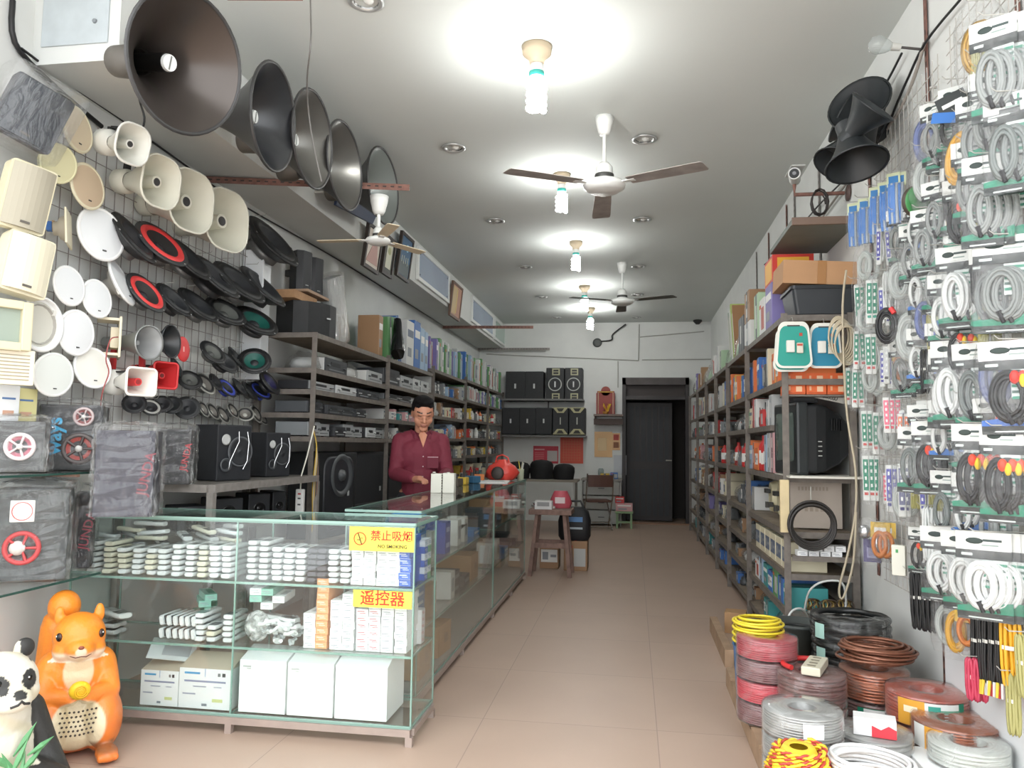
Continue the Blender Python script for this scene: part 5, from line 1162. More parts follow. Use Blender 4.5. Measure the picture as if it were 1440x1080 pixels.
def row(side, bay, lev, y0, y1, z, hmax, items, where, dmax=.26, up=False, seed=0, layers=1, jit=.05):
    """fill from near to far; items: list of (kind, colours, (wmin,wmax), (hmin,hmax) as share)"""
    rd = random.Random(seed*31+bay*7+lev); y = y0+.03; n = 0
    fx = -2.21 if side == 'l' else .895; face = pi/2 if side == 'l' else -pi/2
    while True:
        kind, cols, wr_, hr = items[rd.randrange(len(items))]
        w = rd.uniform(*wr_)
        if y+w > y1-.02: break
        c = cols[rd.randrange(len(cols))]; h = rd.uniform(*hr)*hmax; d = min(dmax, rd.uniform(.7, 1)*dmax)
        if kind in ('bottle', 'roll', 'part'): d = min(d, w*1.1)
        v = rd.randrange(4); x = fx-rd.uniform(.0, .05) if side == 'l' else fx+rd.uniform(.0, .05)
        reps = 1
        if layers > 1 and kind == 'carton': h = h/layers; reps = layers
        for k in range(reps):
            put(kind, c, v, x, y+w/2, z+.0015+k*(h+.001), w, d, h*.995, face, '%s %s, %s along %s' % (c, WORD[kind], ORD[min(n, 24)], where), 'goods on '+where, rd.uniform(-jit, jit)*(.2 if kind in ('carton', 'device') else 1))
        y += w+(.02 if kind == 'bag' else .0)+rd.uniform(.006, .03); n += 1
CT_ = ('carton',); BAYN = ['first', 'second', 'third', 'fourth', 'fifth', 'sixth']
LVN = ['top board', 'second board', 'third board', 'fourth board', 'fifth board', 'sixth board', 'seventh board', 'bottom board']
mixed = [('carton', ['white', 'pale grey', 'grey', 'blue', 'pale blue'], (.05, .12), (.5, .9)), ('carton', ['brown', 'cream', 'red', 'orange', 'black'], (.06, .16), (.4, .85)), ('bag', ['grey', 'white', 'cream'], (.1, .18), (.5, .85))]
dvs = [('device', ['black', 'grey', 'dark grey'], (.36, .46), (.65, .85)), ('device', ['black', 'dark grey'], (.24, .3), (.6, .8))]
upr = [('carton', ['white', 'pale blue', 'blue', 'pale green', 'pale grey', 'violet'], (.03, .07), (.75, .95)), ('carton', ['green', 'white', 'pale grey'], (.05, .09), (.8, .95))]
small = [('carton', ['grey', 'dark grey', 'white', 'cream'], (.04, .09), (.4, .8)), ('carton', ['red', 'orange', 'yellow', 'teal'], (.03, .08), (.4, .75)), ('bottle', ['white', 'red', 'orange'], (.05, .06), (.6, .85)), ('bag', ['dark grey', 'grey'], (.1, .15), (.5, .8))]
for bay in range(5):
    y0, y1 = LY_[bay], LY_[bay+1]; B = LB[bay]
    for lev, z in enumerate(B):
        top = B[lev-1]-.04 if lev else z+.5
        hm = min(top-z-.015, .42)
        if bay == 0:
            if lev in (0, 5): continue
            it = dvs
            if lev == 1: it = [('bag', ['white', 'pale grey'], (.25, .4), (.6, .85)), ('device', ['white'], (.36, .44), (.5, .7))]
            if lev == 4: it = [('device', ['black', 'grey'], (.17, .24), (.6, .9))]; hm = .12
        elif bay == 1: it = dvs if lev in (1, 2) else ([('carton', ['pale grey', 'white', 'teal', 'pink'], (.06, .12), (.5, .85))] if lev in (3,) else mixed)
        elif bay == 2: it = upr if lev == 0 else mixed
        else: it = upr if lev in (0, 1) else small
        if bay == 1 and lev in (0, 5): continue
        row('l', bay, lev, y0, y1, z, hm, it, 'left rack %s, %s bay' % (LVN[lev], BAYN[bay]), .34 if it is dvs else .26, seed=3)
# right rack
rmix = [('carton', ['white', 'pale grey', 'cream'], (.06, .14), (.5, .9)), ('carton', ['orange', 'red', 'blue', 'brown'], (.05, .12), (.5, .85)), ('bag', ['grey', 'white'], (.1, .2), (.5, .85))]
for bay in range(6):
    y0, y1 = RY[bay], RY[bay+1]
    for lev, z in enumerate(RZ):
        top = RZ[lev-1]-.04 if lev else z+.5
        hm = min(top-z-.015, .36)
        if bay == 0 and lev in (0, 2, 3, 4, 5, 6): continue
        if bay == 2 and lev == 0: y0 = 7.98
        if lev == 0: it = [('carton', ['white', 'pale green', 'violet', 'pale blue', 'brown'], (.08, .2), (.6, .95)), ('bag', ['white', 'pale green'], (.15, .25), (.6, .9))]
        elif lev == 1: it = [('carton', ['yellow', 'cream', 'blue', 'dark grey', 'orange'], (.04, .1), (.5, .85))] if bay < 3 else rmix
        elif lev == 2: it = [('carton', ['red', 'white', 'grey', 'green'], (.06, .12), (.5, .8)), ('part', ['dark grey', 'black'], (.08, .1), (.7, .9))]
        elif lev == 3: it = [('carton', ['orange', 'pink', 'red', 'pale blue'], (.05, .1), (.5, .85)), ('bottle', ['red', 'orange'], (.06, .07), (.7, .9))]
        elif lev == 4: it = rmix
        elif lev == 5: it = [('carton', ['cream', 'brown', 'white', 'violet'], (.06, .14), (.5, .9)), ('bag', ['white', 'grey'], (.12, .2), (.5, .9))]
        elif lev == 6: it = [('bag', ['white', 'grey', 'pale blue'], (.12, .22), (.5, .9)), ('part', ['grey', 'dark grey'], (.1, .14), (.6, .9))]
        else: it = [('carton', ['blue', 'pale blue', 'teal', 'pale grey'], (.08, .16), (.5, .9)), ('bag', ['blue', 'grey', 'white'], (.12, .2), (.5, .9))]
        if bay > 0 and lev > 1: it = it+[('carton', ['grey', 'dark grey', 'cream', 'brown'], (.04, .1), (.3, .8)), ('bag', ['dark grey', 'grey', 'white'], (.1, .18), (.4, .85)), ('part', ['dark grey', 'grey'], (.08, .12), (.5, .8))]
        row('r', bay, lev, y0, y1, z, hm, it, 'right rack %s, %s bay' % (LVN[lev], BAYN[bay]), .28, seed=8)
# first bay of the right rack, close to the camera: placed one by one
def rp(kind, c, v, px, py, z, w, d, h, label, group=None, face=-pi/2, x=.90):
    p = onx(px, py, x); return put(kind, c, v, x, p.y, z+.0015, w, d, h, face, label, group)
def seq(lev, items, grp, y=4.78, x=.895):
    z = RZ[lev]
    for i, (kind, c, v, w, d, h, reps, nm) in enumerate(items):
        for k in range(reps): put(kind, c, v, x, y+w/2, z+.0015+k*(h+.001), w, d, h, -pi/2, nm, grp)
        y += w+.012
seq(1, [('carton', 'white', 1, .09, .1, .2, 1, 'white narrow box on the second board right behind the rack post'), ('carton', 'pale grey', 1, .07, .18, .22, 1, 'pale upright box next after the white one, second board'), ('carton', 'cream', 1, .07, .2, .24, 1, 'cream upright box on the second board of the near bay'), ('carton', 'orange', 1, .08, .2, .26, 1, 'orange upright box on the second board of the near bay'), ('carton', 'yellow', 1, .07, .2, .25, 1, 'yellow upright box behind the orange one'), ('carton', 'pale grey', 2, .12, .2, .2, 1, 'pale box far along the second board of the near bay'), ('carton', 'cream', 1, .1, .2, .24, 1, 'cream box farthest along the near second board'), ('carton', 'blue', 2, .12, .2, .2, 1, 'blue box at the far end of the near second board')], 'upright boxes on the near second board')if 0 else None
seq(2, [('carton', 'pale grey', 1, .10, .2, .2, 1, 'pale grey box beside the rack post, above the red cans'), ('carton', 'white', 1, .1, .16, .17, 1, 'white box left of the black power adapters'), ('part', 'black', 1, .12, .13, .17, 1, 'black adapter cluster hanging above the red card'), ('carton', 'red', 2, .14, .2, .12, 1, 'red box with white lettering on the third board'), ('part', 'dark grey', 2, .12, .13, .2, 1, 'dark bundle of adapters behind the red box'), ('carton', 'white', 1, .1, .2, .21, 1, 'white upright box beside the dark adapters'), ('carton', 'red', 1, .08, .2, .22, 1, 'tall red box on the third board'), ('carton', 'cream', 0, .12, .2, .15, 1, 'cream box on the third board, near bay'), ('carton', 'green', 2, .13, .2, .13, 1, 'green box on the third board, near bay'), ('carton', 'white', 0, .13, .2, .12, 1, 'white box at the far end of the near third board')], 'boxes on the near third board', 5.2)
seq(3, [('carton', 'pink', 1, .12, .22, .13, 2, 'pink and grey patterned box stacked beside the television'), ('carton', 'pale grey', 1, .12, .22, .13, 2, 'pale patterned box stacked next to the pink pair'), ('carton', 'pale blue', 1, .1, .22, .25, 1, 'pale blue tall box next to the red cans'), ('bottle', 'red', 0, .075, .075, .25, 1, 'tall red spray can, nearest of the three'), ('bottle', 'red', 0, .075, .075, .23, 1, 'red spray can, middle of the three'), ('bottle', 'red', 0, .075, .075, .26, 1, 'red spray can, farthest of the three'), ('carton', 'orange', 3, .14, .2, .16, 1, 'orange box beyond the red cans'), ('carton', 'orange', 1, .1, .2, .2, 1, 'upright orange box beyond the red cans'), ('carton', 'pale blue', 0, .14, .2, .18, 1, 'pale blue box far along the near fourth board'), ('carton', 'orange', 0, .12, .2, .22, 1, 'orange box at the far end of the near fourth board')], 'goods on the near fourth board', 5.15)
# moulded clear packs and yellow-cream housings on the fifth board
for i, y in enumerate((4.98, 5.3, 5.62)):
    hb = MB(); IV = mat('housing_ivory', 'cdc6a4', .4)
    hb.loft([[Vector(q) for q in rrect(.28-.02*k, .26-.03*k, .1, .03+k*.035, 5)] for k in range(5)], IV, Matrix.Rotation(-pi/2, 4, 'Y'), True, True)
    hb.box((-.19, 0, .04), (.03, .08, .03), '2c2c2a').box((-.18, .05, -.06), (.03, .03, .04), '3c3c38').box((-.18, -.07, -.05), (.03, .04, .03), '3c3c38')
    one('plastic_housing', hb, 'cream plastic housing with dark slots on the fifth board, %s from the front' % ORD[i], 'housing', TR(1.12, y, RZ[4]+.145), 'cream housings below the fourth board')
for i in range(6): put('carton', 'cream', 3, .9, 4.86+i*.2, RZ[5]+.0015, .18, .22, .17, -pi/2, 'cream printed box on the sixth board, %s from the front' % ORD[i], 'cream boxes on the near sixth board')
for i in range(7): put('carton', ('teal', 'blue', 'green', 'blue', 'teal', 'pale blue', 'white')[i], i % 4, .9, 4.84+i*.18, RZ[6]+.0015, .16, .22, .13+.02*(i % 3), -pi/2, '%s box on the seventh board, %s from the front' % (('teal', 'blue', 'green', 'blue', 'teal', 'pale blue', 'white')[i], ORD[i]), 'coloured boxes on the near seventh board')
one('wood_offcut', MB().box((0, 0, .15), (.05, .03, .3), mat('pine', 'd8c69c', .7, noise=.12, scale=8), None, .003), 'pale wooden block standing against the front rack post', 'wood', TR(.865, 4.66, .80))
# goods standing on top of the right rack
BOXTOP = RZ[0]+.003
t = thing('storage_bin', 'black bin under the long brown carton on the right rack', 'bin', TR(1.12, 4.86, BOXTOP))
def bin_(w, d, h): return MB().loft([[Vector(q) for q in rrect(w*k, d*k, .02, z, 4)] for z, k in ((0, .84), (.004, .86), (h, 1.0))], mat('bin_black', '2f3337', .45), None, False, True).loft([[Vector(q) for q in rrect(w*1.04, d*1.04, .025, z, 4)] for z in (h-.02, h)], mat('bin_rim', '26292c', .4), None, False, True)
link('tub', bin_(.38, .34, .17), t)
lc = MB().box((0, 0, .07), (.44, .34, .14), mat('kraft_light', 'b58c66', .7, noise=.06, scale=6)).box((-.0, -.172, .07), (.05, .003, .14), mat('tape_tan', 'a2764a', .4)).box((0, 0, .1405), (.05, .34, .001), 'a2764a')
one('long_carton', lc, 'long brown carton lying across the black bin at the rack top', 'box', TR(1.10, 4.87, BOXTOP+.178, .0, 0, .055))
# things along the rack top
for px, w, h, c, v, nm, kd in ((1086, .05, .33, 'pale blue', 1, 'tall white and blue box left of the black bin', 'carton'), (1074, .1, .26, 'grey', 1, 'grey box behind the tall blue and white one', 'carton')):
    p = onx(px, 430, .93); put(kd, c, v, .93, p.y+.12, BOXTOP, w*1.6, .2, h, -pi/2, nm, 'goods on top of the right rack')
for y, w, h, c, v, nm in ((5.30, .24, .30, 'violet', 0, 'violet and white box on the rack top left of the bin'), (5.58, .2, .26, 'white', 2, 'white box beside the violet one on the rack top'), (5.82, .2, .34, 'pale green', 1, 'pale green tall box on the rack top')):
    put('carton', c, v, .90, y, BOXTOP, w, .26, h, -pi/2, nm, 'goods on top of the right rack')
t = thing('warning_box', 'red box with yellow front on top of the right rack', 'box', TR(.90, 5.34, BOXTOP+.303, 0))
link('body', MB().box((.14, 0, .09), (.26, .3, .18), mat('red_box', 'c8392f', .5)), t)
link('front_label', MB().box((.009, 0, .09), (.002, .24, .14), mat('yellow_label', 'e0a83a', .5)).box((.14, -.151, .09), (.2, .002, .14), 'e0a83a').ball((.1, -.153, .11), (.012, .002, .012), 'c8392f', 10).box((.1, -.153, .07), (.05, .002, .006), '3a2a20').box((.1, -.153, .05), (.012, .002, .01), '201814'), t)
for y, z, w, h, c, lb in ((6.15, 0, .3, .2, 'white', 'white box on the rack top under the stacked brown boxes'), (6.15, .203, .28, .14, 'brown', 'brown box stacked at the rack top, lower'), (6.15, .345, .24, .1, 'brown', 'brown box stacked at the rack top, upper'), (6.5, 0, .3, .3, 'dark grey', 'dark box on the rack top beyond the stacked brown ones')):
    put('carton', c, 1, .895, y+.1, BOXTOP+z, w, .26, h, -pi/2, lb, 'stack on top of the right rack')
for i, (y, ln, c, lb) in enumerate(((7.3, .62, 'a9805c', 'brown'), (7.42, .66, 'b9cf78', 'lime green'), (7.52, .62, 'd8dcd4', 'white'), (7.62, .6, 'a9b4a8', 'greyish'))):
    one('leaning_board', MB().box((0, 0, ln/2), (.28, .03, ln), c, None, .004).box((-.142, 0, ln*.5), (.002, .024, ln*.7), 'e0e0d4'), lb+' flat carton leaning on the rack top, towards the back', 'carton', TR(1.08, y, BOXTOP+.004, 0, radians(-24)), 'leaning flat cartons')
# television and the near end of the right rack
t = thing('television', 'old black tube television turned sideways on the near end of the rack', 'television', TR(1.1, 4.95, 0, radians(9)) @ Matrix.Translation((-1.1, -4.925, 0)))
TVB = mat('tv_black', '1b1d1f', .45, noise=.08, scale=6); TVF = mat('tv_face', '2b2f30', .4)
ty = 4.925; zt = RZ[3]+.006
b = MB(); secs = []
for x, w, h in ((.99, .36, .40), (1.04, .37, .41), (1.10, .35, .39), (1.2, .26, .30), (1.27, .18, .2)):
    secs.append([Vector((x, ty+q[0], zt+.215+q[1]*(1 if q[1] > 0 else 1))) for q in rrect(w, h, .02, 0, 4)])
b.loft(secs, TVB, None, False, True); link('shell', b, t)
link('bezel', MB().box((.955, ty, zt+.215), (.07, .39, .43), TVF, None, .015), t)
link('screen', MB().loft([[Vector((.918-dx, ty+q[0], zt+.225+q[1])) for q in rrect(.31*k, .29*k, .03, 0, 5)] for dx, k in ((0, 1), (.008, .8), (.011, .4))], mat('tv_screen', '59645f', .08), None, True, True), t)
v = MB()
for i in range(9): v.box((1.06, ty-.187, zt+.1+i*.014), (.022, .004, .006), 'a9aba8' if i % 2 else '101112')
for i in range(5): v.box((1.14+i*.018, ty-.155+i*.008, zt+.30), (.008, .02, .07), '141617')
link('vent_row', v, t)
one('white_board', MB().box((1.095, 4.83, RZ[3]-.001), (.42, .47, .012), mat('melamine', 'd8d6cc', .5)), 'white melamine board carrying the television', 'board')
one('set_top_box', MB().box((0, 0, .025), (.16, .22, .05), '1c1d1f', None, .004).box((.0, -.11, .025), (.12, .003, .02), '3a3c3e'), 'black set top box lying on the television', 'device', TR(1.02, ty+.03, zt+.43))
t = thing('ribbon_heater', 'white bar with black coiled mark leaning on the television top', 'bar', TR(1.15, ty-.1, zt+.47, -.0, 0, .22))
link('body', MB().box((0, 0, 0), (.2, .03, .05), 'd4d4cc', None, .003), t)
cm = MB()
for i in range(8): cm.tube([(-.05+i*.014+.008*cos(a*pi/6), -.017, .016*sin(a*pi/6)) for a in range(12)], .0018, '2a2a2a', 4, closed=True)
link('coil_mark', cm, t)
for i, (x, z, n) in enumerate(((.93, 0, 2), (1.045, 0, 2), (1.16, 0, 2))): pass
og = P('og', lambda: carton(.112, .16, .062, mat('box_orange', 'e26a35', .5), [(.18, .5, .3, .5, 'f0c9a4'), (-.3, .55, .1, .4, 'e9b48c'), (0, .12, .9, .06, 'b84a20')], False))
for i, (x, k) in enumerate(((.95, 0), (.95, 1), (.95, 2), (1.068, 0), (1.068, 1), (1.186, 0), (1.186, 1))):
    one('orange_box', og, 'orange small box above the television, %s row, %s column' % (('bottom', 'middle', 'top')[k], ('left', 'middle', 'right')[(x > 1)+(x > 1.1)]), 'box', TR(x, 4.73, zt+.475+k*.063), 'orange boxes above the television')
one('box_plank', MB().box((1.07, 4.8, zt+.466), (.36, .18, .01), PST), 'thin steel board under the orange boxes', 'board')
# green blister packs hanging at the rack end
def blister(w, h, c2, seed):
    b = MB(); o = [(q[0]*(1-.45*max(0, q[1]/h)), q[1]) for q in rrect(w, h, .04, 0, 6)]
    b.prism(o, 0, .003, 'e6e6dc', None)
    b.prism([(x*.88, y*.86-.006) for x, y in o], .003, .0036, c2)
    b.box((-.02, -.01, .012), (.045, .07, .02), 'e4e4dc', None, .004).box((.032, -.02, .012), (.035, .06, .02), 'dcd8c8', None, .004)
    b.box((.03, -.002, .0225), (.03, .012, .001), 'c0503c').box((.0, h*.41, .0036), (.07, .008, .001), '3a3a3a').box((.04, .06, .004), (.018, .018, .001), 'b04a38')
    b.tube([(0, h*.46, .002), (0, h*.5+.03, -.03), (0, h*.5+.03, -.105)], .0016, 'b0b0aa', 4)
    return b
for px, py, w, h, c2, lb in ((1116, 485, 50, 66, '2a9a8c', 'green blister pack with two white plugs, front one of the left pair'), (1112, 492, 48, 62, '2a9a8c', 'green blister pack behind, lower, of the left pair'), (1160, 486, 46, 64, '2a86a4', 'blue-green blister pack partly behind the cable coil')):
    yy = 4.60 if px == 1116 else 4.635; p = ony(px, py, yy); k = mpp(p)
    one('blister_pack', blister(w*k, h*k, c2, 1), lb, 'blister pack', TR(p.x, yy, p.z) @ MF, 'blister packs at the rack end')
# paper bag, coil and small white boxes below the television
pb = MB().box((0, 0, .15), (.31, .02, .29), mat('paper_bag', 'b9aea2', .7, noise=.1, scale=5, bump=.4), None, .004)
for i in range(9): pb.box((-.09+i*.02, -.011, .24), (.012, .001, .022), 'a09486')
for i in range(4): pb.box((-.05+i*.03, -.011, .12), (.018, .001, .03), 'a09486')
one('paper_sack', pb, 'greyish brown printed paper sack standing below the television', 'sack', TR(1.075, 4.86, RZ[4]+.003))
cc = MB()
for i in range(7): cc.tube([(Rr*cos(a*pi/16), -.01*i*.6, Rr*sin(a*pi/16)*1.02-.004*i) for Rr in (.11+.006*(i % 4),) for a in range(32)], .0075, mat('black_hose', '2e2b29', .5), 8, closed=True)
cc.tube([(.0, 0, .11), (0, .0, .2)], .003, 'b0b0a8', 5)
p = ony(1142, 735, 4.58); one('cable_coil', cc, 'black cable coil hanging below the television board', 'cable coil', TR(p.x, 4.60, p.z))
one('lower_end_board', MB().box((1.075, 4.665, .665), (.34, .09, .012), BRD).box((1.075, 4.615, .66), (.36, .008, .03), PST), 'narrow steel board under the small white boxes', 'board')
for i in range(8):
    c_ = i % 4; k = i//4
    one('small_carton', BXS['white'], 'small white box under the black cable coil, %s row' % ('lower', 'upper')[k], 'box', TR(.955+c_*.062+(.02*k), 4.63, .6715+k*.031, 0, 0, 0, (1, .45, 1)), 'small white boxes under the coil')
# gold wire junk on the lower end shelf
one('end_shelf', MB().box((1.075, 4.60, .35), (.37, .19, .014), PST).box((1.075, 4.5, .345), (.37, .008, .03), PST), 'steel end shelf holding gold wire and valves', 'shelf')
GLD = mat('brass', 'a88f58', .3, .8)
for i, (x, y, r_, lb) in enumerate(((1.0, 4.6, .045, 'left'), (1.08, 4.57, .05, 'middle'), (1.17, 4.6, .05, 'right'))):
    b = MB()
    for k in range(7): b.tube([(r_*(1-.05*k)*cos(a*pi/10), .01*sin(a+k), .05+r_*(1-.06*k)*sin(a*pi/10)*.8) for a in range(20)], .004, GLD if k % 3 else '4a3c30', 5, Matrix.Rotation(k*.45, 4, 'Z'), True)
    b.lathe([(0, 0), (.03, 0), (.032, .02), (.012, .03), (0, .03)], '8a8a84', 14)
    one('brass_coil', b, 'tangle of brass wire on the end shelf, %s one of three' % lb, 'wire', TR(x, y, .358), 'brass tangles on the end shelf')
cable([(.95, 4.58, .38), (.96, 4.5, .5), (1.02, 4.46, .56), (1.12, 4.46, .56), (1.15, 4.5, .45), (1.14, 4.52, .37)], .006, mat('white_flex', 'c9cdca', .5), 'white flex looped over the end shelf')
cable([(.95, 4.5, .36), (.9, 4.42, .42), (.84, 4.4, .40), (.80, 4.36, .30), (.78, 4.3, .2)], .006, MT['white_flex'], 'white flex drooping from the end shelf to the floor coils')
for i in range(6): one('cable_scrap', P('cs', lambda: MB().tube(coil_pts(.06, 4, .05, .012, .01, 14, 3), .005, '3a3c3a', 5)), 'dark loose flex below the end shelf', 'cable', TR(.95+.055*i, 4.62+.02*(i % 2), .125+.03*(i % 2)+.001, i), 'dark flex under the end shelf')
# hanging cream coil and long flex at the rack end
p = ony(1186, 470, 4.42); b = MB()
for i in range(9): b.tube([((.052+.006*(i % 3))*cos(a*pi/14)+.004*i-.015, -.006*i, .105*sin(a*pi/14)-.008*i) for a in range(28)], .005, mat('cream_flex', 'bdb29a', .55), 6, closed=True)
one('cable_coil', b, 'cream flex coil hanging at the rack end beside the green packs', 'cable coil', TR(p.x, 4.46, p.z))
cable([ony(1190, 380, 4.44), ony(1185, 430, 4.42), ony(1187, 520, 4.4), ony(1192, 590, 4.36), ony(1203, 660, 4.3), ony(1203, 720, 4.3), ony(1192, 780, 4.3), ony(1180, 828, 4.34), ony(1186, 840, 4.34), ony(1200, 790, 4.3), ony(1204, 720, 4.28)], .006, MT['cream_flex'], 'long cream flex hanging down past the television')
# left rack, hand placed: speakers and things near the man
SBK = mat('cab_carpet', '222426', .6, noise=.2, scale=30)
def at_l(px, py, z, x=-2.22): p = onx(px, py, x); return p.y
t = thing('wedge_speaker', 'black carpeted stage speaker on top of the left rack', 'speaker', TR(-2.37, 5.44, 2.053, pi/2-.5))
fr = MB(); prof = [(-.20, .0), (.2, .0), (.2, .3), (-.20, .3)]
secs = [[Vector((x, y, z)) for x, y in ((-.2, .0), (-.1, -.05), (0, -.066), (.1, -.05), (.2, 0), (.16, .3), (-.16, .3))] for z in (0, .27)]
fr.loft(secs, SBK, None, False, True); link('cabinet', fr, t)
link('logo', MB().box((0.08, -.062, .16), (.035, .004, .012), 'b8bcbc', Matrix.Rotation(.25, 4, 'Z') if 0 else None), t)
one('foam_block', MB().box((0, 0, .03), (.16, .4, .06), mat('cork', 'b08a66', .8, noise=.15, scale=30)), 'brown carton block lying on the stage speaker', 'block', TR(-2.5, 5.38, 2.325))
for i, (px, yy, lb) in enumerate(((426, 5.42, 'left'), (452, 5.64, 'right'))):
    t = thing('slim_speaker', 'slim black wall speaker above the left rack, %s of two' % lb, 'speaker', TR(-2.46, yy, 2.42, pi/2-.35), 'slim black speakers above the left rack')
    secs = [[Vector((x, y, z)) for x, y in ((-.08, 0), (-.04, -.03), (.04, -.03), (.08, 0), (.05, .1), (-.05, .1))] for z in (0, .30)]
    link('cabinet', MB().loft(secs, mat('slim_black', '24262a', .5), None, False, True), t); link('badge', MB().box((0, -.032, .04), (.03, .003, .006), 'a4a8a8'), t)
    link('wall_mount', MB().box((0, .14, .15), (.03, .09, .05), '3a3a3a'), t)
one('speaker_ledge', MB().box((0, 0, 0), (.28, .40, .02), mat('ledge', 'a98f78', .7)).box((-.13, 0, -.05), (.02, .38, .08), 'a98f78'), 'small brown wooden ledge on the wall under the slim speakers', 'shelf', TR(-2.525, 5.53, 2.408))
one('wrapped_frame', MB().box((0, 0, .28), (.30, .10, .56), mat('bubble_grey', '9a9d9b', .5, noise=.1), None, .02).box((0, 0, .29), (.32, .13, .60), WRAP, None, .03), 'tall grey appliance in cloudy plastic leaning on the rack top', 'appliance', TR(-2.42, 6.02, 2.09, pi/2, 0, radians(-22) if 0 else 0) @ Matrix.Rotation(radians(-20), 4, 'Y'))
put('carton', 'brown', 0, -2.25, 6.62, 2.07, .11, .2, .36, pi/2, 'tall brown carton on the rack top beside the wrapped appliance', None)
for y, w, h, c, lean, lb in ((6.78, .16, .40, 'green', -.15, 'bright green box leaning on the rack top'), (6.98, .1, .42, 'pale green', -.28, 'pale green box leaning behind the black boot-shaped cover'), (7.1, .08, .46, 'blue', -.3, 'blue striped box leaning on the rack top'), (7.35, .25, .46, 'white', 0, 'white flat box behind the dark blue upright one'), (7.62, .22, .50, 'blue', 0, 'dark blue upright box with yellow lettering'), (7.86, .16, .46, 'pale blue', 0, 'pale blue box right of the dark blue one'), (8.04, .12, .44, 'pale blue', 0, 'second pale blue box right of the dark blue one')):
    put('carton', c, 1 if lean else 0, -2.25, y+w/2+.08, 2.07, w, .26, h, pi/2, lb, None, 0, lean)
one('black_cover', MB().loft([[Vector((x*k, y*k, z)) for x, y, _ in rrect(.11, .2, .05, 0, 5)] for z, k in ((0, 1.1), (.06, 1.15), (.2, .8), (.32, .72), (.36, .6))], mat('gloss_black2', '15171a', .15), None, True, True), 'glossy black boot-shaped cover on the left rack top', 'cover', TR(-2.19, 6.94, 2.115, .4) @ Matrix.Rotation(-.35, 4, 'X'))
# tall black speakers under the first bay
def tower(px0, px1, pyt, x, lb, kind, y=None):
    p0 = onx(px0, 700, x); p1 = onx(px1, 700, x); w = p1.y-p0.y; cyy = (p0.y+p1.y)/2; zt_ = onx((px0+px1)/2, pyt, x).z; h = zt_-.55
    t = thing('stage_speaker', lb, 'speaker', TR(x, cyy, .552, pi/2-.12), 'black stage speakers below the left rack')
    link('cabinet', MB().box((0, .13, h/2), (w*.94, .26, h), SBK, None, .015), t)
    if kind == 0:
        link('baffle', MB().loft([[Vector((q[0], -y_, h*.52+q[1])) for q in rrect(w*.72*k, h*.86*k, .1, 0, 6)] for y_, k in ((0, 1), (.012, .98), (.012, .93))], mat('baffle', '303236', .4), None, True, True), t)
        link('woofer', MB().lathe([(1, 0), (.9, .1), (.8, 0), (.3, -.2), (.25, .1), (0, .2)], mat('woofer_smoke', '55585a', .35), 24, TR(0, 0, 0, s=w*.26)), t, FR(.02, -.016, h*.72))
    else:
        link('baffle', MB().box((0, -.004, h*.5), (w*.84, .01, h*.94), mat('grille_dark', '2a2c2f', .55), None, .006).box((0, -.012, h*.32), (w*.84, .004, .008), '4a4c4e'), t)
        link('badge', MB().lathe([(0, .004), (.5, .003), (1, 0)], 'c05048', 16, TR(0, 0, 0, s=w*.07)), t, FR(0, -.012, h*.14))
    link('logo', MB().box((w*.2, -.02, h*.5), (.03, .003, .04), 'b9bcbc'), t)
tower(452, 496, 636, -2.28, 'black stage speaker with round smoky woofer, left below the rack', 0)
tower(498, 540, 636, -2.28, 'black stage speaker with small red badge, right below the rack', 1)
tower(548, 588, 640, -2.3, 'black stage speaker with red badge beside the man', 1)
one('speaker_bench', MB().box((0, 0, -.01), (.42, 3.1, .02), BRD), 'low board carrying the black stage speakers', 'board', TR(-2.4, 6.65, .549)) if 0 else None
# loose wires at the first left post
for i, (a, c) in enumerate(((0, 'b89a5a'), (.01, '3a3a3a'), (-.008, 'b9b4a0'), (.016, '8a6a5a'), (-.016, 'c4a23c'))):
    cable([(-2.16, 5.0+a, 1.36), (-2.12, 4.98+a, 1.2-a*3), (-2.13+a, 4.98, .98), (-2.14, 5.0+a, .7), (-2.15+a, 5.02, .3)], .004, mat('wire%d' % i, c, .5), '%s loose wire hanging down the first left rack post' % ('yellow brown', 'black', 'pale', 'reddish', 'golden')[i])
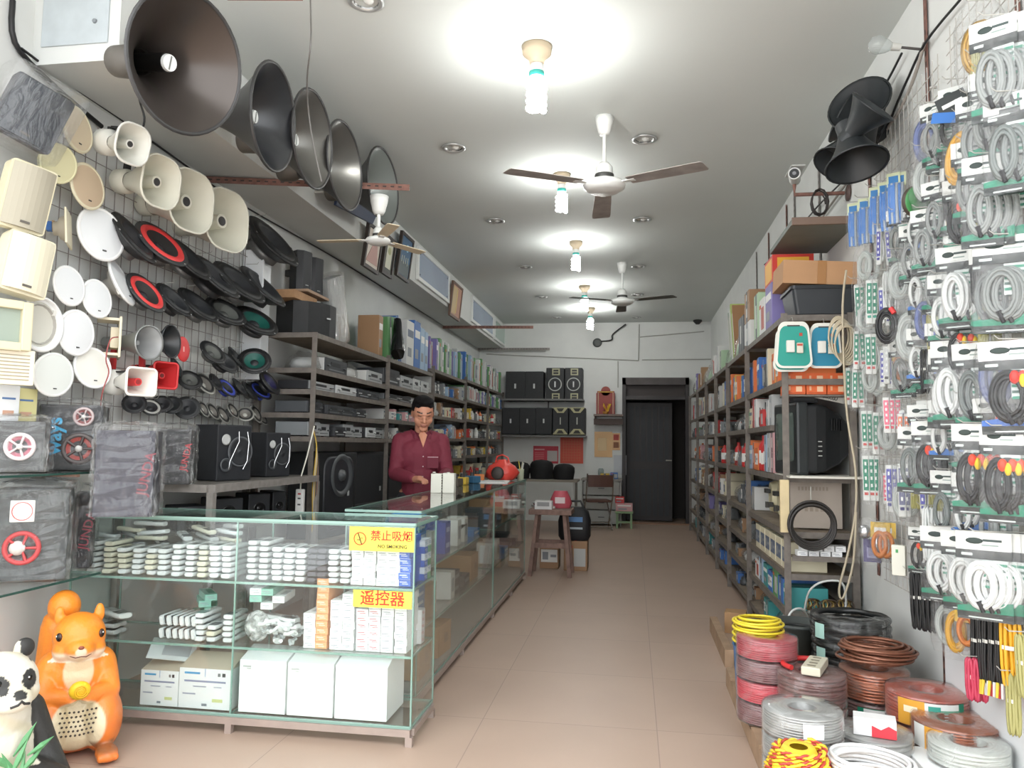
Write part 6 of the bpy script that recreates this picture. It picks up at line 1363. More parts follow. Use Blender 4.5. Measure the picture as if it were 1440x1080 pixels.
# ================================================================ the back wall
def wallbox(px0, py0, px1, py1, d, y=YB): p0 = ony(px0, py0, y-d); p1 = ony(px1, py1, y-d); return p0.x, p1.x, p1.z, p0.z
shelf = MB()
a = wallbox(706, 560, 820, 565, .4)
one('speaker_shelf', MB().box(((a[0]+a[1])/2, YB-.2, a[3]-.02), (a[1]-a[0], .4, .03), mat('shelf_grey', '6e6e6c', .6)).box((a[0]+.75, YB-.02, a[3]-.3), (.02, .03, .6), '55504c'), 'grey shelf between the two rows of black speakers on the back wall', 'shelf')
def bspk(px0, py0, px1, py1, kind, lb, d=.34):
    x0, x1, z0, z1 = wallbox(px0, py0, px1, py1, d); w = x1-x0; h = z1-z0
    t = thing('wall_speaker', lb, 'speaker', TR((x0+x1)/2, YB-d, z0), 'black speakers on the back wall')
    link('cabinet', MB().box((0, d/2, h/2), (w-.006, d-.01, h-.006), SBK, None, .01), t)
    if kind == 'plain': link('badge', MB().box((0, -.0, h*.5), (w*.09, .006, h*.16), 'c9ccca'), t)
    if kind == 'ring':
        link('ring', MB().lathe([(.9, 0), (1, .06), (1.05, 0)], 'b4b6b2', 30, TR(0, 0, 0, s=w*.36)), t, FR(0, -.004, h*.5))
        link('badge', MB().box((0, -.002, h*.5), (w*.07, .006, h*.17), 'd0d2d0'), t)
        for zz in (.87, .13): link('handle_plate', MB().box((w*.05, -.004, h*zz), (w*.42, .01, h*.2), 'aaa888').box((w*.05, -.011, h*zz), (w*.28, .006, h*.13), '2a2a28').box((w*.05, -.015, h*zz), (w*.26, .004, h*.02), 'aaa888'), t)
    if kind == 'corner':
        link('badge', MB().box((0, -.002, h*.5), (w*.06, .006, h*.26), 'b9bab0'), t)
        for s in (1, -1):
            c = h*.5+s*h*.5; poly = [(-w*.48, c), (w*.48, c), (w*.2, c-s*h*.2), (-w*.2, c-s*h*.2)]
            link('corner_guard', MB().prism(poly if s < 0 else poly[::-1], 0, .008, 'b0ab84', FR(0, -.002, 0)).prism([(x*.5, c-s*h*.03+(z-c)*.6) for x, z in (poly if s < 0 else poly[::-1])], .008, .012, '26261f', FR(0, -.002, 0)), t)
bspk(711, 522, 738, 564, 'plain', 'black speaker with white badge, upper row leftmost on the back wall'); bspk(738, 522, 764, 564, 'plain', 'black speaker with faint badge, upper row second on the back wall')
bspk(768, 517, 793, 564, 'ring', 'tall black speaker with silver ring, left of the pair'); bspk(794, 517, 819, 564, 'ring', 'tall black speaker with silver ring, right of the pair')
for i, (a, b_) in enumerate(((706, 730), (730, 753), (753, 776))): bspk(a, 573, b_, 611, 'plain', 'black speaker in the lower row on the back wall, %s from the left' % ORD[i])
bspk(777, 573, 799, 611, 'corner', 'black speaker with cream corner guards, left one'); bspk(800, 573, 823, 611, 'corner', 'black speaker with cream corner guards, right one')
a = wallbox(706, 611, 824, 614, .36); one('speaker_shelf', MB().box(((a[0]+a[1])/2, YB-.18, a[3]-.02), (a[1]-a[0], .36, .03), MT['shelf_grey']), 'lower grey shelf carrying the lower row of black speakers', 'shelf')
def poster(px0, py0, px1, py1, c, lb, fn=None):
    x0, x1, z0, z1 = wallbox(px0, py0, px1, py1, .01); w = x1-x0; h = z1-z0
    b = MB().box((0, 0, 0), (w, .004, h), c)
    if fn: fn(b, w, h)
    one('wall_calendar', b, lb, 'poster', TR((x0+x1)/2, YB-.008, (z0+z1)/2))
def ca(b, w, h):
    b.box((w*.26, -.003, -.02), (w*.4, .003, h*.6), 'c9c2be').box((-w*.25, -.003, h*.3), (w*.4, .003, .02), 'e9b0b0')
    for i in range(5): b.box((-w*.25, -.003, h*.1-i*h*.1), (w*.36, .002, .006), 'e8a0a0')
def cb_(b, w, h):
    for i in range(9): b.box((0, -.003, h*.4-i*h*.1), (w*.8, .002, .006), 'd87a5a')
    for i in range(7): b.box((-w*.36+i*w*.12, -.003, 0), (.006, .002, h*.8), 'd87a5a')
poster(750, 627, 785, 652, 'c83a4a', 'red and white notice on the back wall under the speakers', ca)
poster(788, 613, 820, 652, 'd85a44', 'orange red almanac sheet on the back wall', cb_)
poster(836, 607, 861, 643, mat('gold_foil', 'b89262', .4, .2), 'gold foil picture on the back wall below the shrine', lambda b, w, h: b.box((-.02, -.003, 0), (w*.5, .003, h*.5), 'd8bc90'))
poster(861, 609, 872, 633, mat('gold_dark', 'b08a60', .4, .3), 'small red and gold sheet beside the foil picture', lambda b, w, h: b.box((0, -.003, h*.25), (w*.7, .003, h*.35), 'b0463c').box((0, -.003, -h*.2), (w*.7, .003, h*.35), '8a5a3a'))
poster(863, 640, 881, 668, 'c4c8cc', 'white paper pinned beside the door frame', None)
# shrine
p0 = ony(835, 582, YB-.2); p1 = ony(876, 582, YB-.2)
one('shrine_shelf', MB().box(((p0.x+p1.x)/2, YB-.14, p0.z-.02), (p1.x-p0.x, .28, .03), mat('dark_shelf', '7a6a62', .6)).box(((p0.x+p1.x)/2, YB-.2, p0.z-.13), (p1.x-p0.x, .02, .1), mat('shelf_face', '4a3a34', .6)).box((p0.x+.02, YB-.1, p0.z-.1), (.02, .2, .14), '6a5a52'), 'small wooden wall shelf under the red shrine', 'shelf')
t = thing('shrine', 'small red and gold household shrine on the wall shelf', 'shrine', TR((p0.x+p1.x)/2-.05, YB-.14, p0.z-.004))
s_w = .29; link('back_panel', MB().box((0, .1, .2), (s_w, .02, .4), mat('shrine_red', '8e3228', .5)).cyl((0, .09, .4), (0, .11, .4), .08, .08, MT['shrine_red'], 20), t)
bd = MB()
for x in (-s_w/2+.02, s_w/2-.02): bd.box((x, .085, .2), (.014, .012, .37), 'c8a890')
bd.box((0, .085, .385), (s_w-.03, .012, .014), 'd8a840')
link('border', bd, t)
link('side_panel', MB().box((-s_w/2, .04, .18), (.02, .12, .36), MT['shrine_red']).box((s_w/2, .04, .18), (.02, .12, .36), MT['shrine_red']), t)
fl = MB(); rf = random.Random(4)
for i in range(14): fl.cyl((.03+rf.uniform(-.02, .02), .0, .05), (.03+rf.uniform(-.08, .09), -.01, .12+rf.uniform(0, .07)), .003, .008, 'e0bc3a' if i % 3 else 'c88a28', 6)
link('offering', fl.lathe([(0, 0), (.04, 0), (.05, .05), (0, .05)], 'a8742c', 14), t)
# desks, chair, stool table, bags at the back
t = thing('desk', 'grey steel desk with drawers standing against the back wall', 'desk', TR(-.5, YB-.34, 0))
link('top', MB().box((0, 0, .735), (.66, .6, .03), mat('desk_top', '8f8c86', .5)), t)
link('side_panel', MB().box((-.31, 0, .36), (.02, .56, .72), mat('desk_grey', 'b1b1ad', .6)).box((.31, 0, .36), (.02, .56, .72), MT['desk_grey']), t)
for i in range(3): dr = link('drawer', MB().box((.0, -.28, .60-i*.23), (.58, .02, .21), mat('desk_front', 'a9aaa6', .6), None, .003), t); link('handle', MB().box((0, -.295, .60-i*.23), (.1, .012, .012), '55585a'), dr)
t = thing('folding_chair', 'folding chair with brown back and chrome tubes in front of the desk', 'chair', TR(-.53, 12.0, 0, pi+.25))
BRN_ = mat('vinyl_brown', '5a3a30', .5); CHR = mat('chair_chrome', 'b8b4ae', .2, .85)
link('backrest', MB().loft([[Vector((x, .16+.02*cos(x*6)-.0, z)) for x in (-.19, -.1, 0, .1, .19)]+[Vector((x, .185+.02*cos(x*6), z)) for x in (.19, .1, 0, -.1, -.19)] for z in (.66, .84)], BRN_, None, False, True), t)
link('seat', MB().box((0, -.05, .44), (.38, .36, .035), BRN_, None, .012), t)
for s in (-1, 1):
    link('leg', MB().tube([(s*.2, .19, .86), (s*.205, .12, .5), (s*.21, -.18, .05), (s*.21, -.2, .012)], .011, CHR, 8), t)
    link('leg', MB().tube([(s*.185, -.2, .43), (s*.185, .0, .25), (s*.185, .2, .012)], .011, CHR, 8), t)
link('stretcher', MB().cyl((-.19, .17, .06), (.19, .17, .06), .009, .009, CHR).cyl((-.2, -.15, .1), (.2, -.15, .1), .009, .009, CHR), t)
t = thing('work_bench', 'rough wooden stool bench at the end of the long counter', 'bench', TR(-.80, 7.75, 0, 0, 0, 0, (.68, .9, 1)))
WD = mat('old_wood', '8a7066', .8, noise=.3, scale=14)
link('top', MB().box((0, 0, .625), (.62, .42, .05), WD, None, .005), t)
for sx, sy in ((-1, -1), (1, -1), (-1, 1), (1, 1)): link('leg', MB().loft([[Vector((sx*.2+dx*.025, sy*.13+dy*.025, .60)) for dx, dy in ((-1, -1), (1, -1), (1, 1), (-1, 1))], [Vector((sx*.29+dx*.028, sy*.18+dy*.028, .0)) for dx, dy in ((-1, -1), (1, -1), (1, 1), (-1, 1))]], WD, None, False, True), t)
for sy in (-1, 1): link('rail', MB().box((0, sy*.155, .3), (.46, .025, .05), WD), t)
one('white_box', MB().box((0, 0, .04), (.17, .13, .08), 'd4d4d2').box((0, -.066, .05), (.12, .002, .04), '8a8a8a'), 'small white box on the wooden bench', 'box', TR(-.87, 7.66, .651))
one('magazine_pile', MB().box((0, 0, .01), (.2, .26, .02), 'c9c9c4').box((.01, 0, .028), (.18, .24, .014), 'a4505a').box((-.01, .01, .042), (.16, .2, .012), 'd8d8d4'), 'small pile of papers with a red sheet on the bench', 'papers', TR(-.9, 7.84, .651, .3))
one('gift_bag', MB().loft([[Vector((.11*k*cos(a*pi/6), .07*k*sin(a*pi/6), z)) for a in range(12)] for z, k in ((0, .9), (.05, 1.05), (.1, .9), (.17, .6))], mat('bag_pinkred', 'b8505c', .5), None, True, True).box((0, -.08, .08), (.1, .01, .06), 'd8c8c8'), 'pinkish red printed bag behind the white box on the bench', 'bag', TR(-.72, 7.84, .651))
t = thing('side_table', 'grey side table with cloth-covered goods behind the counter end', 'table', TR(-1.35, 11.6, 0))
link('top', MB().box((0, 0, .76), (1.1, .6, .03), mat('table_top', '8a8276', .6)), t); link('panel', MB().box((.5, 0, .37), (.03, .55, .74), MT['desk_grey']).box((-.5, 0, .37), (.03, .55, .74), MT['desk_grey']), t)
rk = random.Random(9)
for i, (x, y, s, lb) in enumerate(((-1.72, 11.6, (.175, .2, .24), 'left'), (-1.36, 11.62, (.175, .2, .27), 'middle'), (-1.02, 11.6, (.155, .18, .22), 'right'))):
    one('black_bag', MB().loft([[Vector((s[0]*k*cos(a*pi/9)*(1+rk.uniform(-.06, .06)), s[1]*k*sin(a*pi/9), s[2]*z)) for a in range(18)] for z, k in ((0, .98), (.5, 1.04), (.8, .98), (.95, .82), (1.03, .5), (1.06, .05))], mat('cloth_black', '131315', .8), None, True, True), 'black cloth bag on the side table by the back wall, %s one' % lb, 'bag', TR(x, y, .776), 'black bags on the side table')
t = thing('satchel', 'black satchel with blue graphics on the floor beyond the bench', 'bag', TR(-.6, 8.15, 0))
link('body', MB().loft([[Vector((q[0], q[1], z)) for q in rrect(.3*k, .2*k, .06, 0, 5)] for z, k in ((0.3, .95), (.34, 1.1), (.5, 1.12), (.6, .95), (.64, .6))], mat('satchel', '17181c', .6), None, True, True), t)
link('graphic', MB().box((0, -.115, .52), (.18, .012, .05), '5a86b8').box((.02, -.115, .43), (.14, .012, .02), 'b8c4cc'), t)
link('strap', MB().tube([(-.1, 0, .62), (-.06, 0, .7), (.06, 0, .7), (.1, 0, .62)], .012, 'grey_strap' if 0 else '2a2a2c', 6), t)
put('carton', 'brown', 2, -.58, 8.15-.14, 0.001, .24, .28, .3, 0, 'brown carton on the floor under the satchel', None)
put('carton', 'brown', 3, -.86, 8.1, 0.001, .2, .2, .26, 0, 'brown carton on the floor behind the bench legs', None)
put('carton', 'white', 0, -.56, 8.5, 0.001, .16, .2, .34, 0, 'white carton on the floor beyond the satchel', None)
t = thing('green_stool', 'small green plastic stool carrying pale boxes left of the doorway', 'stool', TR(-.13, 12.36, 0)); GP = mat('green_plastic', '7f9c74', .5)
link('seat', MB().box((0, 0, .25), (.28, .26, .03), GP, None, .008), t)
for sx in (-1, 1):
    for sy in (-1, 1): link('leg', MB().box((sx*.11, sy*.1, .12), (.03, .03, .24), GP), t)
link('rail', MB().box((0, -.1, .1), (.2, .014, .03), GP), t)
put('carton', 'pink', 0, -.13, 12.26, .267, .26, .2, .12, 0, 'pinkish box on the small green stool', None)
put('carton', 'red', 0, -.2, 12.28, .389, .14, .16, .1, 0, 'dark red box on top of the green stool pile', None)
for i, (x, w, h, c, lb) in enumerate(((-.6, .18, .05, 'cream', 'cream booklet pile on the desk'), (-.45, .14, .08, 'yellow', 'yellowish books on the desk'), (-.30, .12, .1, 'blue', 'blue mug-sized box on the desk'))): put('carton', c, i, x, YB-.5, .752, w, .16, h, 0, lb, None)
one('glass_jar', MB().lathe([(0, 0), (.045, 0), (.05, .02), (.05, .14), (.035, .16), (0, .16)], clear_mat('jar', 'dfe9ea', .9, .05, .15), 16), 'clear glass jar on the desk under the foil picture', 'jar', TR(-.52, YB-.3, .752))
# goods at the far end of both racks
one('clear_bundle', good('bag', 'red', 1), 'bundle in clear plastic with red at the far rack end by the doorway', 'bag', TR(.95, 12.15, 2.075, -1.2, 0, 0, (.3, .3, .35)))
# wires, hats, camera and plank high on the right wall
cable([onx(1300, 60, XR-.03), onx(1285, 110, XR-.03), onx(1262, 160, XR-.03), onx(1222, 215, XR-.03), onx(1190, 258, XR-.03), onx(1160, 300, XR-.02), onx(1130, 345, XR-.02)], .008, mat('grey_flex', '9a948c', .5), 'thick grey cable sloping down the upper right wall')
cable([onx(1350, 0, XR-.03), onx(1300, 62, XR-.035), onx(1270, 125, XR-.035), onx(1228, 210, XR-.035), onx(1150, 290, XR-.03), onx(1100, 350, XR-.03), onx(1075, 372, XR-.03)], .006, BK, 'thin black cable sloping beside the grey one on the right wall')
cable([onx(1268, 75, XR-.03), onx(1250, 110, XR-.03), onx(1232, 140, XR-.03)], .006, BK, 'short black lead above the black cones')
for (px, py0, py1, lb) in ((1300, -30, 980, 'nearest tall one between the packs'), (1430, -60, 900, 'at the right edge of the photo'), (1218, 95, 800, 'behind the black cones'), (1150, 206, 420, 'right of the camera'), (1116, 258, 420, 'below the camera'), (1105, 280, 420, 'left of the camera'), (1080, 318, 420, 'above the red and yellow box'), (1063, 345, 420, 'farthest upright')):
    p = onx(px, max(5, py0), XR-.012); z0 = max(0.01, onx(px, py1, XR-.012).z); z1 = min(ZC-.05, onx(px, py0, XR-.012).z)
    slotted('wall_upright', (XR-.012, p.y, z0), (XR-.012, p.y, z1), 'slotted steel upright on the right wall, '+lb, 'upright', RU if px in (1300, 1430, 1218, 1105, 1080) else GS, .03, (0, 1, 0), 'slotted uprights on the right wall')
a = onx(1083, 357, .93); b_ = onx(1113, 310, .93); zz = (a.z+b_.z)/2
t = thing('wall_shelf', 'grey board shelf on brackets high on the right wall', 'shelf')
link('board', MB().box(((.93+XR)/2, (b_.y+a.y)/2, zz), (XR-.93, abs(a.y-b_.y), .03), mat('plank_grey', '7c827c', .7, noise=.1, scale=5)), t)
link('edge', MB().box(((.93+XR)/2, b_.y-.01, zz+.0), (XR-.93, .02, .045), mat('plank_edge', '7a665a', .6)), t)
p = onx(1118, 250, .98)
t = thing('security_camera', 'white bullet security camera on a bracket high on the right wall', 'camera', TR(p.x, p.y, p.z))
link('body', MB().cyl((.02, .10, .02), (-.02, -.08, 0), .034, .036, 'd8dad8', 18).box((0, .0, .042), (.08, .2, .008), 'b8bab8'), t)
link('lens', MB().cyl((-.02, -.078, 0), (-.0215, -.086, -.001), .03, .026, '2a2c2e', 18).cyl((-.0215, -.086, -.001), (-.022, -.09, -.001), .012, .01, '8a8c90', 12), t)
link('bracket', MB().tube([(0, .02, -.035), (.0, .02, -.1), (XR-p.x-.03, .02, -.1)], .012, RU, 8).lathe([(0, 0), (.05, 0), (.05, .01), (0, .02)], '5a4a46', 14, Matrix.Translation((XR-p.x-.005, .02, -.1)) @ Matrix.Rotation(-pi/2, 4, 'Y')), t)
link('cable_loop', MB().tube(coil_pts(.07, 4, .03, .015, .02, 12, 5, .6, 1), .005, '2c2624', 5, Matrix.Translation((.14, .02, -.16)) @ Matrix.Rotation(pi/2, 4, 'X')), t)
# black flared cones hung on the upright
cone = [('flare', P('conef', lambda: bell(.13, .17, .045, mat('cone_black', '212527', .5), mat('cone_black_in', '2b2f31', .5), 30))), ('rim', P('coner', lambda: MB().lathe([(.127, 0), (.134, .004), (.134, -.004)], MT['cone_black'], 30))), ('neck', P('conen', lambda: MB().cyl((0, 0, -.17), (0, 0, -.22), .045, .05, MT['cone_black'], 18)))]
for i, (px, py, n, s, lb) in enumerate(((1208, 145, (-.55, -.75, .35), 1.15, 'uppermost, facing the room'), (1185, 165, (-.8, .2, .5), 1.0, 'left of the uppermost'), (1198, 190, (-.45, -.3, .85), 1.0, 'middle, side on'), (1228, 150, (.5, -.5, .6), .8, 'rightmost near the cables'), (1180, 232, (-.45, -.2, -.85), .95, 'lower left, mouth down'), (1205, 232, (.1, -.3, -.95), 1.0, 'lower right, mouth down'))):
    p = onx(px, py, 1.10-.025*i); spawn(cone, 'black_cone', 'black plastic horn flare hung high on the right wall, '+lb, 'horn flare', mat_n(p, n, s), 'black horn flares on the right wall')
t = thing('bare_bulb', 'unlit clear bulb hanging from the right wall near the top', 'bulb', TR(*onx(1250, 65, XR-.16)) @ Matrix.Rotation(radians(100), 4, 'Y'))
link('glass', MB().lathe([(0, -.09), (.03, -.08), (.042, -.05), (.03, -.01), (.018, .01)], clear_mat('bulb_glass', 'eef2f2', .93, .05, .22), 20), t); link('cap', MB().cyl((0, 0, .01), (0, 0, .05), .018, .016, 'c0c0ba', 14).cyl((0, 0, .05), (0, 0, .158), .006, .006, '4a4644', 8), t)
# ================================================================ right wall: packs on wire grids
WG = mat('grid_white', 'b9b6b0', .5)
one('wire_grid', grid(2.45, 3.28, .62, 3.0, XR-.03, .06, .06, WG), 'white wire grid on the right wall, near panel', 'wire grid', None, 'wire grids on the right wall')
one('wire_grid', grid(3.36, 4.25, .62, 2.95, XR-.03, .06, .06, WG), 'white wire grid on the right wall, far panel towards the rack', 'wire grid', None, 'wire grids on the right wall')
one('wall_panel', MB().box((XR-.012, 3.0, .5), (.02, 1.0, .9), mat('panel_white', 'e2e5e6', .6)), 'plain white board on the wall behind the cable spools', 'board')
GRN_ = mat('card_green', '1f7d62', .5); KBL = mat('card_black', '1e2524', .5); CWT = mat('card_white', 'd0d3cf', .5)
def ring_coil(b, cx, cz, rx, rz, n, r, m, y=-.008, seed=0):
    rd = random.Random(seed)
    for i in range(n):
        k = 1-.09*i+rd.uniform(-.03, .03)
        b.tube([(cx+rx*k*cos(a*pi/9), y-.004*(i % 2), cz+rz*k*sin(a*pi/9)) for a in range(18)], r, m, 5, closed=True)
    return b
# every pack: local X width, Z up, origin at the hook hole on top, front looks to -Y
def pk_cable(cc, key, w=.115, h=.29, head=CWT, foot=GRN_, coil=True, extra=None):
    if key in CACHE: return CACHE[key]
    card = MB().box((0, .004, -.028), (w, .0015, .056), head).box((0, .004, -.070), (w, .0015, .028), KBL).box((w*.2, .005, -h*.45), (w*.44, .001, h*.32), mat('card_back', 'c3cbc8', .5))
    card.ball((-w*.16, .003, -.028), (w*.16, .0012, .010), '2c3a36', 12).box((w*.16, .0028, -.025), (w*.34, .001, .007), '3c4a48').box((w*.12, .0028, -.040), (w*.3, .001, .004), '8a9a94').box((-w*.3, .0028, -.07), (w*.2, .001, .008), 'c9d4d0')
    for i in range(5): card.box((w*.2, .0025, -.098-i*.017), (w*.42, .001, .008), '3f5a52' if i % 2 else GRN_)
    ft = MB().add([(-w/2, .002, -h+.04), (w/2, .002, -h+.06), (w/2, .002, -h), (-w/2, .002, -h)], [(0, 3, 2, 1)], foot).box((0, .001, -h+.012), (w, .001, .024), KBL)
    ft.box((.0, .0, -h+.008), (w*.6, .0008, .004), 'c9d4d0')
    co = MB()
    if coil: ring_coil(co, -w*.06, -h*.60, w*.28, h*.27, 4, .006, cc, -.006, len(key)); co.cyl((-w*.1, -.012, -h*.78), (-w*.02, -.012, -h*.9), .008, .006, '2c2c2e', 8)
    if extra: co.ball((w*.05, -.012, -h*.4), (.014, .01, .02), extra, 10).ball((w*.17, -.012, -h*.44), (.010, .01, .02), 'e0bc3a', 10)
    bg_ = MB(); secs = []
    for z, d in ((-.05, .004), (-.1, .012), (-h*.55, .018), (-h*.85, .014), (-h, .002)): secs.append([Vector((q[0], q[1]-.004, z)) for q in rrect(w, d*2, .006, 0, 3)])
    bg_.loft(secs, FILM)
    CACHE[key] = [('header_card', card.mesh()), ('footer', ft.mesh()), ('cord', co.mesh()), ('bag', bg_.mesh())]
    return CACHE[key]
GRC = mat('cord_grey', '8b908e', .45); WHC = mat('cord_white', 'd0d4d2', .4); BKC = mat('cord_black', '232425', .45); BLC = mat('cord_blue', '3f78c0', .4); YLC = mat('cord_yellow', 'dba52c', .45)
def pk_strip(cm, key, w=.05, h=.25, blocks=GRN_):
    if key in CACHE: return CACHE[key]
    st = MB().box((0, 0, -h*.52), (w*.62, .018, h*.82), CWT, None, .006)
    bl = MB()
    bl.box((w*.02, -.0105, -h*.46), (w*.42, .003, h*.56), blocks)
    for i in range(4): bl.box((w*.02, -.0125, -h*.26-i*h*.13), (w*.16, .002, h*.06), 'dfe4e0')
    bl.box((w*.02, -.012, -h*.8), (w*.3, .003, .012), cm)
    ln = ring_coil(MB(), w*.2, -h*.6, w*.3, h*.25, 2, .004, WHC, .008)
    bg_ = MB().loft([[Vector((q[0], q[1], z)) for q in rrect(w*k, .034, .01, 0, 3)] for z, k in ((0, .7), (-.03, 1.05), (-h*.9, 1.1), (-h, .8))], FILM)
    CACHE[key] = [('strip', st.mesh()), ('socket', bl.mesh()), ('cord', ln.mesh()), ('bag', bg_.mesh())]; return CACHE[key]
def pk_sleeve(c, key, w=.055, h=.24):
    if key in CACHE: return CACHE[key]
    cd = MB().box((0, .004, -.03), (w, .0015, .06), 'cfd8b4').box((0, .0028, -.03), (w*.7, .001, .03), '3a7cb8')
    rl = MB()
    for i in range(4): rl.tube([(-w*.25+i*w*.17, -.004, -.05), (-w*.28+i*w*.17, -.01, -h*.5), (-w*.25+i*w*.17, -.004, -h*.95)], .0075, c if i % 2 == 0 else 'a9b4be', 6)
    rl.box((0, -.016, -h*.5), (w*.35, .003, h*.5), c)
    bg_ = MB().loft([[Vector((q[0], q[1]-.004, z)) for q in rrect(w*1.1, .04, .01, 0, 3)] for z in (-.05, -h)], FILM)
    CACHE[key] = [('header_card', cd.mesh()), ('cord', rl.mesh()), ('bag', bg_.mesh())]; return CACHE[key]
def pk_bag(c, key, w=.11, h=.24, head=None, n=5):
    if key in CACHE: return CACHE[key]
    out = [('cord', ring_coil(MB(), 0, -h*.56, w*.36, h*.32, n, .0065, c, 0, 3).mesh())]
    if head: out.insert(0, ('header_card', MB().box((0, .006, -.03), (w, .0015, .06), head).box((0, .0045, -.03), (w*.6, .001, .02), 'e6e6e0').mesh()))
    b = MB(); secs = []
    for z, k, d in ((0, .5, .004), (-.03, .8, .012), (-h*.3, 1, .024), (-h*.8, 1.05, .024), (-h, .9, .006)): secs.append([Vector((q[0], q[1], z)) for q in rrect(w*k, d*2, .01, 0, 4)])
    out.append(('bag', b.loft(secs, BAG).mesh())); CACHE[key] = out; return out
def pk_bundle(c, key, w=.045, h=.24, tips=None):
    """a naked folded cord tied in the middle"""
    if key in CACHE: return CACHE[key]
    b = MB(); rd = random.Random(len(key))
    for i in range(4):
        x = -w*.3+i*w*.2; b.tube([(x+w*.12*cos(t*2*pi/16)*(1+abs(sin(t*pi/8))*.2), -.008*(i % 2)+rd.uniform(-.002, .002), -h*.5+h*.47*sin(t*2*pi/16)) for t in range(16)], .0055, c, 6, closed=True)
    tie = MB().lathe([(w*.42, -.006), (w*.42, .006)], 'd8d8d0' if c is not WHC else '4a4a4a', 12, Matrix.Translation((0, -.003, -h*.45)), True, 1, .5)
    out = [('cord', b.mesh()), ('tie', tie.mesh())]
    if tips:
        tp = MB()
        for i, tc in enumerate(tips): tp.cyl((-w*.3+i*w*.3, -.01, -h*.94), (-w*.35+i*w*.35, -.014, -h*1.12), .006, .0045, tc, 8)
        out.append(('plug', tp.mesh()))
    CACHE[key] = out; return out
HK = []
CNT = {}
def hang(px, py, spec, kind, n=1, s=1.0, rz=.55, lab='', X=XR-.10, name='cable_pack', cat='cable pack', grp='packs on the right wall', dx=-.024, lean=0.0):
    p0 = onx(px, py, X)
    for i in range(n):
        q = (p0.x+dx*i, p0.y+.004*i, p0.z+.0)
        place = lab
        if n > 1: place += ', %s one' % (('rear', 'front') if n == 2 else ('rear', 'middle', 'front') if n == 3 else ('rear', 'second', 'third', 'front'))[i]
        spawn(spec, name, '%s %s' % (kind, place), cat, TR(*q, -rz+random.uniform(-.07, .07), 0, lean+random.uniform(-.03, .03), s), grp)
    HK.append((p0.y, p0.z+.004, abs(XR-.03-p0.x)+abs(dx)*n+.02))
cA = pk_cable(GRC, 'pkA'); cB = pk_cable(WHC, 'pkB'); cC_ = pk_cable(BKC, 'pkC', extra='d8503c'); cD = pk_cable(mat('cord_smoke', '6f7674', .45), 'pkD')
cE = pk_cable(WHC, 'pkE', .10, .26, CWT, mat('card_blue', '2b6cb8', .5)); cF = pk_cable(mat('cord_wide', '7d8280', .5), 'pkF', .17, .30, CWT)
cL = pk_cable(WHC, 'pkL', .15, .27, CWT); cR = pk_cable(BKC, 'pkR', .16, .27, mat('card_pale_pink', 'e8e4e4', .5), mat('card_blue2', '3464b0', .5), True, 'c8423c')
sG = pk_strip('c04a44', 'pkS'); sV = pk_strip('3c3c8c', 'pkV', .045, .24, mat('strip_violet', '4c4ca0', .4)); sR_ = pk_strip('d04a5a', 'pkSR', .05, .2, mat('strip_pink', 'd8607a', .4))
fB = pk_sleeve(BLC, 'pkFB'); kG = pk_bag(mat('cord_gold', 'b08a3c', .3, .4), 'pkGold', .13, .25); kY = pk_bag(YLC, 'pkYel', .09, .24); kC = pk_bag(mat('cord_clear', 'b9c0bc', .3), 'pkClr', .12, .26); kBl = pk_bag(mat('cord_navy', '5a6aa0', .4), 'pkBlu', .10, .25)
kO = pk_bag(mat('cord_orange', 'd8823c', .5), 'pkOr', .07, .15, 'd8b44a', 3); uK = pk_bundle(BKC, 'bdK'); uK2 = pk_bundle(BKC, 'bdK2', .05, .27, ('e0c040', 'd8d8d8', 'c84040')); uW = pk_bundle(WHC, 'bdW', .05, .2); uY = pk_bundle(YLC, 'bdY', .06, .22); uR = pk_bundle(mat('cord_red', 'c0405a', .45), 'bdR', .04, .13); uLG = pk_bundle(mat('cord_lime', 'a3a068', .5), 'bdLG', .04, .2)
cd = 'grey cable in clear pack'
# row 1, top of the picture
hang(1432, 20, cA, 'grey cable pack', 4, 1.15, lab='at the top right corner of the photo'); hang(1414, 95, cA, 'grey cable pack', 3, 1.05, lab='below and left of the top corner stack')
hang(1392, 130, cA, 'grey cable pack with white header', 3, 1.0, lab='right of the yellow coil bag')
hang(1376, 2, kG, 'golden brown coil bag', 1, 1.25, lab='alone at the top of the right wall', grp=None)
hang(1440, 128, cD, 'smoky cable pack', 3, 1.1, lab='at the right photo edge, second row')
hang(1300, 145, kBl, 'clear bag with blue and white lead', 1, 1.15, lab='highest left of the black header card', grp=None)
one('header_card', MB().box((0, 0, 0), (.1, .002, .12), KBL).box((-.02, -.002, -.035), (.1, .001, .04), '2b6cb8', Matrix.Rotation(.5, 4, 'Y')).box((.0, -.002, .02), (.07, .001, .016), 'd8dcd8').ball((.02, -.004, -.04), (.02, .006, .015), 'd8cf9a', 10), 'black and blue header card high on the right wall above the yellow coil', 'card', TR(*onx(1342, 152, XR-.12), -.55, 0, -.3))
hang(1358, 158, kY, 'yellow orange coil bag', 1, 1.25, lab='below the black and blue card', lean=.15, grp=None)
hang(1308, 205, kC, 'clear bag with pale lead', 2, 1.0, lab='left of the navy sleeve')
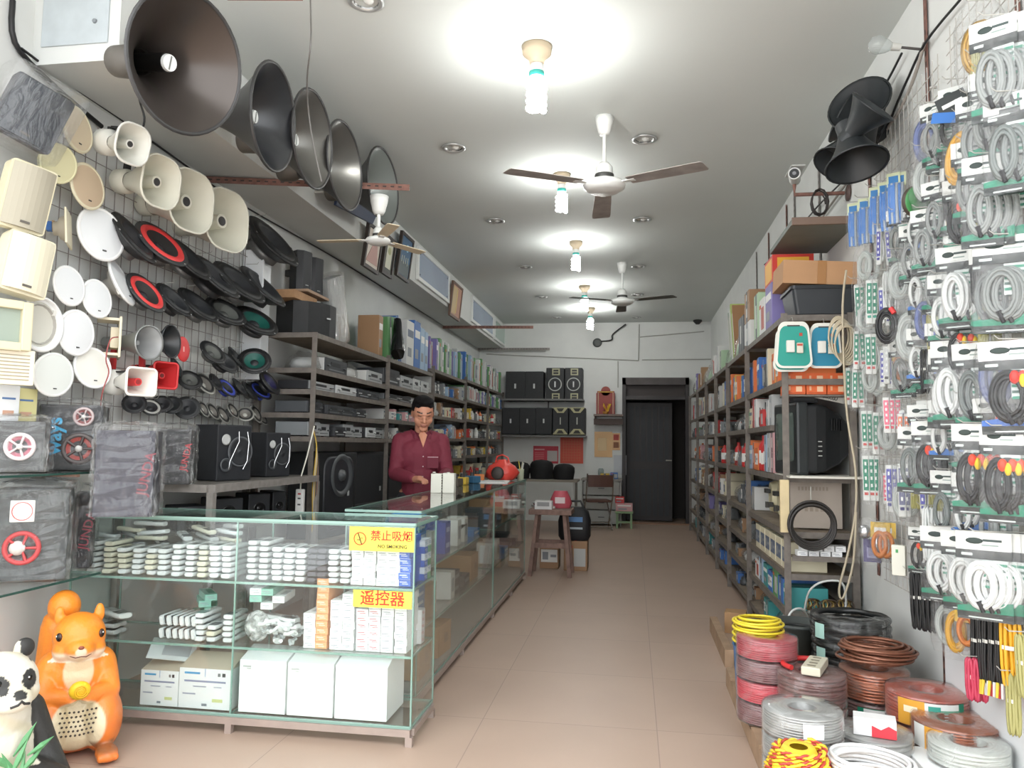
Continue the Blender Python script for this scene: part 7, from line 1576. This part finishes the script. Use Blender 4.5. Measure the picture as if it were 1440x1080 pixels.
# green disc, black adapters
t = thing('green_disc', 'green round disc pack beside the blue leads', 'pack', mat_n(onx(1291, 283, XR-.13), facing(onx(1291, 283, XR-.13), .8, 80), 1))
link('disc', MB().lathe([(0, .012), (.06, .012), (.064, .008), (.064, -.004), (0, -.004)], mat('disc_green', '3f8a4c', .4), 26), t); link('rim', MB().lathe([(.064, .008), (.067, 0), (.067, -.012), (.06, -.016)], '4a4038', 26), t)
link('label_plate', MB().box((0, .09, 0), (.05, .06, .003), 'c8964a').box((0, .095, .003), (.03, .02, .002), 'd8543c'), t)
for px, py, lb in ((1206, 285, 'leftmost of the row'), (1222, 278, 'second from the left'), (1238, 262, 'middle of the row'), (1251, 255, 'second from the right'), (1264, 242, 'right, next to the green disc')):
    hang(px, py, fB, 'blue patch lead in clear sleeve,', 2, 1.05, .5, lab=lb, name='patch_lead', cat='cable', grp='blue patch leads on the right wall')
hang(1345, 210, uK, 'black thick cord bundle', 2, 1.15, lab='right of the green disc', cat='cord')
# row 2
hang(1385, 195, cA, 'grey cable pack with green foot', 3, 1.0, lab='second row, left of the corner stack'); hang(1418, 215, cA, 'grey cable pack with white header', 4, 1.05, lab='second row at the right')
hang(1318, 292, cA, 'grey cable pack', 3, .9, lab='below the green disc'); hang(1290, 315, cA, 'grey cable pack', 2, .88, lab='left of the cream striped strip')
hang(1334, 290, pk_strip('c9c09a', 'pkCr', .05, .26, mat('strip_cream', 'd0c49a', .5)), 'cream strip pack', 1, 1.0, lab='below the black cord bundle', grp=None)
hang(1358, 250, cC_, 'black lead pack with coloured plugs', 2, .95, lab='second row under the yellow coil')
# row 3
hang(1425, 330, cF, 'wide pack with thick grey cable', 2, 1.05, lab='third row, right edge'); hang(1362, 345, cB, 'white cable pack with ticked card', 3, 1.05, lab='third row, middle')
hang(1384, 342, uK, 'black cord bundle with yellow tag', 2, .9, lab='between the white and the wide grey pack', cat='cord'); hang(1400, 345, cD, 'smoky cable pack', 2, 1.0, lab='third row left of the wide grey pack')
hang(1336, 385, cB, 'white cable pack', 2, .95, lab='third row, leftmost of the white ones')
for px, py, lb in ((1212, 392, 'left of two'), (1230, 385, 'right of two')): hang(px, py, pk_strip('3c9a84', 'pkT', .05, .26, GRN_), 'green strip pack,', 2, 1.05, .5, lab=lb+' below the blue leads', name='strip_pack', cat='power strip pack', grp='green strip packs')
hang(1250, 380, uW, 'white folded cord', 1, 1.2, lab='right of the upper green strips', cat='cord', grp=None)
hang(1270, 350, kC, 'clear bag with pink tag', 2, 1.0, lab='above the black coil with red plug')
t = thing('lead_coil', 'black lead coil with red plug among the green strips', 'cable coil', TR(*onx(1247, 458, XR-.2), -.55))
link('cord', ring_coil(MB(), 0, 0, .042, .075, 6, .0055, BKC, 0, 2), t); link('plug', MB().cyl((.02, -.01, .075), (.035, -.012, .05), .011, .011, 'd84040', 10), t)
hang(1285, 415, kC, 'large clear empty-looking blister', 2, 1.25, lab='right of the red plug coil')
hang(1308, 405, kBl, 'clear pack with blue white lead', 2, .95, lab='left of the white third row packs')
# row 4
hang(1355, 478, cB, 'white cable pack with big header', 3, 1.1, lab='fourth row, second'); hang(1340, 490, cB, 'white cable pack', 2, 1.05, lab='fourth row, first'); hang(1375, 482, cD, 'smoky cable pack', 2, 1.05, lab='fourth row, third'); hang(1432, 478, cR, 'wide red and blue pack with black coil', 2, 1.1, lab='fourth row at the right edge'); hang(1405, 470, kBl, 'clear bag with small grey leads', 2, 1.05, lab='fourth row before the red and blue pack')
for px, py, lb in ((1212, 458, 'upper left'), (1228, 462, 'upper right'), (1200, 510, 'lower left'), (1210, 512, 'lower right')): hang(px, py, sG, 'green power strip,', 2, 1.0, .5, lab=lb+' of four by the cream coil', name='strip_pack', cat='power strip pack', grp='green strip packs')
hang(1247, 480, pk_strip('50504c', 'pkW', .05, .22, mat('strip_dots', 'c4c8c8', .5)), 'white strip pack with small dots', 1, 1.0, lab='under the red plug coil', grp=None)
hang(1268, 485, kO, 'orange bagged piece', 1, 1.2, lab='right of the dotted strip', grp=None); hang(1300, 490, uK, 'black plug with red end', 1, .8, lab='left of the fourth row', cat='cord', grp=None)
hang(1318, 440, uLG, 'yellow green lead', 2, .8, lab='between third and fourth row', cat='cord'); hang(1330, 445, pk_sleeve(mat('lead_navy', '4454a8', .4), 'pkNv', .05, .15), 'navy lead pack', 2, .9, lab='hanging under the third row')
# row 5
hang(1322, 592, cC_, 'black RCA lead pack with green foot', 3, 1.0, lab='fifth row, first'); hang(1368, 592, cE, 'white pack with blue foot', 1, 1.08, lab='fifth row, between two dark packs', grp=None)
hang(1400, 596, cC_, 'black RCA lead pack', 4, 1.05, lab='fifth row, third group'); hang(1432, 600, cC_, 'black RCA lead pack', 3, 1.05, lab='fifth row at the right edge'); hang(1300, 600, cD, 'smoky thin lead pack', 3, .95, lab='fifth row, leftmost edge-on stack')
for px, py, lb in ((1222, 570, 'left of two'), (1240, 572, 'right of two')): hang(px, py, sG, 'green power strip,', 2, 1.0, .5, lab=lb+' beside the pink plugs', name='strip_pack', cat='power strip pack', grp='green strip packs')
hang(1262, 552, sR_, 'white and pink plug pack', 3, 1.0, .5, lab='right of the middle green strips'); hang(1275, 575, pk_strip('d8603c', 'pkO', .04, .2, mat('strip_orange', 'd8744a', .5)), 'white strip with orange end', 2, .95, lab='left of the fifth row')
hang(1232, 632, sG, 'green power strip with white card', 3, 1.1, .5, lab='lowest left group', name='strip_pack', cat='power strip pack'); hang(1258, 645, sV, 'violet and white strip', 2, 1.1, .5, lab='lowest row left of the square-marked strip', name='strip_pack', cat='power strip pack'); hang(1276, 642, pk_strip('3c3c6c', 'pkSq', .05, .26, mat('strip_square', '5a5c7c', .4)), 'white strip with dark squares', 2, 1.1, .5, lab='right end of the lowest strips', name='strip_pack', cat='power strip pack')
for i, px in enumerate((1285, 1293, 1301, 1309, 1317, 1325)): hang(px, 680, uLG, 'olive green lead tip', 1, .55, lab='under the fifth row, %s from the left' % ORD[i], cat='cord', grp='olive leads under the fifth row')
# row 6
hang(1345, 742, cL, 'wide white cable pack', 3, 1.02, lab='bottom row, first'); hang(1378, 748, cL, 'wide white cable pack', 3, 1.02, lab='bottom row, second'); hang(1418, 750, cL, 'wide white cable pack', 4, 1.05, lab='bottom row at the right edge')
hang(1316, 712, uW, 'white folded cord bundle', 2, 1.1, lab='left of the bottom row', cat='cord'); hang(1300, 742, cC_, 'dark lead pack with yellow plugs', 2, .65, lab='left of the white cord bundle')
hang(1245, 735, kO, 'orange and yellow bagged toy', 2, 1.25, lab='above the white adapter box')
one('adapter_box', MB().box((0, 0, -.06), (.055, .035, .13), mat('adapter_white', 'd9d9cc', .5), None, .004).box((-.005, -.018, -.02), (.01, .002, .014), '4a9a5a'), 'off-white adapter box hanging left of the black cords', 'adapter', TR(*onx(1264, 768, XR-.15), -.5))
t = thing('clamshell_pack', 'clear clamshell with shiny chrome heads left of the orange bag', 'pack', TR(*onx(1222, 728, XR-.16), -.4))
link('shell', MB().loft([[Vector((q[0], q[1], z)) for q in rrect(.11*k, .06, .02, 0, 4)] for z, k in ((0, .6), (-.04, 1), (-.2, 1.05), (-.23, .8))], BAG), t)
link('chrome_head', MB().ball((-.02, 0, -.07), (.03, .022, .035), mat('chrome2', 'c9ccd0', .15, .9), 16).ball((.03, 0, -.12), (.022, .02, .05), MT['chrome2'], 16), t)
link('card', MB().box((.01, .015, -.16), (.08, .002, .11), mat('card_purple', '4a4470', .5)).box((.01, .012, -.17), (.05, .002, .05), '8a86a8'), t)
for i, px in enumerate((1286, 1294, 1302, 1310, 1318)): hang(px, 802, uK, 'black folded power cord', 1, 1.05, .8, lab='in the lower left bunch, %s from the left' % ORD[i], cat='cord', grp='black cords in the lower left bunch')
for i, px in enumerate((1374, 1382, 1391, 1400, 1408)): hang(px, 852, uK2, 'black lead with coloured plugs', 1, .98, .8, lab='in the lower right bunch, %s from the left' % ORD[i], cat='cord', grp='black leads with plugs')
hang(1344, 838, kY, 'yellow coil bag', 1, .98, lab='between the two black bunches', grp=None); hang(1358, 850, kO, 'pinkish orange bag', 1, 1.1, lab='right of the lower yellow coil bag', grp=None)
hang(1330, 830, kC, 'pale clear bag', 1, .9, lab='left of the lower yellow coil bag', grp=None)
hang(1420, 862, uY, 'bright yellow folded cord', 1, 1.1, lab='near the lower right corner', cat='cord', grp=None); hang(1436, 890, uLG, 'lime folded cord', 1, 1.0, lab='right of the bright yellow cord', cat='cord')
hang(1378, 925, uR, 'red folded cord', 2, 1.15, lab='below the black leads with plugs', cat='cord'); hang(1424, 945, uLG, 'thin pale lead', 1, 1.0, lab='under the bright yellow cord', cat='cord', grp=None)
fills = [(cA, 'grey cable pack'), (fB, 'blue lead sleeve'), (cD, 'smoky cable pack'), (sG, 'green strip pack'), (kC, 'clear bagged lead'), (cC_, 'black lead pack'), (uK, 'black cord'), (cE, 'white pack with blue foot'), (kBl, 'navy lead bag'), (sV, 'violet strip pack'), (uLG, 'lime lead'), (sR_, 'pink plug pack')]
ci = 0
for ri, zz in enumerate((2.66, 2.36, 2.08, 1.78, 1.48, 1.2)):
    for yi, yy in enumerate((4.12, 3.88, 3.64, 3.42, 3.2, 3.0, 2.8)):
        if ri == 0 and yi < 4 or (ri > 3 and yi == 0): continue
        sp_, nm_ = fills[(ci*5+ri) % 12]; ci += 1
        for k in range(2):
            spawn(sp_, 'wall_pack', '%s by the wall, %s row, %s hook from rack, %s one' % (nm_, ORD[ri], ORD[yi], ('rear', 'front')[k]), 'cable pack', TR(XR-.085-.03*k, yy+.01*k, zz+random.uniform(-.02, .02), -.7+random.uniform(-.2, .2), 0, random.uniform(-.05, .05), .9), 'packs close to the right wall')
        HK.append((yy, zz+.01, .12))
for y, z, l in HK: hook(y, z, l, XR-.033, -1, 'wire hook on the right wall grid holding a pack', 'hooks on the right wall')
# ================================================================ cable spools on the pallet
PW_ = mat('pallet_wood', 'a58a70', .8, noise=.2, scale=10)
t = thing('pallet', 'low wooden pallet under the cable spools along the right wall', 'pallet')
PX0 = .50
for i in range(7): link('slat', MB().box(((PX0+XR-.04)/2, 2.5+i*.3, .088), (XR-.04-PX0, .2, .016), PW_), t)
for x in (PX0+.03, .9, XR-.08): link('bearer', MB().box((x, 3.4, .04), (.06, 2.0, .078), PW_), t)
PZ = .098
one('floor_board', MB().box((.56, 5.2, .05), (.05, .9, .10), PW_), 'wooden plank edge on the floor along the right rack', 'plank') 
one('small_carton', carton(.14, .14, .14, MT['kraft'], [(.0, .5, .3, .4, '8a6a4a')], False), 'small brown carton on the floor before the rack post', 'box', TR(.70, 5.6, .001, -.2))
def spool(R, h, ri, cm, fm, key, lab=None, wraps=9, wrap=True):
    """shrink-wrapped ring of cable"""
    if key in CACHE: return CACHE[key]
    w = MB()
    n = wraps
    prof = []; q = (h-.008)/n
    for i in range(n): z = .004+q*i; prof += [(R-.008, z), (R-.002, z+q*.2), (R, z+q*.5), (R-.002, z+q*.8)]
    w.lathe([(ri, .004)]+prof+[(R-.006, h-.004), (ri, h-.004)], cm, 44, None, False)
    for i in range(0, n, 2): w.tube([((R-.003)*cos(a*.3), (R-.003)*sin(a*.3), .004+q*(i+.5)+q*.7*sin(a*.3+i)*(0 < i < n-1)) for a in range(21)], q*.32, cm, 5)

    prof = [(ri+.002*(i % 2), .004+(h-.008)*i/(n*2)) for i in range(n*2+1)]; w.lathe(prof[::-1], cm, 36)
    top = MB()
    for k in range(5): w.lathe([(ri+(R-ri)*(k/5)+.001, h-.004), (ri+(R-ri)*((k+.5)/5), h-.0015), (ri+(R-ri)*((k+1)/5)-.001, h-.004)], cm, 40)
    out = [('winding', w.mesh())]
    if wrap: out.append(('shrink_wrap', MB().lathe([(ri-.004, 0), (ri, -.001), (R+.002, 0), (R+.004, .006), (R+.004, h-.006), (R+.001, h+.001), (ri, h+.001), (ri-.006, h-.002), (ri-.004, 0)], fm, 44).mesh()))
    if lab:
        lb = MB(); a0, a1, cs = lab
        for j, (c, f0, f1, z0, z1) in enumerate(cs):
            aa = [a0+(a1-a0)*(f0+(f1-f0)*i/8) for i in range(9)]; rr = R+.0052+.0003*j
            vs = [(rr*cos(a), rr*sin(a), h*z) for a in aa for z in (z0, z1)]
            lb.add(vs, [(2*i, 2*i+2, 2*i+3, 2*i+1) for i in range(8)], c)
        out.append(('label', lb.mesh()))
    CACHE[key] = out; return out
SHR = clear_mat('shrink', 'fbf8f6', .97, .10, .05, bump=.35, scale=18); SHG = clear_mat('shrink_grey', 'f8f9f9', .97, .10, .12, bump=.3, scale=18)
CRD = mat('wire_red', 'b8505c', .4); CRD2 = mat('wire_pinkred', 'd04a5c', .4); CCU = mat('wire_copper', 'b06a4c', .3, .35); CCR = mat('wire_copper_red', 'c06a5c', .35, .2); CSI = mat('wire_silver', 'b4b4b2', .35, .3); CBR = mat('wire_brown', '7a5a58', .4); CMV = mat('wire_mauve', '8c6468', .4)
def spl(px, py, Z_, h, R, ri, cm, fm, key, lb, lab=None, grp='shrink-wrapped cable spools', y=None, wraps=9):
    """py is the pixel row of the spool's top centre"""
    p = onz(px, py, Z_+h); spawn(spool(R, h, ri, cm, fm, key, lab, wraps), 'cable_spool', lb, 'cable spool', TR(p.x, p.y, Z_), grp); return p
# red stack of four
p = onz(1078, 893, PZ+.36)
sx, sy = p.x, p.y
for i, (cm, nm) in enumerate(((CMV, 'mauve wire, bottom of the red stack of four'), (CRD2, 'bright red wire, third from the top of the red stack'), (CMV, 'mauve wire, second from the top of the red stack'), (CRD, 'red wire on top of the red stack of four'))):
    spawn(spool(.128, .088, .055, cm, SHR, 'sp4%d' % (i if i != 2 else 0)), 'cable_spool', 'cable spool of '+nm, 'cable spool', TR(sx, sy, PZ+i*.0905), 'spools in the red stack of four')
LG = (-2.3, -.9, [(GRN_, 0, 1, .1, .9), ('e4e6e4', .12, .86, .12, .88), ('5a8a9a', .2, .5, .55, .75), ('9aa4a8', .25, .8, .25, .4)])
LO = (-2.6, -1.0, [('e0e4e0', .4, .95, .12, .88), (mat('label_orange', 'e0a43c', .5), 0, .4, .1, .9), (GRN_, .9, 1, .1, .9), ('3c9a8a', .45, .62, .5, .8), ('6aa48a', .62, .9, .6, .7), ('f4e8c8', .1, .3, .5, .7)])
LWt = (-1.9, -1.3, [('dcdede', 0, 1, .2, .85)])
# brown spool pair with the cream block on top
p = onz(1141, 942, PZ+.26); bx, by = p.x, p.y
for i in range(2): spawn(spool(.135, .13, .055, CBR if i else CMV, SHR, 'spb%d' % i, None, 7), 'cable_spool', 'brownish cable spool, %s of the pair carrying a cream socket block' % ('lower', 'upper')[i], 'cable spool', TR(bx, by, PZ+i*.1315), 'pair of brownish spools')
t = thing('socket_block', 'cream multi-socket block lying on the brownish spool', 'power strip', TR(bx+.01, by-.02, PZ+.2645, radians(68), 0, 0)); link('body', MB().box((0, 0, .018), (.2, .075, .035), mat('socket_cream', 'cdc8b4', .5), None, .006), t)
hb = MB()
for i in range(4): hb.box((-.07+i*.045, 0, .036), (.02, .03, .001), '8a8472').box((-.07+i*.045, .015, .0362), (.004, .008, .001), '3a382c')
link('socket_row', hb, t)
one('red_ring', MB().tube([(.11*cos(a), .10*sin(a), .012+.0*a) for a in [i*.2 for i in range(4, 20)]], .011, mat('red_tube', 'c83434', .4), 8), 'red plastic ring behind the cream socket block', 'ring', TR(bx+.0, by+.02, PZ+.264))
# copper spools behind
p = onz(1215, 945, PZ+.22); spawn(spool(.14, .12, .06, CCU, SHR, 'spc'), 'cable_spool', 'copper wire spool under the loose bronze coil', 'cable spool', TR(p.x+.04, p.y, PZ+.122), 'copper spools in the middle'); gx, gy = p.x+.04, p.y
spawn(spool(.145, .12, .06, CBR, SHR, 'spg', LG), 'cable_spool', 'dark spool with green and white label at the bottom middle', 'cable spool', TR(gx, gy, PZ), 'copper spools in the middle')
b = MB(); rd2 = random.Random(4)
BRZ = mat('bronze_wire', '8a5c48', .35, .4)
for k in range(16):
    ox, oy, r_ = rd2.uniform(-.03, .03), rd2.uniform(-.02, .02), rd2.uniform(.09, .125); tl = rd2.uniform(-.18, .18)
    b.tube([(ox+r_*1.15*cos(a*pi/14), oy+r_*sin(a*pi/14), .012+.0052*k*.8+tl*r_*.35*cos(a*pi/14+k)+.01) for a in range(28)], .006, BRZ, 6, closed=True)
one('loose_coil', b, 'loose coil of bronze brown cable in the middle of the spools', 'cable coil', TR(gx+.02, gy+.02, PZ+.257))
# red copper pair on the right
p = onz(1303, 965, PZ+.25); rx_, ry_ = p.x, p.y
for i in range(2): spawn(spool(.15, .12, .062, CCR, SHR, 'spr%d' % i, LO if i else None), 'cable_spool', 'reddish copper spool, %s' % ('lower one of the right pair', 'upper one of the right pair with orange and white label')[i], 'cable spool', TR(rx_, ry_, PZ+i*.1215), 'reddish copper spools on the right')
p = onz(1340, 1008, PZ+.20); spawn(spool(.145, .10, .062, CCU, SHR, 'spk', (-3.0, -2.2, [('dfe0dc', 0, .45, .1, .9), ('label_orange_' if 0 else 'dfa03c', .45, 1, .1, .9)])), 'cable_spool', 'copper spool with orange label before the right pair', 'cable spool', TR(p.x, p.y-.02, PZ+.1015), 'front right copper spools')
spawn(spool(.145, .10, .062, CBR, SHR, 'spk2'), 'cable_spool', 'brown spool under the orange-labelled copper one', 'cable spool', TR(p.x, p.y-.02, PZ), 'front right copper spools')
# silver spools in front
p = onz(1126, 988, PZ+.27); fx_, fy_ = p.x, p.y-.02
for i, hh in enumerate((.085, .085, .09)): spawn(spool(.135, hh, .05, CSI, SHG, 'sps%d' % i, LWt if i < 2 else (-1.75, -1.25, [('e2e4e4', 0, 1, .25, .8)])), 'cable_spool', 'silvery cable spool, %s of the front stack of three' % ('bottom', 'middle', 'top')[i], 'cable spool', TR(fx_, fy_, PZ+i*.0875), 'silvery spools in front')
p = onz(1228, 1022, PZ+.17); spawn(spool(.13, .16, .05, CSI, SHG, 'spt'), 'cable_spool', 'silvery spool carrying the red and white box', 'cable spool', TR(p.x, p.y, PZ)); wx, wy = p.x, p.y
t = thing('bulb_box', 'white and red printed box lying on a silvery spool', 'box', TR(wx-.01, wy-.05, PZ+.162, -.25)); link('body', MB().box((0, 0, .031), (.14, .07, .062), mat('boxw', 'efefef', .5), None, .002), t)
link('print', MB().prism([(-.01, -.031), (.07, -.031), (.07, .0), (.045, .012), (.02, -.004), (-.01, .008)], 0, .001, mat('print_red', 'd8404c', .5), FR(0, -.0355, .031)).box((.0705, 0, .031), (.001, .05, .04), 'd89098'), t)
p = onz(1362, 1048, .27); spawn(spool(.125, .075, .06, mat('wire_clearwhite', 'd4d8d2', .35), SHG, 'spw', None, 5), 'cable_spool', 'pale clear cable spool at the lower right', 'cable spool', TR(p.x, p.y, .212)); qx, qy = p.x, p.y
one('white_carton', MB().box((0, 0, .055), (.34, .27, .108), MT['carton_plain'], None, .004).box((0, -.136, .06), (.2, .002, .04), 'd4d8d8'), 'white carton under the pale clear spool at the lower right', 'box', TR(qx, qy, PZ+.002))
# white loose coil and yellow red twisted coil
b = MB()
for k in range(11): b.tube([((.15-.006*(k % 4)+.004*sin(k*3))*cos(a*pi/18)+.006*sin(k), (.15-.006*(k % 4))*sin(a*pi/18)+.004*cos(k*2), .01+.0085*k+.006*sin(a*pi/18+k)) for a in range(36)], .0065, mat('white_cable', 'e9ebec', .4), 6, closed=True)
one('cable_coil', b, 'loose white cable coil at the bottom edge of the photo', 'cable coil', TR(.755, 2.70, PZ+.102, 0, 0, 0, (.86, .86, 1)))
one('coil_box', MB().box((0, 0, .05), (.2, .2, .10), MT['kraft'], None, .004), 'brown carton under the loose white coil', 'box', TR(.755, 2.70, PZ+.001))
one('yellow_spool_base', MB().lathe([(0, 0), (.12, 0), (.12, .02), (0, .02)], 'd8d4c4', 30), 'round cardboard disc under the yellow and red coil', 'disc', TR(*onz(1141, 1078, PZ+.1)[:2], PZ+.001)) if 0 else None
YW = mat('twist_yellow', 'e8c83a', .45); RW_ = mat('twist_red', 'b8443c', .45)
def twist(b, pts, r):
    n = len(pts); A = []; B_ = []
    for i, q in enumerate(pts):
        q = Vector(q); d_ = Vector((q.x, q.y, 0)); d_ = d_.normalized() if d_.length else Vector((1, 0, 0)); a = i*1.3
        o = d_*cos(a)*r+Z*sin(a)*r; A.append(q+o); B_.append(q-o)
    b.tube(A, r*1.05, YW, 5); b.tube(B_, r*.8, RW_, 5)
b = MB()
for L_, R0 in ((0, .125), (1, .108), (2, .095)):
    twist(b, coil_pts(R0, 4, .045, .008, .003, 44, L_), .0062) if 0 else twist(b, [(x*.85, y*.85, z+.006+L_*.042) for x, y, z in coil_pts(R0, 4, .045, .008, .002, 44, L_)], .0062)
b.lathe([(.03, .0), (.06, 0), (.085, .06), (.05, .14), (.03, .135)], YW, 24)
tc_ = b.mesh('twisted')
for z_, k_, lb in ((0, 1.05, 'lower'), (.112, .95, 'upper')): one('twisted_coil', tc_, 'coil of yellow and red twisted flex at the bottom of the photo, %s one' % lb, 'cable coil', TR(.535, 2.70, PZ+.004+z_, z_*9, 0, 0, (k_, k_, .74)), 'twisted flex coils')
# black wrapped coils at the back, yellow coil on the rack side
for i, (z, r_, lb) in enumerate(((.46, .17, 'top'), (.35, .165, 'middle'), (.245, .16, 'bottom'))):
    p = onz(1200, 862, .52) if i == 0 else p
    b = MB()
    for k in range(9): b.tube([((r_-.009*(k % 3))*cos(a*pi/18), (r_-.009*(k % 3))*sin(a*pi/18), .012+.012*(k//3)*2.2+.002*sin(a+k)) for a in range(36)], .0098, mat('black_cable', '1d1f1f', .35), 7, closed=True)
    t = thing('black_coil', 'heavy black cable coil wrapped in film, %s of the stack by the rack' % lb, 'cable coil', TR(p.x, p.y+.06, z-.06, 0, 0, 0, (1, 1, 1.35)), 'black cable coils by the rack')
    link('cable', b, t); link('film', MB().loft([[Vector(((r_+.014)*cos(a*pi/14), (r_+.014)*sin(a*pi/14), z_)) for a in range(14, 25)] for z_ in (0, .03, .078)][0:3], WRAP).lathe([(0, 0)], WRAP, 3) if 0 else MB().add([(k_*cos(a*pi/14), k_*sin(a*pi/14), z_) for k_, z_ in ((r_-.06, .079), (r_+.013, .078), (r_+.016, .04), (r_+.013, .0)) for a in range(15, 27)], [(j*12+i_, j*12+i_+1, (j+1)*12+i_+1, (j+1)*12+i_) for j in range(3) for i_ in range(11)], WRAP, None, True), t)
    if i < 2: link('label', MB().add([((r_+.018)*cos(a), (r_+.018)*sin(a), z_) for a in (-2.75, -2.6, -2.45) for z_ in (.005, .055)], [(0, 2, 3, 1), (2, 4, 5, 3)], 'a9cfc4'), t)
one('coil_stand', MB().box((0, 0, .045), (.3, .3, .085), MT['kraft'], None, .004), 'brown carton under the stack of black coils', 'box', TR(p.x, p.y+.06, PZ+.001))
p = onz(1066, 872, .50); b = MB()
for k in range(12): b.tube([((.10-.012*(k % 3))*cos(a*pi/16)*1.1, (.10-.012*(k % 3))*sin(a*pi/16), .01+.009*k+.004*sin(a*pi/16+k*2)) for a in range(32)], .006, mat('yellow_cable', 'e0cc38', .4), 6, closed=True)
one('yellow_coil', b, 'bright yellow cable coil behind the red spool stack', 'cable coil', TR(p.x, p.y, .40))
one('blue_bucket', MB().lathe([(0, 0), (.095, 0), (.11, .27), (.115, .275), (.1, .27), (.085, .01), (0, .01)], mat('blue_tub', '3c74b0', .4), 26), 'blue tub under the bright yellow coil', 'tub', TR(p.x, p.y, .10) @ Matrix.Diagonal((1, 1, 1.05, 1)))
t = thing('black_pot', 'dark grey plastic pot beside the yellow coil', 'pot', TR(*onz(1120, 868, .42)[:2], PZ+.001)); link('pot', MB().lathe([(0, 0), (.10, 0), (.125, .28), (.135, .285), (.135, .30), (.12, .30), (.10, .02), (0, .02)], mat('pot_grey', '3f4442', .5), 28), t)
link('rope', MB().tube(coil_pts(.08, 3, .03, .01, .01, 16, 8), .006, '2c2e2e', 5, Matrix.Translation((0, 0, .25))), t)
